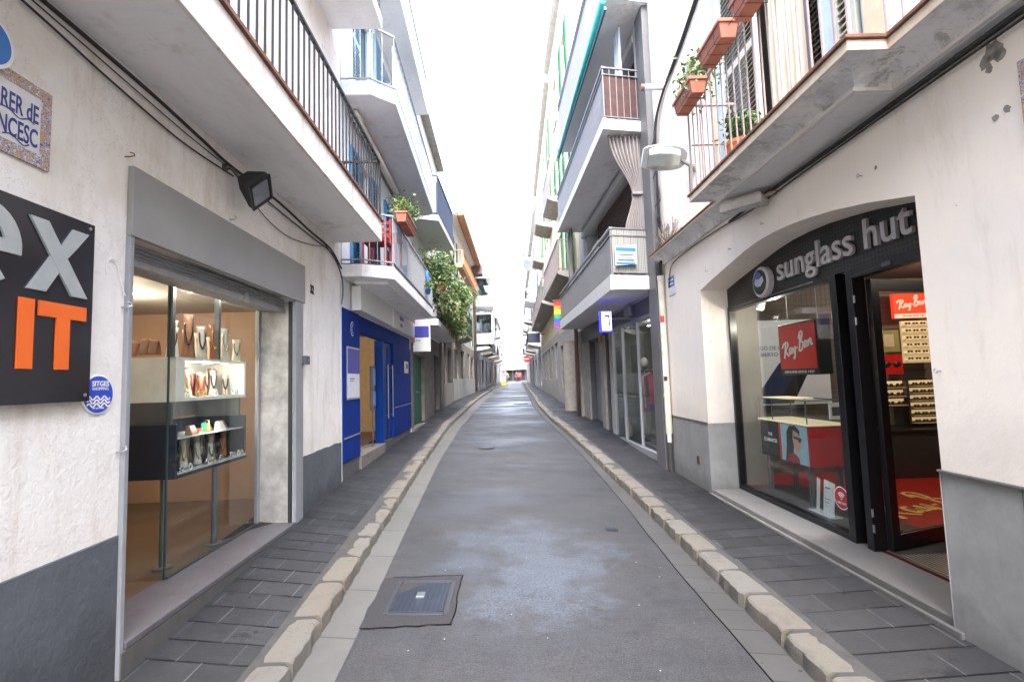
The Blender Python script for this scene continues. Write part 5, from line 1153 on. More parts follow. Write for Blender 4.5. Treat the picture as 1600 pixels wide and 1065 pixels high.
# black shopfront
MOS = Mat('black_tile_fascia', (.008,.008,.009), .4)
gx = ((MOS.y*26).fract()-.5).abs().gt(.40); gz_ = ((MOS.z*26).fract()-.5).abs().gt(.40); MOS.mix(gx.mx(gz_)*.9, (.035,.032,.03)); MOS.bump(gx.mx(gz_), .4, .004); MOS = MOS.m
m = MB(f); N0, N1 = -.40, -.345
for (a,za),(b,zb) in zip(ARC,ARC[1:]):
    a2,b2 = a,b; z0 = 2.46
    v = [P(a2,N1,z0),P(b2,N1,z0),P(b2,N1,zb+.03),P(a2,N1,za+.03),P(a2,N0,z0),P(b2,N0,z0),P(b2,N0,zb+.03),P(a2,N0,za+.03)]
    m._add(v, [(0,1,2,3),(4,5,6,7),(0,1,5,4),(3,2,6,7)])
m.build('fascia_panel', MOS, t)
BLK = plain('black_powder_coat', (.006,.006,.008), .32)
m = MB(f)
m.box(1.375,A1-.01,-.42,-.33,2.42,2.47); m.box(1.375,A1-.01,-.42,-.33,.215,.265); m.box(A1-.05,A1-.008,-.42,-.33,.265,2.42)
m.box(1.295,1.375,-.44,-.325,.215,2.46); m.box(1.10,1.175,-.44,-.33,.215,2.46); m.box(A0+.01,.09,-.42,-.33,.215,2.46); m.box(.09,1.10,-.42,-.33,2.38,2.46)
m.box(1.175,1.295,-.46,-.42,.215,2.46); m.build('shop_frame', BLK, t, .004)
m = MB(f); m.box(1.6,3.2,-.345,-.33,2.448,2.462); m.build('sign_rail', ALU, t)
m = MB(f); m.box(1.375,A1-.05,-.375,-.367,.265,2.42); wn = m.build('shop_window', GLASS, t)
# hinges
m = MB(f)
for z in (.36,.48,2.0,2.18): m.tube([(1.095,-.335,z),(1.095,-.335,z+.06)], .008, 8)
m.build('hinge', STEEL, t)
# open door leaf
h0 = Vector((1.085,-.45)); h1 = Vector((1.35,-1.22)); dv = (h1-h0).normalized(); pv = Vector((-dv.y,dv.x))*.022; Lf = (h1-h0).length
def leafbox(m, u0, u1, z0, z1, th=1): 
    a = h0+dv*u0; b = h0+dv*u1; m.prism([tuple(a+pv*th),tuple(b+pv*th),tuple(b-pv*th),tuple(a-pv*th)], z0, z1)
m = MB(f); leafbox(m,0,.085,.225,2.37); leafbox(m,Lf-.07,Lf,.225,2.37); leafbox(m,.085,Lf-.07,.225,.34); leafbox(m,.085,Lf-.07,2.28,2.37); dl = m.build('shop_door', BLK, t, .003)
m = MB(f); leafbox(m,.085,Lf-.07,.34,2.28,.15); m.build('pane', GLASS, dl)
m = MB(f); a = h0+dv*(Lf-.035)-pv*2.6; m.tube([(a.x,a.y,.9),(a.x,a.y,1.6)], .012, 8); m.build('handle', STEEL, dl)
m = MB(f); m.tube([(.75,-.335,2.42),(1.12,-.335,2.40)], .006, 6); m.box(.68,.76,-.335,-.32,2.40,2.43); m.build('door_closer', GREYD, t)
# lettering
t2 = thing('shop_sign', 'silver letters reading sunglass hut on the black arched fascia', 'sign', P(1.3,-.34,2.55))
m = MB(f); LETM = plain('silver_grey_letters', (.52,.49,.50), .35, .15)
v, fa = text_pts('sunglass hut', .335, ex=.014, bold=.0035, align='LEFT', space=1.0); xs = [p[0] for p in v]; k = 1.70/(max(xs)-min(xs)); c = P(2.15,-.325,2.575)
m._add([c+f.rd*((x-min(xs))*k)+Vector((0,0,y))+f.n*z for x,y,z in v], fa); m.build('letters', LETM, t2, recalc=False)
t2 = thing('round_logo', 'round logo disc with blue and white fields on the black fascia beside the silver letters', 'logo', P(2.42,-.34,2.6))
m = MB(f); m.lathe((2.42,-.34,2.615),[(.165,0),(.165,.06),(.150,.07)],40,'n'); m.build('rim', plain('pearl_rim',(.58,.54,.56),.3,.2), t2)
m = MB(f); m.lathe((2.42,-.27,2.615),[(.135,0),(.135,.003)],40,'n'); m.build('disc', plain('dark_disc',(.03,.04,.05),.25), t2)
m = MB(f); pts = [(.0,.12),(.05,.11),(.10,.07),(.06,.02),(-.02,.03),(-.06,.08)]; m.poly([(2.42+a+.02,-.2655,2.615+b) for a,b in pts]); m.build('blue_field', plain('logo_blue',(.05,.12,.45),.3), t2, recalc=False)
m = MB(f); pts = [(.09,.05),(.12,0),(.08,-.04),(-.01,-.05),(-.08,.0),(-.06,.06),(.02,.03)]; m.poly([(2.42+a-.01,-.2645,2.615+b) for a,b in pts]); m.build('pale_field', plain('logo_pale',(.45,.5,.6),.3), t2, recalc=False)
# wifi sticker
t2 = thing('window_sticker', 'round red and white wireless internet sticker low on the shop window', 'sticker', P(1.62,-.36,.52))
sc = P(1.50,-.366,.53)
def disc(m, c, r, off, k=32): m._add([c+f.d*math.cos(2*math.pi*i/k)*r+Vector((0,0,1))*math.sin(2*math.pi*i/k)*r+f.n*off for i in range(k)], [tuple(range(k))])
m = MB(); disc(m, sc, .098, .0005); m.build('white_ring', WHITE, t2, recalc=False); m = MB(); disc(m, sc, .090, .0012); m.build('red_field', plain('sticker_red',(.35,.03,.03),.5), t2, recalc=False)
m = MB()
for r in (.022,.038,.054): ribbon(m, [(r*math.sin(a),r*math.cos(a)) for a in (-.85,-.4,0,.4,.85)], .009, sc+Vector((0,0,-.008)), f.rd, Vector((0,0,1)), f.n, .0018)
disc(m, sc+Vector((0,0,-.008)), .007, .0018, 12); put_text(m, 'FREE WIFI', .026, sc+f.n*.0018+Vector((0,0,-.052)), f.rd, Vector((0,0,1)), f.n, ex=.0003); m.build('symbol', WHITE, t2, recalc=False)
# hanging sign box with script
def script_box(name, label, s0, s1, n0, n1, z0, z1, strip, face='n', tagline='GENUINE SINCE 1937'):
    t = thing(name, label, 'sign', P((s0+s1)/2,n1,z0))
    m = MB(f); m.box(s0,s1,n0,n1,z0,z1); m.build('box', BLACK, t, .003)
    m = MB(f); m.box(s0+.02,s1-.02,n1,n1+.004,z0+strip,z1-.02); m.build('red_face', REDSIGN, t)
    m = MB(); rayban(m, (s1-s0)*.80, P((s0+s1)/2,n1+.0045,(z0+strip+z1)/2+.0), f.rd, Vector((0,0,1)), f.n, .22, .115, .001); put_text(m, tagline, strip*.52, P((s0+s1)/2,n1+.002,z0+strip*.32), f.rd, Vector((0,0,1)), f.n, ex=.0004, bold=.0006, sx=.92*(s1-s0)/(strip*.52*11.2)); m.build('lettering', WHITE, t, recalc=False)
    m = MB(f); m.tube([(s0+.08,(n0+n1)/2,z1),(s0+.08,(n0+n1)/2,2.93)], .002, 5); m.tube([(s1-.08,(n0+n1)/2,z1),(s1-.08,(n0+n1)/2,2.93)], .002, 5); m.build('wire', STEEL, t); return t
script_box('hanging_sign', 'red square sign with white script in a black box hanging inside the shop window', 2.03,2.72,-.74,-.60,1.60,2.16,.065)
# poster on a plane across the shop
def cross_panel(m, s, n0, n1, z0, z1, th=.02): m.box(s, s+th, n0, n1, z0, z1)
t2 = thing('poster', 'large light blue poster with a dark blue sweeping shape behind the red window sign', 'poster', P(3.95,-1.4,1.2))
m = MB(f); cross_panel(m, 3.93,-1.95,-.86,1.18,2.35); m.build('sheet', plain('pale_blue_print2',(.58,.66,.78),.5,var=.03), t2)
RX = -f.n; UPZ = Vector((0,0,1)); NX = -f.d
m = MB(f); m.poly([(3.927,-.95,1.20),(3.927,-1.42,1.20),(3.927,-1.9,2.1),(3.927,-1.7,2.05),(3.927,-1.25,1.75),(3.927,-1.0,1.42)]); m.build('dark_shape', plain('navy_print',(.012,.025,.09),.4), t2, recalc=False)
m = MB(f); m.poly([(3.9255,-1.20,1.20),(3.9255,-1.42,1.20),(3.9255,-1.78,1.85),(3.9255,-1.6,1.8)]); m.build('black_shape', BLACK, t2, recalc=False)
m = MB(); put_text(m, 'ALGO DE GUAY', .075, P(3.926,-1.18,1.94), RX, UPZ, NX, ex=.0005); put_text(m, 'ABIERTO', .075, P(3.926,-1.10,1.85), RX, UPZ, NX, ex=.0005); m.build('print', plain('print_grey',(.1,.12,.2),.5), t2, recalc=False)
# display table in the window
t2 = thing('display_table', 'glass topped black and red display table in the sunglasses window', 'display table', P(2.7,-.75,.21))
m = MB(f); m.box(2.245,3.2,-.93,-.565,.655,1.07); m.build('body', BLACKM, t2, .003)
m = MB(f); m.box(2.232,2.245,-.93,-.56,.655,1.07); m.build('red_side', REDPANEL, t2)
m = MB(f); m.box(2.22,3.22,-.96,-.55,1.07,1.09); m.build('lit_top', Mat('lit_cream_top',(.7,.6,.42),.5).emit((1,.82,.55),.03).m, t2)
m = MB(f)
for s in (2.24,2.9,3.19):
    for n in (-.95,-.56): m.tube([(s,n,1.09),(s,n,1.33)], .006, 6)
for n in (-.95,-.56): m.tube([(2.24,n,1.33),(3.19,n,1.33)], .006, 6)
for s in (2.24,3.19): m.tube([(s,-.95,1.33),(s,-.56,1.33)], .006, 6)
m.build('case_rod', GREYD, t2)
m = MB(f); m.box(2.25,3.18,-.945,-.565,1.09,1.328); m.build('case_glass', GLASS, t2)
m = MB(f); m.box(2.65,3.17,-.90,-.6,1.33,1.34); m.build('lit_lid', Mat('lit_lid_strip',(.7,.6,.4),.5).emit((1,.8,.5),.04).m, t2)
for s in (2.3,3.1):
    for n in (-.9,-.6): m = MB(f); m.box(s-.02,s+.02,n-.02,n+.02,.212,.655); m.build('leg', GREYD, t2)
m = MB(f); m.box(2.78,3.17,-.560,-.556,.68,1.05); o = m.build('front_panel', BLACK, t2)
m = MB(); put_text(m, 'THE', .05, P(2.97,-.5555,.90), f.rd, UPZ, f.n, ex=.0004, bold=.001); put_text(m, 'CLUBMASTER', .055, P(2.97,-.5555,.83), f.rd, UPZ, f.n, ex=.0004, bold=.001, sx=.85); m.build('lettering', WHITE, o, recalc=False)
m = MB(f); m.box(2.745,2.775,-.562,-.552,.66,1.065); m.build('red_edge', REDSIGN, t2)
m = MB(f); m.box(2.25,2.74,-.562,-.556,.66,1.06); o = m.build('portrait_panel', plain('portrait_sky_blue',(.30,.48,.56),.5), t2)
def flat(par, name, mat, pts, n=-.5550): m = MB(f); m.poly([(2.495-x*.235,n,.86+y*.2) for x,y in pts]); return m.build(name, mat, par, recalc=False)
flat(o,'portrait_hair',BLACKM,[(-.75,-1),(-.6,-.2),(-.55,.6),(-.3,.95),(.2,.98),(.5,.75),(.45,.3),(.1,.1),(-.05,-.3),(-.1,-1)],-.5552)
flat(o,'portrait_face',plain('portrait_skin',(.50,.30,.22),.6),[(0,.75),(.4,.6),(.5,.2),(.6,.05),(.48,-.02),(.5,-.15),(.42,-.3),(.2,-.42),(0,-.2),(-.08,.3)],-.5546)
flat(o,'portrait_glasses',BLACK,[(-.02,.42),(.62,.38),(.6,.18),(.42,.12),(.34,.26),(.02,.3)],-.5540)
flat(o,'portrait_top',plain('portrait_red',(.30,.02,.02),.6),[(-.7,-1),(-.4,-.55),(.05,-.5),(.35,-.7),(.4,-1)],-.5541)
t2 = thing('window_platform', 'low black display platform along the foot of the sunglasses window', 'platform', P(2.3,-.7,.21)); m = MB(f); m.box(1.45,3.3,-1.05,-.44,.211,.25); m.build('platform_top', plain('grey_black_platform',(.05,.05,.055),.4), t2, .003)
t2 = thing('leaflet_holder', 'clear holder with two white leaflets standing on the window platform', 'leaflet holder', P(2.0,-.5,.25))
for i,(a,b) in enumerate(((1.87,2.06),(2.09,2.17))):
    m = MB(f); m._add([P(a,-.53,.26),P(b,-.55,.26),P(b,-.58,.575),P(a,-.56,.565),P(a,-.526,.26),P(b,-.546,.26),P(b,-.576,.575),P(a,-.556,.565)],[(0,1,2,3),(4,5,6,7),(0,1,5,4),(2,3,7,6),(1,2,6,5),(0,3,7,4)]); m.build('leaflet', plain('leaflet_white',(.72,.72,.72),.5), t2)
m = MB(f); m.box(1.85,2.2,-.60,-.48,.25,.258); m.build('holder_base', plain('clear_acrylic',(.5,.55,.58),.1), t2)
m = MB(); m.f = f; m.box(1.90,2.02,-.560,-.558,.50,.512)
for k in range(3): m.f = f; m.box(1.90,2.02,-.5475+.0,-.5455,.40-k*.035,.405-k*.035)
m.build('print', GREYD, t2, recalc=False)
t2 = thing('framed_card', 'small framed card with a dark square, standing on the display table', 'card', P(2.24,-.86,1.09))
m = MB(f); m.box(2.235,2.25,-.93,-.80,1.135,1.30); m.build('frame', WHITE, t2, .002); m = MB(f); m.box(2.232,2.235,-.905,-.825,1.17,1.26); m.build('dark_square', GREYD, t2)
for i,(s,n,z,lb) in enumerate(((3.05,-.62,2.42,'lit spot lamp at the left top of the sunglasses window'),(2.0,-.95,2.5,'white spot lamp behind the red hanging sign'))):
    t2 = thing('spot_lamp', lb, 'spot lamp', P(s,n,z+.2)); m = MB(f); m.tube([(s,n,z+.12),(s+.06,n,z)], .045, 14); m.tube([(s,n,z+.12),(s,n,2.93)], .008, 6); m.build('lamp_body', WHITE, t2)
    m = MB(f); m.tube([(s+.062,n,z-.003),(s+.066,n,z-.012)], .038, 14); m.build('lamp_glass', LITC if i == 0 else plain('unlit_glass',(.5,.5,.5),.2), t2)
def glasses_rack(n0, n1, z0, z1, rows, cols, label, lit, s=3.9, grp='lit sunglasses racks'):
    t = thing('sunglasses_rack', label, 'display rack', P(s,(n0+n1)/2,z0), grp)
    m = MB(f); m.box(s,s+.03,n0,n1,z0,z1); m.build('back_panel', lit if rows == 6 and z0 > 1.5 else plain('rack_brown',(.10,.06,.04),.6), t)
    if not (rows == 6 and z0 > 1.5):
        m = MB(f)
        for r in range(rows): zz_ = z0+(z1-z0)/rows*r; m.box(s-.012,s,n0+.01,n1-.01,zz_+(z1-z0)/rows*.52,zz_+(z1-z0)/rows*.98)
        m.build('lit_strip', lit, t)
    m = MB(f); gl = MB(f); rn = random.Random(int(z0*10)+rows)
    h = (z1-z0)/rows
    for r in range(rows):
        z = z0+h*(r+.30); m.box(s-.07,s,n0,n1,z-.012,z-.004)
        for c in range(cols):
            n = n0+(n1-n0)*(c+.5)/cols; w = min(.065,(n1-n0)/cols*.40)
            for d in (-1,1): gl.ball((s-.05,n+d*w*.52,z+.03), w*.46, .25, 1, .8, 10, 6)
            gl.tube([(s-.05,n-w*.2,z+.038),(s-.05,n+w*.2,z+.038)], .004, 5)
    m.build('shelf', plain('lit_shelf_edge',(.6,.5,.35),.4), t); gl.build('sunglasses', plain('sunglasses_brown',(.045,.02,.015),.15), t, smooth=True); return t
LITP = Mat('lit_cream_panel',(.50,.34,.20),.5).emit((1,.70,.36),.045).m
glasses_rack(-3.40,-2.98,1.70,2.28,6,4,'upper lit rack with six rows of sunglasses',LITP)
glasses_rack(-3.42,-3.0,.86,1.46,6,4,'lower lit rack with rows of sunglasses close together',LITP)
glasses_rack(-2.92,-2.62,1.10,1.46,3,2,'small lit rack half hidden behind the door leaf',LITP)
t2 = thing('rack_sign', 'red sign with white script above the lit sunglasses racks', 'sign', P(3.9,-3.15,2.35))
m = MB(f); m.box(3.88,3.93,-3.40,-2.88,2.32,2.66); m.build('red_face', Mat('lit_red',(.6,.03,.01),.4).emit((1,.05,.02),.09).m, t2)
m = MB(f); m.box(3.876,3.88,-3.40,-2.88,2.32,2.38); m.build('white_strip', WHITE, t2)
m = MB(); rayban(m, .42, P(3.879,-3.14,2.53), RX, UPZ, NX, .15, .12, .001); m.build('lettering', WHITE, t2, recalc=False)
m = MB(); put_text(m, 'GENUINE SINCE 1937', .032, P(3.8755,-3.14,2.34), RX, UPZ, NX, ex=.0003); m.build('tagline', BLACK, t2, recalc=False)
t2 = thing('display_box', 'dim red and yellow display box with a pair of sunglasses left of the lit racks', 'display box', P(3.9,-2.8,1.5))
m = MB(f); m.box(3.88,3.95,-2.92,-2.62,1.86,2.16); m.build('yellow_card', plain('dull_yellow',(.22,.20,.06),.6), t2); m = MB(f); m.box(3.875,3.88,-2.84,-2.70,1.93,2.10); m.build('picture', plain('cream_card',(.45,.38,.28),.6), t2)
m = MB(f); m.box(3.86,3.95,-2.92,-2.62,1.55,1.82); m.build('red_box', REDPANEL, t2); m = MB(f); [m.ball((3.85,-2.77+d*.07,1.69),.05,.3,1,.8) for d in (-1,1)]; m.tube([(3.85,-2.8,1.7),(3.85,-2.74,1.7)],.005,5); m.build('sunglasses', BLACK, t2, smooth=True)
t2 = thing('shop_counter', 'long black low counter under the lit sunglasses racks', 'counter', P(3.8,-3,.2)); m = MB(f); m.box(3.6,4.15,-4.2,-2.3,.211,.80); m.build('counter_body', BLACKM, t2, .005); m = MB(f); m.box(3.57,4.18,-4.23,-2.27,.80,.83); m.build('counter_top', BLACK, t2, .004)
lamp_point('room_light', P(2.7,-3.0,2.6), 6, (1,.72,.48)); lamp_point('room_light', P(1.3,-1.6,2.7), 4, (1,.85,.70)); lamp_point('room_light', P(2.8,-.62,2.25), 1.4, (1,.9,.78), .03)
ceiling_lamp(f, 2.7,-3.0,2.93,LITW,'round ceiling lamp deep inside the sunglasses shop'); ceiling_lamp(f, 1.3,-1.6,2.93,LITC,'round ceiling lamp over the red carpet of the sunglasses shop')

# ---- moulded balcony
t = house_R1
def corn(poly_b, poly_t, zb, zt, k=6):
    """cavetto cornice between bottom and top outlines"""
    m = MB(f); K = len(poly_b); v = []
    for i in range(k+1):
        u = i/k; g = 1-math.cos(u*math.pi/2); 
        v += [f.p(a+(c-a)*g, b+(d-b)*g, zb+(zt-zb)*math.sin(u*math.pi/2)**.9 if u > 0 else zb) for (a,b),(c,d) in zip(poly_b,poly_t)]
    fa = [(i*K+j,i*K+(j+1)%K,(i+1)*K+(j+1)%K,(i+1)*K+j) for i in range(k) for j in range(K)]+[tuple(range(K)),tuple(k*K+j for j in range(K))]
    m._add(v, fa); return m
def mk_corn():
    m = Mat('weathered_cornice_plaster', (.76,.755,.75), .85); m.mix(m.noise(2.2,6,.75,(1,1.3,2)).ss(.42,.65)*.7, (.46,.46,.47)); m.mix(m.noise(5,6,.8).ss(.52,.62)*.6, (.80,.76,.70)); m.mix(m.noise(3.1,6,.8,(1,1,1)).ss(.54,.60)*.6, (.26,.27,.22)); m.mix(m.noise(7,6,.8,(1,1,.3)).ss(.52,.62)*.4, (.32,.30,.28)); m.bump(m.noise(16,4,.6), .35, .012); return m.m
CORN = mk_corn(); CEDGE = paint('cream_slab_edge', (.72,.62,.50), .85, .12, 6, (.3,.22,.16), .5, .2)
pb = [(-13,.0),(-13,.075),(.035,.075),(.035,.315),(2.0,.33),(2.0,.0)]; pt = [(-13,.0),(-13,.29),(-.215,.29),(-.215,.515),(2.17,.525),(2.17,.0)]
sl = corn(pb, pt, 3.368, 3.438).build('balcony_cornice', CORN, t)
m = MB(f); m.prism([(-13,0),(-13,.085),(.025,.085),(.025,.330),(2.02,.345),(2.02,.0)], 3.345, 3.368); m.build('fillet', mk_soffit('pale_fillet',(.66,.64,.60)), sl, .003)
m = MB(f); m.prism([(-13,0),(-13,.058),(.055,.058),(.055,.300),(1.98,.315),(1.98,.0)], 3.341, 3.346); m.build('soffit', mk_soffit('cornice_soffit',(.66,.66,.67)), sl)
m = MB(f); m.prism([(-13,0),(-13,.30),(-.225,.30),(-.225,.53),(2.185,.535),(2.185,0)], 3.438, 3.50); m.build('slab_edge', CEDGE, sl, .004)
m = MB(f); m.prism([(-13,.26),(-13,.32),(-.245,.32),(-.245,.55),(2.20,.55),(2.20,.0),(2.15,.0),(2.15,.50),(-.20,.50),(-.20,.26)], 3.50, 3.522); m.build('rust_rail', RUST, sl, .003)
for s in (-.26,2.17): pass
m = corn([(2.0,.0),(2.0,.03),(4.8,.03),(4.8,.0)], [(2.18,.0),(2.18,.19),(4.8,.19),(4.8,.0)], 3.35, 3.47); c2 = m.build('cornice', CORN, t)
m = MB(f); m.box(2.18,4.8,0,.20,3.47,3.50); m.build('slab_edge', CEDGE, c2, .004); m = MB(f); m.box(2.18,4.8,.16,.215,3.50,3.515); m.build('rust_rail', RUST, c2)
BM = paint('dusty_mauve_bar', (.36,.30,.30), .6, .1, 20, (.25,.12,.08), .3, .1)
railing(f, sl, [(2.165,.0),(2.165,.50),(-.21,.50),(-.21,.28),(-3.5,.28)], 3.52, 4.49, BM, .112, .0075, .016, lowrail=False)
m = MB(f); m.tube([(2.165,.02,4.05),(2.165,.48,4.05)], .008, 6); m.tube([(2.7,.02,4.35),(2.165,.2,4.1)], .010, 6); m.build('stay_bar', RUST, sl)
# balcony door: frames, shutters, curtain
m = MB(f); m.box(.29,.33,-.30,-.0,3.56,6.3); m.box(2.50,2.56,-.30,.0,3.56,6.3); m.box(.60,.74,-.06,.01,3.56,6.3); m.box(2.44,2.50,-.1,.005,3.56,6.3); m.box(.33,2.5,-.3,-.25,3.56,3.62); m.build('door_frame', SHUT_F, t, .004)
LG = paint('grey_green_shutter', (.46,.47,.43), .65, .08, 8, (.2,.2,.2), .2, .05)
for (a,b,sp) in ((1.72,2.44,.055),): shutter(t, f, a, b, -.06, 3.6, 6.25, LG, sp, label='grey green louvred shutter leaf at the far side of the balcony door')
shutter(t, f, .74,1.02,-.10, 3.6, 6.25, paint('dark_brown_shutter',(.12,.09,.085),.6,.1,8,(.05,.04,.04),.2,.05), .05, label='dark louvred shutter leaf')
shutter(t, f, .36,.58,-.02, 3.6, 6.25, LG, .055, label='narrow louvred shutter leaf nearest the street corner')
curtain_mesh(t, f, 1.02,1.75,-.16,3.58,6.25,CURT,6,.035); curtain_mesh(t, f, .56,.8,-.2,3.58,6.25,CURT,3,.03)
m = MB(f); m.box(.3,2.56,-.8,-.75,3.5,6.4); m.build('inner_wall', DARKW, t)
m = MB(f); m.box(.1,.29,.0,.02,3.5,6.5); m.box(2.56,2.70,.0,.02,3.5,6.5); m.build('door_surround', paint('yellow_cream_trim',(.62,.54,.40),.8,.1,6,(.4,.3,.2),.3,.1), t, .004)
# planters on the rail
rail_planter(f, 1.63,2.10,.515,4.325,'terracotta planter full of flowers hung nearest the street lamp',650,41,.42,.20,[LEAF,LEAFY,LEAFD],.045)
rail_planter(f, .97,1.42,.515,4.40,'empty patterned terracotta planter in the middle of the cream balcony rail',0,42)
rail_planter(f, .33,.78,.515,4.36,'terracotta planter highest in the picture on the cream balcony rail',60,43,.3,.10,size=.05)
t2 = thing('potted_plant', 'dark leafy plant in an orange pot standing behind the balcony bars', 'plant', P(1.55,.28,3.56))
m = MB(f); m.lathe((1.5,.30,3.556),[(.09,0),(.13,.16),(.14,.16),(.14,.19),(.11,.19)],18); m.build('pot', plain('orange_pot',(.50,.17,.06),.6), t2); m = MB(f); foliage(m, P(1.5,.30,3.88),(.14,.17,.13),420,.055,random.Random(9)); m.build('foliage',[LEAFD,LEAF,LEAFD],t2,recalc=False)
t2 = thing('garden_cone', 'dull green garden cone wrapped over the flowers of the end planter', 'cone', P(1.9,.6,4.5)); m = MB(f); m.lathe((1.82,.58,4.49),[(.075,0),(.045,.17),(.004,.36)],14); m.build('cone_wrap', paint('dull_green_net',(.20,.24,.15),.8,.2,20,(.3,.3,.2),.2,.1), t2)
# cables of this wall
cable([P(-4,.03,3.31),P(-1,.03,3.305),P(.1,.028,3.30),P(.9,.028,3.30),P(1.7,.026,3.305),P(2.4,.025,3.29)], .016, 'thick black cable along the cream wall under the cornice', group='cables along the right house')
cable([P(-4,.03,3.27),P(-1,.03,3.265),P(.9,.028,3.262),P(1.9,.026,3.25),P(2.6,.022,3.29),P(3.6,.02,3.31),P(4.3,.02,3.26),P(4.45,.02,3.05),P(4.5,.02,2.95)], .007, 'thin black cable under the cornice that drops beside the blue street plate', group='cables along the right house')
for k,(o_,r,lb) in enumerate(((0,.013,'thickest black cable of the bundle on the house corner'),(.04,.016,'black cable beside the thickest one on the house corner'),(-.045,.010,'black cable on the street side of the corner bundle'))):
    cable([P(2.6+o_,.02,6.35+o_),P(3.4,.02,6.1+o_),P(4.3+o_,.03,5.85),P(4.62+o_,.05,5.5),P(4.66+o_*.6,.05,4.8),P(4.68+o_,.05,4.2),P(4.70+o_,.05,3.7),P(4.72+o_*.5,.05,3.15)], r, lb, group='cables along the right house')
rn = random.Random(2)
for k in range(4):
    cable([P(4.62,.05,5.5-.9*k*.5),P(4.55+rn.uniform(-.1,.1),.09,5.3-.5*k),P(4.75,.08,5.2-.45*k),P(4.6,.1,5.0-.45*k),P(4.68,.05,4.8-.4*k)], .008, f'{ordn[k]} loop from the top of tangled cable on the house corner', group='cable loops on the house corner')
# drain pipe with stickers
t2 = thing('drain_pipe', 'old cream drain pipe plastered with torn stickers at the corner of the cream house', 'drain pipe', P(4.71,.06,.2))
m = MB(f); m.tube([(4.72,.065,.75),(4.72,.065,3.17)], .048, 16); m.lathe((4.72,.065,3.12),[(.055,0),(.055,.06)],16); m.lathe((4.72,.065,1.3),[(.055,0),(.055,.05)],16); m.build('pipe', PVC, t2, smooth=False)
m = MB(f); m.tube([(4.72,.065,.15),(4.72,.065,.78)], .040, 14); m.build('iron_foot', paint('rusty_black_pipe',(.05,.045,.045),.7,.2,12,(.4,.38,.36),.6,.2), t2)
STK = [plain('sticker_white',(.65,.65,.65),.6), plain('sticker_red2',(.45,.06,.06),.6), plain('sticker_black',(.03,.03,.03),.6)]
for i,(z,h,a0,a1,mi) in enumerate(((2.45,.10,.3,1.7,1),(2.28,.14,.2,1.5,0),(2.0,.10,.8,2.2,0),(1.62,.30,.3,2.0,0),(1.55,.07,.5,1.6,2),(1.1,.12,.4,1.4,0),(.62,.16,.4,2.0,0),(.52,.10,.6,1.8,2))):
    m = MB(f); k = 8; v = []
    for j in range(k+1):
        a = a0+(a1-a0)*j/k; r = .050 if z > .8 else .042; v += [P(4.72-math.sin(a)*r, .065+math.cos(a)*r*1.0, z), P(4.72-math.sin(a)*r,.065+math.cos(a)*r, z+h*(1+.15*math.sin(j*2.1)))]
    m._add(v, [(j*2,j*2+2,j*2+3,j*2+1) for j in range(k)]); m.build('sticker', STK[mi], t2, recalc=False)
# street plate, hook rings, vent, lamps
t2 = thing('street_plate', 'small blue and white street name plate on the cream wall beside the drain pipe', 'street name plate', P(4.4,.01,2.85))
m = MB(f); m.box(4.27,4.56,.002,.010,2.83,3.12); m.build('plate', plain('plate_white',(.6,.62,.66),.4), t2); m = MB(f); m.box(4.28,4.55,.010,.012,2.95,3.10); m.build('blue_field', plain('plate_blue',(.03,.12,.38),.4), t2)
m = MB(f); m.box(4.31,4.52,.0122,.0132,3.04,3.06); m.box(4.33,4.50,.0122,.0132,2.985,3.005); m.build('print', WHITE, t2)
t2 = thing('wall_vent', 'little rusty square vent in the grey base by the drain pipe', 'vent', P(3.74,.0,.46)); m = MB(f); m.box(3.70,3.79,.010,.016,.455,.56); m.build('vent_frame', RUST, t2); m = MB(f); [m.box(3.71,3.78,.0162,.018,.47+k*.018,.478+k*.018) for k in range(5)]; m.build('slat', BLACKM, t2)
for i,(s,z,lb) in enumerate(((1.75,3.06,'hook ring on the cream wall above the arch under the white lamp box'),(.45,2.98,'little hook on the cream wall above the lettering'),(2.45,3.0,'hook over the left half of the arch'),(-.02,1.62,'ring hook on the near cream pier beside the shop door'),(3.1,2.9,'hook on the cream wall over the arch springing'))):
    m = MB(f); m.wtube([P(s,.0,z),P(s,.025,z)], .004, 6); m.wtube([P(s+.012*math.cos(a),.03,z+.012*math.sin(a)) for a in [2*math.pi*k/10 for k in range(11)]], .003, 5); tag(m.build('wall_hook', STEEL, None, loc=P(s,0,z)), lb, 'hook', 'hooks on the cream wall')
t2 = thing('street_lamp', 'white street lamp head reaching from the cream wall over the street', 'street lamp', P(3.35,0,4.4))
LAMPW = plain('lamp_white_enamel', (.40,.40,.40), .35)
TLA = R(46)
def TL(s, n, z): return P(3.32+(s-3.32)*math.cos(TLA)-(z-4.44)*math.sin(TLA)*-1, n, 4.44+(z-4.44)*math.cos(TLA)-(s-3.32)*math.sin(TLA))
m = MB(f); v = []; k = 9
prof = [(.10,.07,.07),(.16,.13,.12),(.28,.16,.14),(.45,.165,.13),(.60,.145,.09),(.66,.12,.05)]
for n,w,h in prof:
    for j in range(k): a = math.pi*j/(k-1); v.append(TL(3.32+math.copysign(abs(math.cos(a))**.55,math.cos(a))*w, n, 4.40+.10*n+abs(math.sin(a))**.55*h))
m._add(v, [(i*k+j,i*k+j+1,(i+1)*k+j+1,(i+1)*k+j) for i in range(5) for j in range(k-1)]+[tuple(range(k)),tuple(5*k+j for j in range(k))]+[(i*k,(i+1)*k,(i+1)*k+k-1,i*k+k-1) for i in range(5)])
m.build('lamp_hood', LAMPW, t2, smooth=False)
m = MB(f); v = []
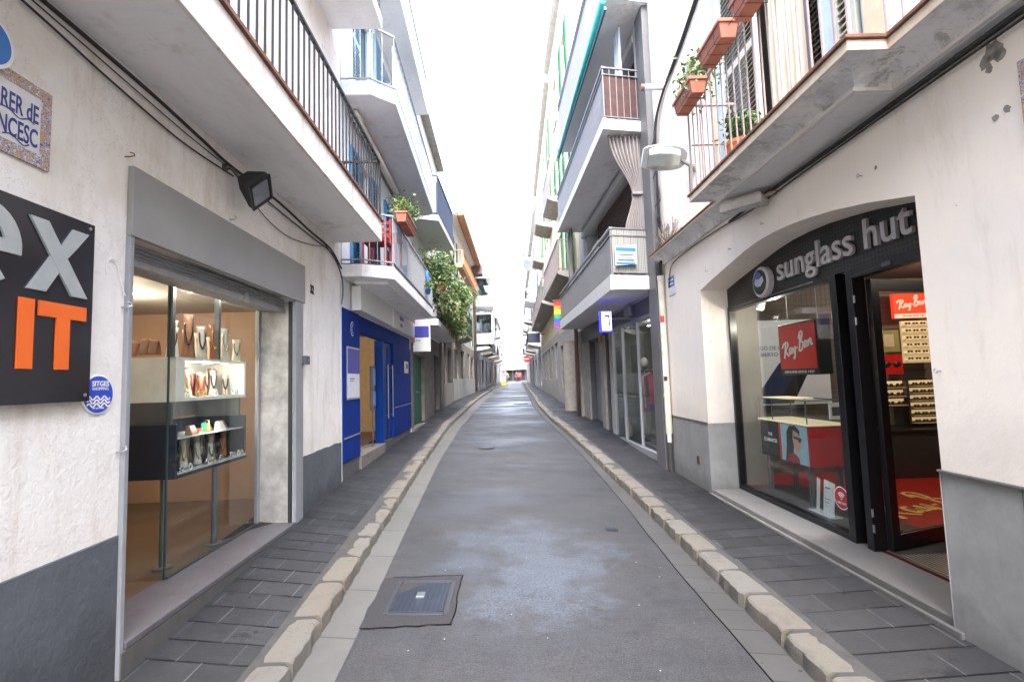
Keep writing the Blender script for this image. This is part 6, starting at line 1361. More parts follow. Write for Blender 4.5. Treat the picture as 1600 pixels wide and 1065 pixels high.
for n,w in ((.20,.12),(.30,.15),(.46,.16),(.59,.12)):
    v += [TL(3.32-w,n,4.398+.10*n),TL(3.32-w*.5,n,4.345+.10*n),TL(3.32+w*.5,n,4.345+.10*n),TL(3.32+w,n,4.398+.10*n)]
m._add(v, [(i*4+j,i*4+j+1,(i+1)*4+j+1,(i+1)*4+j) for i in range(3) for j in range(3)]+[(0,1,2,3),(12,13,14,15)]); m.build('lamp_glass', plain('lamp_lens',(.40,.44,.43),.12,.3), t2)
m = MB(f); m.ball((3.32,.36,4.418),.03); m.build('bulb', plain('bulb_white',(.75,.75,.7),.2), t2, smooth=True)
m = MB(f); m.tube([(3.32,.0,4.30),(3.32,.06,4.34),(3.32,.16,4.41)], [.03,.024,.022], 10); m.tube([(3.32,0,4.30),(3.32,.02,4.30)], .05, 12); m.tube([(3.5,.0,4.0),(3.36,.05,4.33)], .010, 6); m.build('arm', paint('galvanised_arm',(.25,.25,.23),.5,.1,12,(.2,.12,.08),.4,.1,metal=.4), t2)
t2 = thing('lamp_box', 'old white rectangular lamp box on a hinge under the cornice of the cream house', 'wall lamp', P(1.48,0,3.25))
A = (f.n*.62+f.d*.78).normalized(); B = A.cross(Vector((0,0,1))).normalized(); c0 = P(1.72,.20,3.235)
m = MB(); obox(m, c0, A*.20, B*.075, Vector((0,0,.035))); v0 = len(m.v); m._add([c0+A*a*.20+B*b*.075+Vector((0,0,.035)) for a,b in ((-1,-1),(1,-1),(1,1),(-1,1))]+[c0+A*a*.17+B*b*.045+Vector((0,0,.075)) for a,b in ((-1,-1),(1,-1),(1,1),(-1,1))],[(0,1,5,4),(1,2,6,5),(2,3,7,6),(3,0,4,7),(4,5,6,7)])
m.build('housing', paint('dirty_white_enamel',(.48,.46,.43),.5,.1,10,(.3,.2,.15),.5,.05), t2, .004)
m = MB(); obox(m, c0+A*.02-Vector((0,0,.037)), A*.15, B*.05, Vector((0,0,.004))); m.build('lens', plain('grey_lens',(.33,.33,.34),.2), t2)
m = MB(f); m.tube([(1.50,.0,3.27),(1.52,.05,3.27),(1.60,.09,3.26)], .02, 8); m.build('bracket', paint('old_bracket',(.32,.25,.2),.7,.1,20,(.15,.08,.05),.6,.1), t2)
t2 = thing('waste_pipe', 'short white pipe stub with a brown end sticking out by the house corner', 'pipe', P(4.3,0,6.0)); m = MB(f); m.tube([(4.3,0,6.0),(4.3,.30,6.0)], .045, 14); m.build('pipe', plain('white_pipe',(.66,.66,.64),.4), t2); m = MB(f); m.tube([(4.3,.29,6.0),(4.3,.345,6.0)], .05, 14); m.build('end_cap', BROWNP, t2)
t2 = thing('dead_plant', 'dry twiggy dead plant on the narrow cornice by the house corner', 'plant', P(4.2,.1,3.52)); m = MB(f); rn = random.Random(6)
for k in range(60):
    a = P(4.25+rn.uniform(-.2,.2),.10+rn.uniform(-.04,.04),3.52); b = a+Vector((rn.uniform(-.14,.14),rn.uniform(-.18,.18),rn.uniform(.08,.34))); c_ = b+Vector((rn.uniform(-.08,.08),rn.uniform(-.1,.1),rn.uniform(-.05,.10))); m.wtube([a,b,c_], [.005,.004,.002], 4)
m.build('twigs', DRYT, t2); m = MB(f); m.box(3.95,4.5,.04,.15,3.515,3.56); m.build('soil_tray', TERRA, t2, .004)
m = MB(f); m.lathe((3.55,.10,3.515),[(.035,0),(.045,.07),(.04,.07)],12); tag(m.build('flower_pot', TERRA, None, loc=P(3.55,.1,3.515)), 'tiny empty clay pot on the narrow cornice', 'flower pot')
tile_plaque(f, -1.50,-.615,2.67,3.09, [('CARRER dE',.10,-1.42,2.88,0),('SANT FRANCESC',.10,-1.42,2.78,0)], 'painted ceramic street name plaque cut by the right edge of the view')
# ================================================================ RIGHT: grey terraced house
f = R2 = Fac(2.355,7.705,1.977,14.43); P = f.p; LL = f.L
GW = mk_stucco('dull_grey_render', (.36,.36,.37), 14, .2, (.25,.24,.22), .3)
t = thing('grey_terraced_house', 'grey house with three deep slatted balconies, curtains and a glazed shop on the right', 'building', P(0,0,.2))
house_R2 = t
holes = [(.50,3.42,.22,2.70),(3.55,4.05,.2,2.5),(4.5,5.9,.2,2.6),(.7,5.6,3.28,5.5),(.7,5.4,5.97,7.5)]
m = MB(f); wall_holes(m, 0, LL, -.2, 3.0, holes, -.28, 0); m.build('ground_floor_wall', GREYD, t, .006)
m = MB(f); wall_holes(m, 0, LL, 3.0, 10.4, holes, -.28, 0); m.build('wall', GW, t, .006)
m = MB(f); m.box(0,LL,-6,-5.8,-.2,10.4); m.box(0,.2,-5.8,-.28,-.2,10.4); m.box(LL-.2,LL,-5.8,-.28,-.2,10.4); m.build('side_walls', WHITEW, t)
m = MB(f); m.box(.2,LL-.2,-5.8,-.28,10.2,10.35); m.build('roof', SOFFIT, t)
m = MB(f); m.box(.05,.44,.0,.10,-.1,10.4); m.build('corner_pillar', GREYL if False else paint('grey_pillar_metal',(.12,.12,.125),.5,.08,3,(.2,.19,.17),.3,.05), t, .006)
m = MB(f); m.box(.44,.60,.0,.08,3.3,10.4); m.build('pale_pilaster', plain('pale_grey_paint',(.45,.46,.48),.5), t, .004)
# terrace back walls: maroon slatted blinds
m = MB(f)
for z0,z1 in ((3.3,5.48),(6.0,7.5)):
    k = int((z1-z0)/.06)
    for i in range(k): z = z0+i*.06; m.prof([(-.10,z),(-.075,z+.008),(-.085,z+.055),(-.11,z+.055)], .75, 4.6)
m.build('roller_blind', CURTM, t)
m = MB(f); m.box(4.6,5.5,-.14,-.1,3.3,5.15); m.box(4.6,5.4,-.14,-.1,5.97,7.25); m.build('terrace_panel', plain('cream_panel',(.50,.47,.40),.6), t)
m = MB(f); m.box(.6,5.9,.0,.10,5.5,5.66); m.box(.6,5.8,.0,.10,7.5,7.66); m.build('awning_box', plain('pale_beam',(.42,.42,.41),.6), t, .01)
RAILG = paint('grey_slat_railing', (.15,.15,.158), .5, .08, 10, (.3,.28,.25), .25, .05)
SLW = .026
def terrace(z0, z1, rz, near, far, label, slab, white=True):
    (sw,sc,nc),(fs,fn) = near, far
    poly = [(sw,0),(sc,nc),(fs,fn),(fs+.02,0)]
    m = MB(f); m.prism(poly, z0, z1); b = m.build('balcony_slab', slab, t, .006)
    m = MB(f); m.prism([(sw-.012,0),(sc-.012,nc+.012),(fs+.01,fn+.012),(fs+.01,fn+.001),(sc+.001,nc+.001),(sw,0)], z0-.004, z1+.01); m.build('white_edge', plain('white_edge_paint',(.52,.51,.505),.6) if white else GREYL, b)
    railing(f, b, [(sw+.02,.02),(sc+.03,nc-.03)], z1+.01, rz, RAILG, .115, .008, .016, mid=rz-.12)
    m = MB(f); ds = (fs-sc); k = int(ds/.085)
    for i in range(k):
        u = (i+.5)/k; s = sc+.03+(ds-.03)*u; n = nc-.03+(fn-nc)*u; m.box(s-SLW,s+SLW,n-.012,n+.004,z1+.015,rz-.10)
    m.build('slat_screen', RAILG, b)
    m = MB(f); 
    for z,h in ((rz,.018),(rz-.12,.012),(z1+.03,.012)): m.prism([(sc+.01,nc-.01),(fs,fn-.01),(fs,fn-.055),(sc+.01,nc-.055)], z-h, z+h)
    m.build('handrail', RAILG, b); return b
B1 = terrace(3.05,3.28,4.08,(.42,.28,.76),(6.65,.67),'',SOFFIT_G)
SLW = .017
B2_ = terrace(5.76,5.93,6.85,(.40,.28,.76),(6.10,.72),'',SOFFIT_G)
B3_ = terrace(7.76,7.96,9.05,(.0,-.12,.76),(5.35,.72),'',SOFFIT_G,False)
m = MB(f); m.prism([(.38,.0),(.27,.70),(.27,.77),(.45,.0)],3.055,3.275); m.build('white_end_face', plain('end_face_paint',(.44,.435,.425),.7), B1)
# expanded metal mesh on the near ends
MESHM = Mat('perforated_sheet', (.26,.26,.25), .5); MESHM.mix(((MESHM.z*34).fract()-.5).abs().lt(.25)*((MESHM.x*34).fract()-.5).abs().lt(.25)*.8, (.05,.05,.05)); MESHM = MESHM.m
m = MB(f); m.prism([(.435,.03),(.31,.71),(.318,.712),(.443,.032)], 3.33, 4.06); m.build('mesh_sheet', MESHM, B1)
m = MB(f); m.prism([(.435,.03),(.31,.71),(.318,.712),(.443,.032)], 5.98, 6.72); m.build('maroon_sheet', CURTM, B2_)
class Cross:
    def __init__(c, f, s): c.f = f; c.s = s; c.side = 1
    def p(c, a, b, z): return c.f.p(c.s+b, .06+a, z)
def end_curtain(s, n0, n1, z0, z1, mat, zt, tie=.16, folds=8, amp=.035):
    m = MB(f); k = folds*7; v = []; rows = 22
    for j in range(rows+1):
        z = z0+(z1-z0)*j/rows
        g = math.exp(-((z-zt)/.55)**2) if z > zt else math.exp(-((z-zt)/.45)**2); top = n1 if z > zt else n0+(n1-n0)*.62
        right = top+(n0+tie-top)*g
        for i in range(k+1):
            u = i/k; n = n0+(right-n0)*u; v.append(P(s+amp*math.sin(2*math.pi*folds*u+.6*math.sin(u*7))*(1-.3*g)+.02*math.sin(z*3), n, z))
    m._add(v, [(j*(k+1)+i,j*(k+1)+i+1,(j+1)*(k+1)+i+1,(j+1)*(k+1)+i) for j in range(rows) for i in range(k)]); o = m.build('curtain', mat, t, smooth=True, recalc=False); q = o.modifiers.new('s','SOLIDIFY'); q.thickness = .004
    m = MB(f); m.box(s-.045,s+.05,n0-.01,n0+tie+.01,zt-.02,zt+.03); m.build('tie_band', mat, o, .01)
end_curtain(.50,.10,.66,3.32,5.74,CURTG,4.72)
curtain_mesh(t, f, 5.6,6.2,.40,3.9,5.72,CURTG,4,.05,gather=(4.7,.5,.35)); curtain_mesh(t, f, .45,.8,.35,5.98,7.68,plain('pale_blue_curtain',(.42,.48,.56),.8),3,.04)
t2 = thing('awning', 'rolled up turquoise awning along the edge of the top grey balcony', 'awning', P(3,.74,7.6))
m = MB(f); m.tube([(-.1,.78,7.70),(5.3,.74,7.62)], .05, 12); m.build('roll', plain('turquoise_canvas',(.03,.36,.36),.7), t2, smooth=True); m = MB(f); m.box(-.1,5.3,.72,.755,7.56,7.62); m.build('front_bar', plain('dark_teal_bar',(.02,.09,.11),.5), t2)
t2 = thing('sale_sign', 'blue and white sale notice fixed to the end railing of the lowest grey balcony', 'notice', P(.3,.5,3.5))
def endp(u, z, off=0): # along the near end railing, u from wall to corner
    return P(.42+(.28-.42)*u-.035-off, .05+.70*u, z)
def endquad(m, u0, u1, z0, z1, off): m._add([endp(u0,z0,off),endp(u1,z0,off),endp(u1,z1,off),endp(u0,z1,off)], [(0,1,2,3)])
m = MB(f); m._add([endp(.36,3.47),endp(.90,3.44),endp(.90,3.76),endp(.36,3.80),endp(.36,3.47,.01),endp(.90,3.44,.01),endp(.90,3.76,.01),endp(.36,3.80,.01)], [(0,1,2,3),(4,5,6,7),(0,1,5,4),(1,2,6,5),(2,3,7,6),(3,0,4,7)]); m.build('board', plain('notice_white',(.42,.44,.46),.5), t2)
m = MB(f); endquad(m,.38,.88,3.68,3.74,.0115); endquad(m,.40,.88,3.46,3.495,.0115); m.build('blue_band', plain('notice_blue',(.02,.16,.34),.5), t2, recalc=False)
m = MB(f); endquad(m,.45,.80,3.61,3.63,.0115); endquad(m,.48,.76,3.57,3.585,.0115); endquad(m,.42,.84,3.52,3.545,.0115); m.build('print', plain('notice_print',(.04,.08,.2),.5), t2, recalc=False)
# glazed shop
m = MB(f); m.box(.5,3.42,-.05,.03,.22,.34); m.box(.5,.56,-.05,.02,.34,2.7); m.box(3.34,3.42,-.05,.02,.34,2.7); m.box(2.55,2.61,-.05,.015,.34,2.7); m.box(1.5,1.54,-.04,.01,.34,2.7); m.box(.56,3.34,-.05,.02,2.64,2.7); m.build('shop_window', GREYL, t, .003)
m = MB(f); m.box(.56,3.34,-.025,-.017,.34,2.64); m.build('window_pane', GLASS, t)
m = MB(f); m.box(.3,4.3,-2.85,-2.8,.1,2.9); m.box(3.5,3.55,-2.8,-.28,.1,2.9); m.box(.25,.3,-2.8,-.28,.1,2.9); m.build('shop_back_wall', plain('greenish_grey_room',(.10,.12,.11),.7), t)
m = MB(f); m.box(.3,3.5,-2.8,-.28,.2,.30); m.build('shop_floor', plain('pale_grey_floor',(.26,.26,.25),.3), t); m = MB(f); m.box(.3,3.5,-2.8,-.28,2.75,2.8); m.build('shop_ceiling', plain('grey_ceiling',(.35,.36,.36),.8), t)
m = MB(f); m.box(3.55,4.05,-.12,-.08,.25,2.5); m.box(3.66,3.94,-.08,-.06,.5,2.3); m.build('door', GREYL, t, .004)
m = MB(f); m.box(3.43,3.54,-.02,.04,.0,2.7); m.box(4.06,4.45,-.02,.05,.1,2.8); m.build('stone_post', STONE, t, .006)
m = MB(f); m.box(4.5,5.9,-.2,-.15,.2,2.6); m.build('shutter', GREYL, t); m = MB(f); m.box(4.05,6.7,.0,.06,2.62,3.0); m.build('lintel', GREYD, t, .004)
m = MB(f); m.box(5.9,6.7,.0,.05,.1,2.62); m.build('stone_post', STONE, t, .008)
m = MB(f); m.box(4.1,4.35,.05,.10,2.46,2.62); m.build('orange_plaque', paint('orange_plate',(.35,.14,.05),.6,.2,20,(.1,.05,.03),.3,.1), t)
for i,(s,n) in enumerate(((.8,-.6),(1.5,-.6),(2.2,-.6),(2.9,-.7))):
    ceiling_lamp(f, s, n, 2.74, LITC, f'{ordn[i]} white ceiling lamp from the pipe inside the grey house shop', .05, 5 if i%2 == 0 else 0, (1,.95,.9), .15)
def clothes_rack(f, s, n, z, L, cols, label):
    t = thing('clothes_rack', label, 'clothes rack', f.p(s,n,z), 'racks in the glazed shop')
    m = MB(f)
    for a in (s-L/2,s+L/2): m.tube([(a,n,z),(a,n,z+1.45)], .012, 8); m.box(a-.01,a+.01,n-.2,n+.2,z,z+.02)
    m.tube([(s-L/2,n,z+1.45),(s+L/2,n,z+1.45)], .012, 8); m.build('rail', STEEL, t)
    rn = random.Random(int(s*9)); k = len(cols)
    for i,c in enumerate(cols):
        a = s-L/2+L*(i+.6)/k; m = MB(f); h = rn.uniform(.55,.85)
        m.prof([(n-.18,z+1.32),(n-.03,z+1.40),(n+.03,z+1.40),(n+.18,z+1.32),(n+.15,z+1.38-h),(n-.15,z+1.38-h)], a-.018, a+.018)
        m.build('garment', c, t, .006)
PINK = plain('pink_cloth',(.50,.06,.14),.8); CLB = plain('blue_cloth2',(.05,.08,.18),.8); CLW = plain('white_cloth',(.6,.58,.55),.8); CLG = plain('olive_cloth',(.14,.14,.08),.8)
clothes_rack(f, 2.35,-.50,.30,.8,[PINK,CLB,PINK,CLW,CLG,PINK,CLB],'clothes rack with pink and dark garments behind the shop glass')
clothes_rack(f, 1.35,-.60,.30,.9,[CLG,CLW,CLB,CLG,LEATHER,CLB,CLW],'clothes rack with brown and olive garments deeper in the glazed shop')
def mannequin(f, s, n, z, top, bottom, label):
    t = thing('mannequin', label, 'mannequin', f.p(s,n,z), 'mannequins in the glazed shop')
    m = MB(f); m.lathe((s,n,z),[(.14,0),(.14,.012),(.01,.02),(.01,.1)],16); m.build('base', STEEL, t)
    m = MB(f); m.lathe((s,n,z+.92),[(.10,-.85),(.12,-.5),(.15,-.1),(.15,0),(.12,.02)],16,sc=(1,.75)); m.build('trousers', bottom, t, smooth=True)
    m = MB(f); m.lathe((s,n,z+.9),[(.14,0),(.115,.16),(.15,.34),(.17,.44),(.12,.52),(.045,.54),(.04,.6)],16,sc=(1,.65)); m.tube([(s-.17,n,z+1.32),(s-.21,n+.02,z+1.08),(s-.19,n+.08,z+.86)],[.045,.038,.028],8); m.tube([(s+.17,n,z+1.32),(s+.21,n+.02,z+1.08),(s+.19,n+.08,z+.86)],[.045,.038,.028],8); m.build('jacket', top, t, smooth=True)
    m = MB(f); m.ball((s,n,z+1.61),.085,.85,1,1.25); m.build('head', IVORY, t, smooth=True)
mannequin(f, .85,-.55,.32, LEATHER, CLB, 'mannequin in a brown jacket at the near end of the glazed shop')
mannequin(f, 3.05,-.6,.32, BLACKM, CLW, 'mannequin in black at the far end of the glazed shop')
t2 = thing('table_lamp', 'yellow shaded lamp glowing inside the glazed shop', 'lamp', P(1.7,-.9,1.7)); m = MB(f); m.lathe((1.7,-.9,1.85),[(.16,0),(.10,.22),(.0,.22)],18); m.build('lamp_shade', Mat('glowing_shade',(.6,.4,.15),.6).emit((1,.6,.22),.4).m, t2, smooth=True); m = MB(f); m.lathe((1.7,-.9,1.4),[(.07,0),(.03,.03),(.02,.44)],12); m.build('stand', GOLD, t2)
t2 = thing('display_shelf', 'metal shelf unit with folded goods behind the shop glass', 'shelf', P(1.75,-.9,.3))
m = MB(f)
for z in (.45,.85,1.25,1.38): m.box(1.3,2.0,-1.1,-.7,z,z+.02)
for a in (1.3,1.98):
    for b in (-1.1,-.72): m.box(a,a+.02,b,b+.02,.3,1.4)
m.build('frame', STEEL, t2); m = MB(f); [m.box(1.36+.2*i,1.50+.2*i,-1.0,-.8,z,z+.10) for i in range(3) for z in (.47,.87)]; m.build('folded_goods', PINK, t2, .01)
t2 = thing('shoulder_bag', 'light brown bag standing low at the far end of the glazed shop window', 'bag', P(3.15,-.3,.3)); m = MB(f); m.lathe((3.15,-.22,.32),[(.10,0),(.12,.08),(.11,.22),(.06,.30)],14,sc=(1,.6)); m.build('bag_body', plain('tan_leather',(.40,.24,.12),.6), t2, smooth=True); m = MB(f); m.tube([(3.08,-.22,.6),(3.1,-.22,.74),(3.2,-.22,.74),(3.22,-.22,.6)], .008, 6); m.build('strap', LEATHER, t2)
t2 = thing('lit_sign', 'small projecting box sign glowing blue with a white front under the lowest grey balcony', 'sign', P(1.35,.6,2.5))
m = MB(f); m.box(1.28,1.46,.52,.72,2.46,2.84); m.build('box', Mat('blue_lit_box',(.02,.02,.4),.4).emit((.04,.03,1),.22).m, t2, .006); m = MB(f); m.box(1.272,1.28,.535,.705,2.48,2.82); m.build('white_front', Mat('white_lit_front',(.7,.7,.8),.4).emit((.75,.75,1),.35).m, t2)
m = MB(f); m.box(1.268,1.272,.56,.66,2.72,2.76); m.box(1.268,1.272,.56,.59,2.56,2.72); m.build('glyph', LOGOB, t2); m = MB(f); m.tube([(1.37,0,2.7),(1.37,.53,2.7)], .014, 8); m.build('bracket', STEEL, t2)
t2 = thing('alarm_box', 'plain pale grey box on the dark lintel above the shop glass', 'box', P(1.9,0,2.85)); m = MB(f); m.box(1.75,2.05,.0,.08,2.80,2.98); m.build('case', GREYL, t2, .006); m = MB(f); m.lathe((1.9,.08,2.84),[(.012,0),(.012,.004)],8,'n'); m.build('indicator', REDSIGN, t2)

# ================================================================ RIGHT: farther houses
t,f = far_house('beige_balcony_house','old beige house with stone edged iron balconies beyond the grey terraced house',1.972,14.45,1.80,20.6,.52,15.0,BEIGE,
  [(4.95,[(1.2,2.2,2.2,SHUT_G),(3.9,4.9,2.2,SHUT_G)],[(.5,5.6,.62,IRON_P,STONE)]),(8.4,[(1.2,2.2,2.0,SHUT_G),(3.9,4.9,2.0,SHUT_G)],[(3.4,5.5,.55,IRON_P,STONE)]),(11.6,[(1.2,2.2,1.8,SHUT_G),(3.9,4.9,1.8,None)],[])],
  [(.4,1.5,2.5,None),(2.6,3.6,2.4,GREYL),(4.6,5.7,2.4,STONE_D)], lower=STONE, eaves=(STONE,.22), base=(STONE,.55))
m = MB(f); m.lathe((2.05,.10,.45),[(.27,0),(.25,.1),(.235,2.3),(.26,2.4)],18); m.build('column', STONE, t)
m = MB(f); m.box(.0,.3,0,.12,.45,3.0); m.build('stone_post', STONE, t)
m = MB(f); m.tube([(.15,.18,.5),(.15,.18,8.0)], .055, 10); m.build('drain_pipe', BROWNP, t, smooth=True)
t2 = thing('rainbow_flag', 'rainbow flag hanging under the beige balcony', 'flag', f.p(.35,.6,3.2))
RB = [(.5,.03,.03),(.6,.22,.02),(.62,.5,.03),(.04,.3,.07),(.03,.10,.4),(.2,.04,.3)]
for i,c in enumerate(RB):
    m = MB(f); z1 = 3.95-i*.13; v = []
    for j in range(7): n = .36+.42*j/6; v += [f.p(.35+.02*math.sin(j*1.3),n,z1-.13),f.p(.35+.02*math.sin(j*1.3),n,z1)]
    m._add(v, [(j*2,j*2+2,j*2+3,j*2+1) for j in range(6)]); m.build('stripe', plain('flag_colour',c,.8), t2, recalc=False)
m = MB(f); m.tube([(.35,0,4.0),(.35,.82,3.97)], .014, 8); m.build('pole', WOODB, t2)
t,f = far_house('long_balcony_house','tall beige house with one long balcony and green shutters on the right',1.80,20.65,1.75,34,.70,14.6,BEIGE,
  [(5.0,[(1,2,2.2,SHUT_G),(4.4,5.4,2.2,None),(8,9,2.2,SHUT_G),(11,12,2.2,None)],[(.3,12.8,.65,IRON_P,STONE)]),(8.6,[(1.2,2.1,2.1,SHUT_G),(4.4,5.4,2,SHUT_G),(8,9,2,SHUT_G),(11,12,2,None)],[(.8,2.6,.75,IRON_P,STONE),(7.5,9.5,.6,IRON_P,STONE)]),(11.6,[(1.2,2.1,1.8,SHUT_G),(4.4,5.4,1.8,None),(8,9,1.8,None)],[])],
  [(.6,2.2,2.5,GREYL),(3,4.4,2.5,None),(5.5,7,2.5,GREYD),(8,9.5,2.5,None),(10.6,12.4,2.5,GREYL)], lower=STONE, eaves=(STONE,.22), base=(STONE,.9))
t2 = thing('projecting_sign', 'dark navy projecting sign with white edges far up the street on the right', 'sign', f.p(9,.8,4.2)); m = MB(f); m.box(9.0,9.08,.3,1.02,3.80,4.38); m.build('panel', plain('navy_sign',(.02,.025,.05),.4), t2, .01); m = MB(f); m.box(8.99,9.09,.3,1.02,3.72,3.80); m.box(8.99,9.09,.3,1.02,4.38,4.46); m.build('white_edge', WHITE, t2); m = MB(f); m.tube([(9.04,0,4.3),(9.04,.32,4.3)],.02,6); m.build('bracket', IRON, t2)
t,f = far_house('white_tall_house','tall very pale house beyond the long balcony on the right',1.75,34.1,1.68,47,.8,13.4,WHITEW,
  [(4.2,[(1,2,2,None),(5,6,2,SHUT_DG),(9,10,2,None)],[(.6,4,.9,IRON,WHITE),(8.4,11,.8,IRON,STONE)]),(7.3,[(1,2,2,SHUT_DG),(5,6,2,None),(9,10,2,None)],[(.6,4,1.0,IRON,WHITE)]),(10.3,[(1,2,1.8,None),(5,6,1.8,None),(9,10,1.8,None)],[(.6,4,1.0,IRON,WHITE)])],
  [(.8,2.4,2.5,None),(4,5.5,2.5,GREYD),(7.5,10,2.5,None)], lower=GREYW, eaves=(STONE,.3))
t2 = thing('round_sign', 'round red and white sign far down the street on the right', 'sign', f.p(12,.7,3.4)); m = MB(f); m.lathe((12,.75,3.5),[(.34,-.03),(.34,.03)],24,'s'); m.build('disc', REDSIGN, t2); m = MB(f); m.box(11.96,11.965,.55,.95,3.45,3.55); m.build('white_bar', WHITE, t2); m = MB(f); m.tube([(12,0,3.6),(12,.42,3.55)],.025,6); m.build('bracket', IRON, t2)
for nm,lb,x0,y0,x1,y1,zg,zt,w,lo in (('aged_right_house','aged pale house far down on the right',1.68,47.1,1.62,60,.92,12.8,BEIGE2,STONE_D),('last_right_house','last pale house at the far right end of the street',1.62,60.1,1.6,82,1.02,12.4,WHITEW,GREYW)):
    L = y1-y0
    far_house(nm,lb,x0,y0,x1,y1,zg,zt,w,[(4.2,[(1,2,2,None),(L-3,L-2,2,None)],[(.6,2.6,.8,IRON,STONE),(L-3.6,L-1.2,.8,IRON,STONE)]),(7.3,[(1,2,2,SHUT_DG),(L-3,L-2,2,None)],[(.6,2.6,.8,IRON,STONE),(L-3.6,L-1.2,.7,IRON,STONE)])],
      [(.8,2.4,2.5,None),(4,5.4,2.5,GREYD),(L-4,L-1.5,2.5,None)], lower=lo, eaves=(STONE,.3))
# end of the street
f = Fac(-14,118,14,118.001); P = f.p
f.n = Vector((0,-1,0)); f.d = Vector((1,0,0)); f.rd = f.d
t = thing('white_end_building', 'white building with a row of small windows closing the end of the street', 'building', P(14,0,1.2))
ws = [(13.0+i*1.25,13.6+i*1.25,7.4,9.0) for i in range(-3,5)]+[(13.0+i*2.5,13.9+i*2.5,12,13.6) for i in range(-2,3)]+[(11.5,17.5,1.2,3.9)]
m = MB(f); wall_holes(m, 0, 28, .8, 19, ws, -.4, 0); m.build('wall', mk_stucco('bright_white_render',(.82,.81,.79),6,.1,(.6,.58,.55),.2), t)
m = MB(f); m.box(0,28,-8,-7.6,.8,19); m.box(0,28,-1.0,-.9,.8,18.8); m.build('inner_wall', DARKW, t)
for w in ws[:-1]: window(t, f, *w, WHITE, n=-.2, bars=1, sill=False)
m = MB(f); m.box(8,20,0,2.2,4.4,4.8); m.box(8,20,1.9,2.2,3.9,4.4); m.build('canopy', plain('cream_canopy',(.62,.60,.55),.6), t, .02)
for i in range(5): m = MB(f); m.box(11.4+i*1.5,11.6+i*1.5,-.1,.1,1.2,3.9); m.build('glazing_post', GREYD, t)

# ---------------------------------------------------------------- people far up the street
def person(name, label, x, y, z, pts, rad, edges, head, hair, clothes):
    """pts: joints; skin modifier grows one continuous body"""
    me = bpy.data.meshes.new('body'); me.from_pydata(pts, edges, []); me.materials.append(SKIN)
    t = thing('person', label, 'person', (x,y,z), 'people at the far end of the street')
    def skin(nm, P, E, Rr, mat, par):
        me = bpy.data.meshes.new(nm); me.from_pydata(P, E, []); me.materials.append(mat); o = link(bpy.data.objects.new(nm, me)); o.parent = par
        s = o.modifiers.new('skin','SKIN'); 
        for i,r in enumerate(Rr): me.skin_vertices[0].data[i].radius = (r,r)
        me.skin_vertices[0].data[0].use_root = True; o.modifiers.new('sub','SUBSURF').levels = 1; o.modifiers[-1].render_levels = 1
        for p in me.polygons: p.use_smooth = True
        return o
    me = bpy.data.meshes.new('x'); bpy.data.meshes.remove(me)
    J = pts
    def mk(nm, idx, ee, k, mat):
        mp = {a:i for i,a in enumerate(idx)}; me = bpy.data.meshes.new(nm); me.from_pydata([J[a] for a in idx], [(mp[a],mp[b]) for a,b in ee], []); me.materials.append(mat)
        o = link(bpy.data.objects.new(nm, me)); o.parent = t
        bm = bmesh.new(); bm.from_mesh(me); lay = bm.verts.layers.skin.verify(); bm.verts.ensure_lookup_table()
        for a,i in mp.items(): bm.verts[i][lay].radius = (rad[a]*k,rad[a]*k); bm.verts[i][lay].use_root = (i == 0)
        bm.to_mesh(me); bm.free(); o.modifiers.new('skin','SKIN'); q = o.modifiers.new('sub','SUBSURF'); q.levels = q.render_levels = 1; return o
    mk('body', list(range(len(J))), edges, 1, SKIN)
    for nm,idx,ee,mat in clothes: mk(nm, idx, ee, 1.14, mat)
    m = MB(WD); hx,hy,hz = J[3]; m.ball((x+hx,y+hy+.01,z+hz+.05),.10,1,1,1); m.build('hair', hair, t, smooth=True)
# joints: 0 pelvis 1 chest 2 neck 3 head 4/5 shoulders 6/7 elbows 8/9 hands 10/11 hips 12/13 knees 14/15 feet 16/17 toes
def figure(step=.12, arm=.1):
    return [(0,0,.92),(0,0,1.30),(0,0,1.46),(0,-.02,1.60),(-.18,0,1.40),(.18,0,1.40),(-.24,arm,1.14),(.24,-arm,1.14),(-.24,-.05,.90),(.24,-arm*1.6,.92),(-.09,0,.88),(.09,0,.88),(-.10,-step,.50),(.10,step,.50),(-.10,-step*.8,.08),(.10,step*1.8,.10),(-.10,-step*.8-.16,.03),(.10,step*1.8-.14,.03)]
RAD = [.13,.15,.055,.095,.07,.07,.045,.045,.035,.035,.095,.095,.065,.065,.045,.045,.03,.03]
EDG = [(0,1),(1,2),(2,3),(1,4),(1,5),(4,6),(5,7),(6,8),(7,9),(0,10),(0,11),(10,12),(11,13),(12,14),(13,15),(14,16),(15,17)]
SH = [0,1,4,5,6,7]; SHE = [(0,1),(1,4),(1,5),(4,6),(5,7)]; TR = [0,10,11,12,13,14,15]; TRE = [(0,10),(0,11),(10,12),(11,13),(12,14),(13,15)]
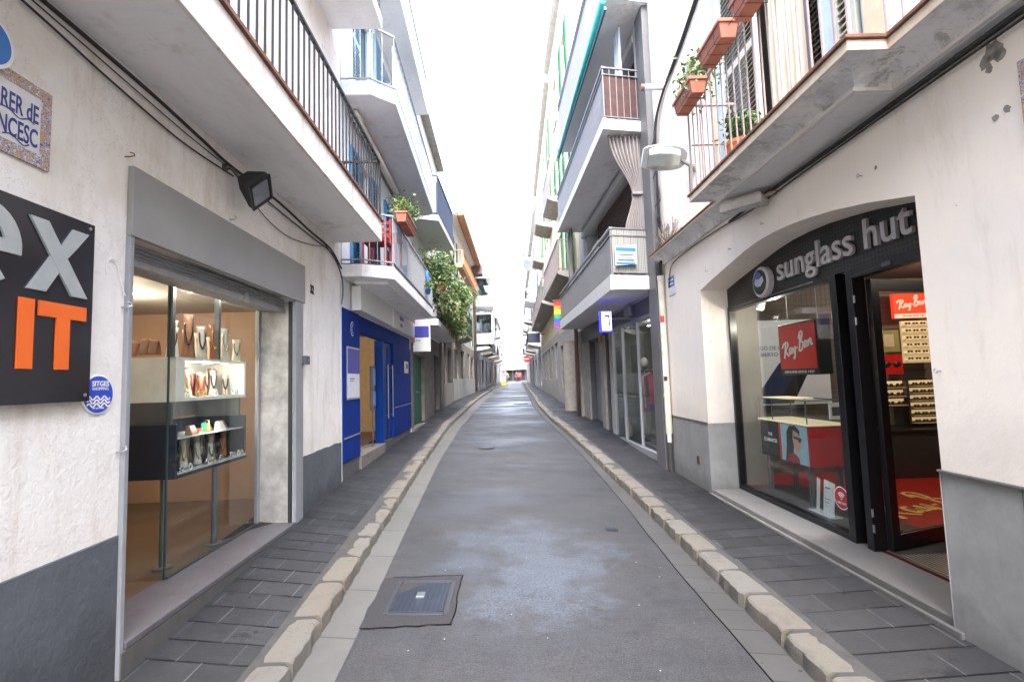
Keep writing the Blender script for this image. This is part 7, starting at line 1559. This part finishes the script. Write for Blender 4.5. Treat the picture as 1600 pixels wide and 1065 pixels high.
for x,y,st,ar,sh,tr,hr,lb in ((-.05,78,.12,.1,plain('red_shirt',(.45,.03,.03),.8),CLB,LEATHER,'person in a red top walking in the middle of the far street'),(.55,80,-.1,-.1,plain('pink_top',(.5,.12,.12),.8),plain('red_skirt',(.4,.04,.04),.8),BLACKM,'person in reddish clothes beside the one in the red top'),(.25,84,.1,.12,plain('dark_coat',(.04,.04,.05),.8),BLACKM,BLACKM,'person in dark clothes behind the two red ones'),(-1.35,66,.08,.1,plain('khaki_top',(.25,.22,.16),.8),plain('grey_trousers',(.15,.15,.15),.8),WOODB,'person in khaki and grey near the left side of the far street')):
    z = interp(list(zip(YS,[a[1]*.5+b[1]*.5 for a,b in zip(zL,zR)])), y); person('person', lb, x, y, z, figure(st,ar), RAD, EDG, None, hr, [('shirt',SH,SHE,sh),('trousers',TR,TRE,tr)])
t2 = thing('goods_stand', 'stand with yellow base and mixed goods by the left kerb far up the street', 'stand', (-1.75,60,1.0))
m = MB(WD); m.box(-1.9,-1.35,59.8,60.2,.93,1.45); m.build('yellow_base', plain('yellow_plastic',(.55,.45,.03),.5), t2, .02); m = MB(WD); m.tube([(-1.62,60,1.45),(-1.62,60,2.9)],.04,8); m.build('post', IRON, t2)
m = MB(WD); rn = random.Random(4); [m.box(a,a+.22,59.9,60.1,b,b+.3) for a in (-1.9,-1.62) for b in (1.6,2.0,2.4)]; m.build('hung_goods', plain('mauve_cloth',(.3,.2,.24),.8), t2, .02)
cable([(-2.6,24,5.2),(0,24,4.95),(1.8,24,5.15)], .012, 'thin cable crossing the street beyond the overgrown balcony', group='cables across the street')
cable([(-2.85,33,7.7),(-.5,33,7.4),(1.75,33,7.8)], .012, 'thin cable crossing high over the far street', group='cables across the street')
cable([(1.8,20,9.5),(0.5,20.5,9.3),(-2.8,21,9.4)], .008, 'thin wire crossing over from the long balcony house', group='cables across the street')

# ---------------------------------------------------------------- sky, sun, camera
w = bpy.data.worlds.new('World'); S.world = w; w.use_nodes = True; nt = w.node_tree; bg = nt.nodes['Background']
sky = nt.nodes.new('ShaderNodeTexSky'); sky.sky_type = 'NISHITA'; sky.sun_disc = False; sky.sun_elevation = R(56); sky.sun_rotation = R(176); sky.dust_density = 3; sky.air_density = 1.0; sky.ozone_density = 1
hs = nt.nodes.new('ShaderNodeHueSaturation'); hs.inputs['Saturation'].default_value = .75; nt.links.new(sky.outputs[0], hs.inputs['Color'])
nt.links.new(hs.outputs[0], bg.inputs[0]); bg.inputs[1].default_value = .15
sl = bpy.data.lights.new('sun', 'SUN'); sl.energy = .5; sl.angle = R(25); sl.color = (1,.97,.92)
so = link(bpy.data.objects.new('sun', sl)); el, az = R(56), R(176)
dirv = Vector((math.sin(az)*math.cos(el), math.cos(az)*math.cos(el), math.sin(el))); so.rotation_euler = dirv.to_track_quat('Z','Y').to_euler()
cd = bpy.data.cameras.new('camera'); cam = link(bpy.data.objects.new('camera', cd)); S.camera = cam
cd.sensor_width = 36; cd.lens = 770/1600*36; cd.clip_start = .05; cd.clip_end = 1500
yaw, pitch, roll = -0.00788813, 0.07741058, 0.032
fw = Vector((math.sin(yaw)*math.cos(pitch), math.cos(yaw)*math.cos(pitch), math.sin(pitch))); r0 = Vector((math.cos(yaw), -math.sin(yaw), 0)); u0 = r0.cross(fw)
rr = r0*math.cos(roll)-u0*math.sin(roll); uu = r0*math.sin(roll)+u0*math.cos(roll)
M = Matrix(((rr.x,uu.x,-fw.x,0),(rr.y,uu.y,-fw.y,0),(rr.z,uu.z,-fw.z,1.65),(0,0,0,1))); cam.matrix_world = M
vs = S.view_settings; vs.view_transform = 'Standard'; vs.look = 'None'; vs.exposure = 3.75; vs.gamma = 1; vs.use_curve_mapping = False
S.render.engine = 'CYCLES'; S.cycles.max_bounces = 10; S.cycles.transparent_max_bounces = 16
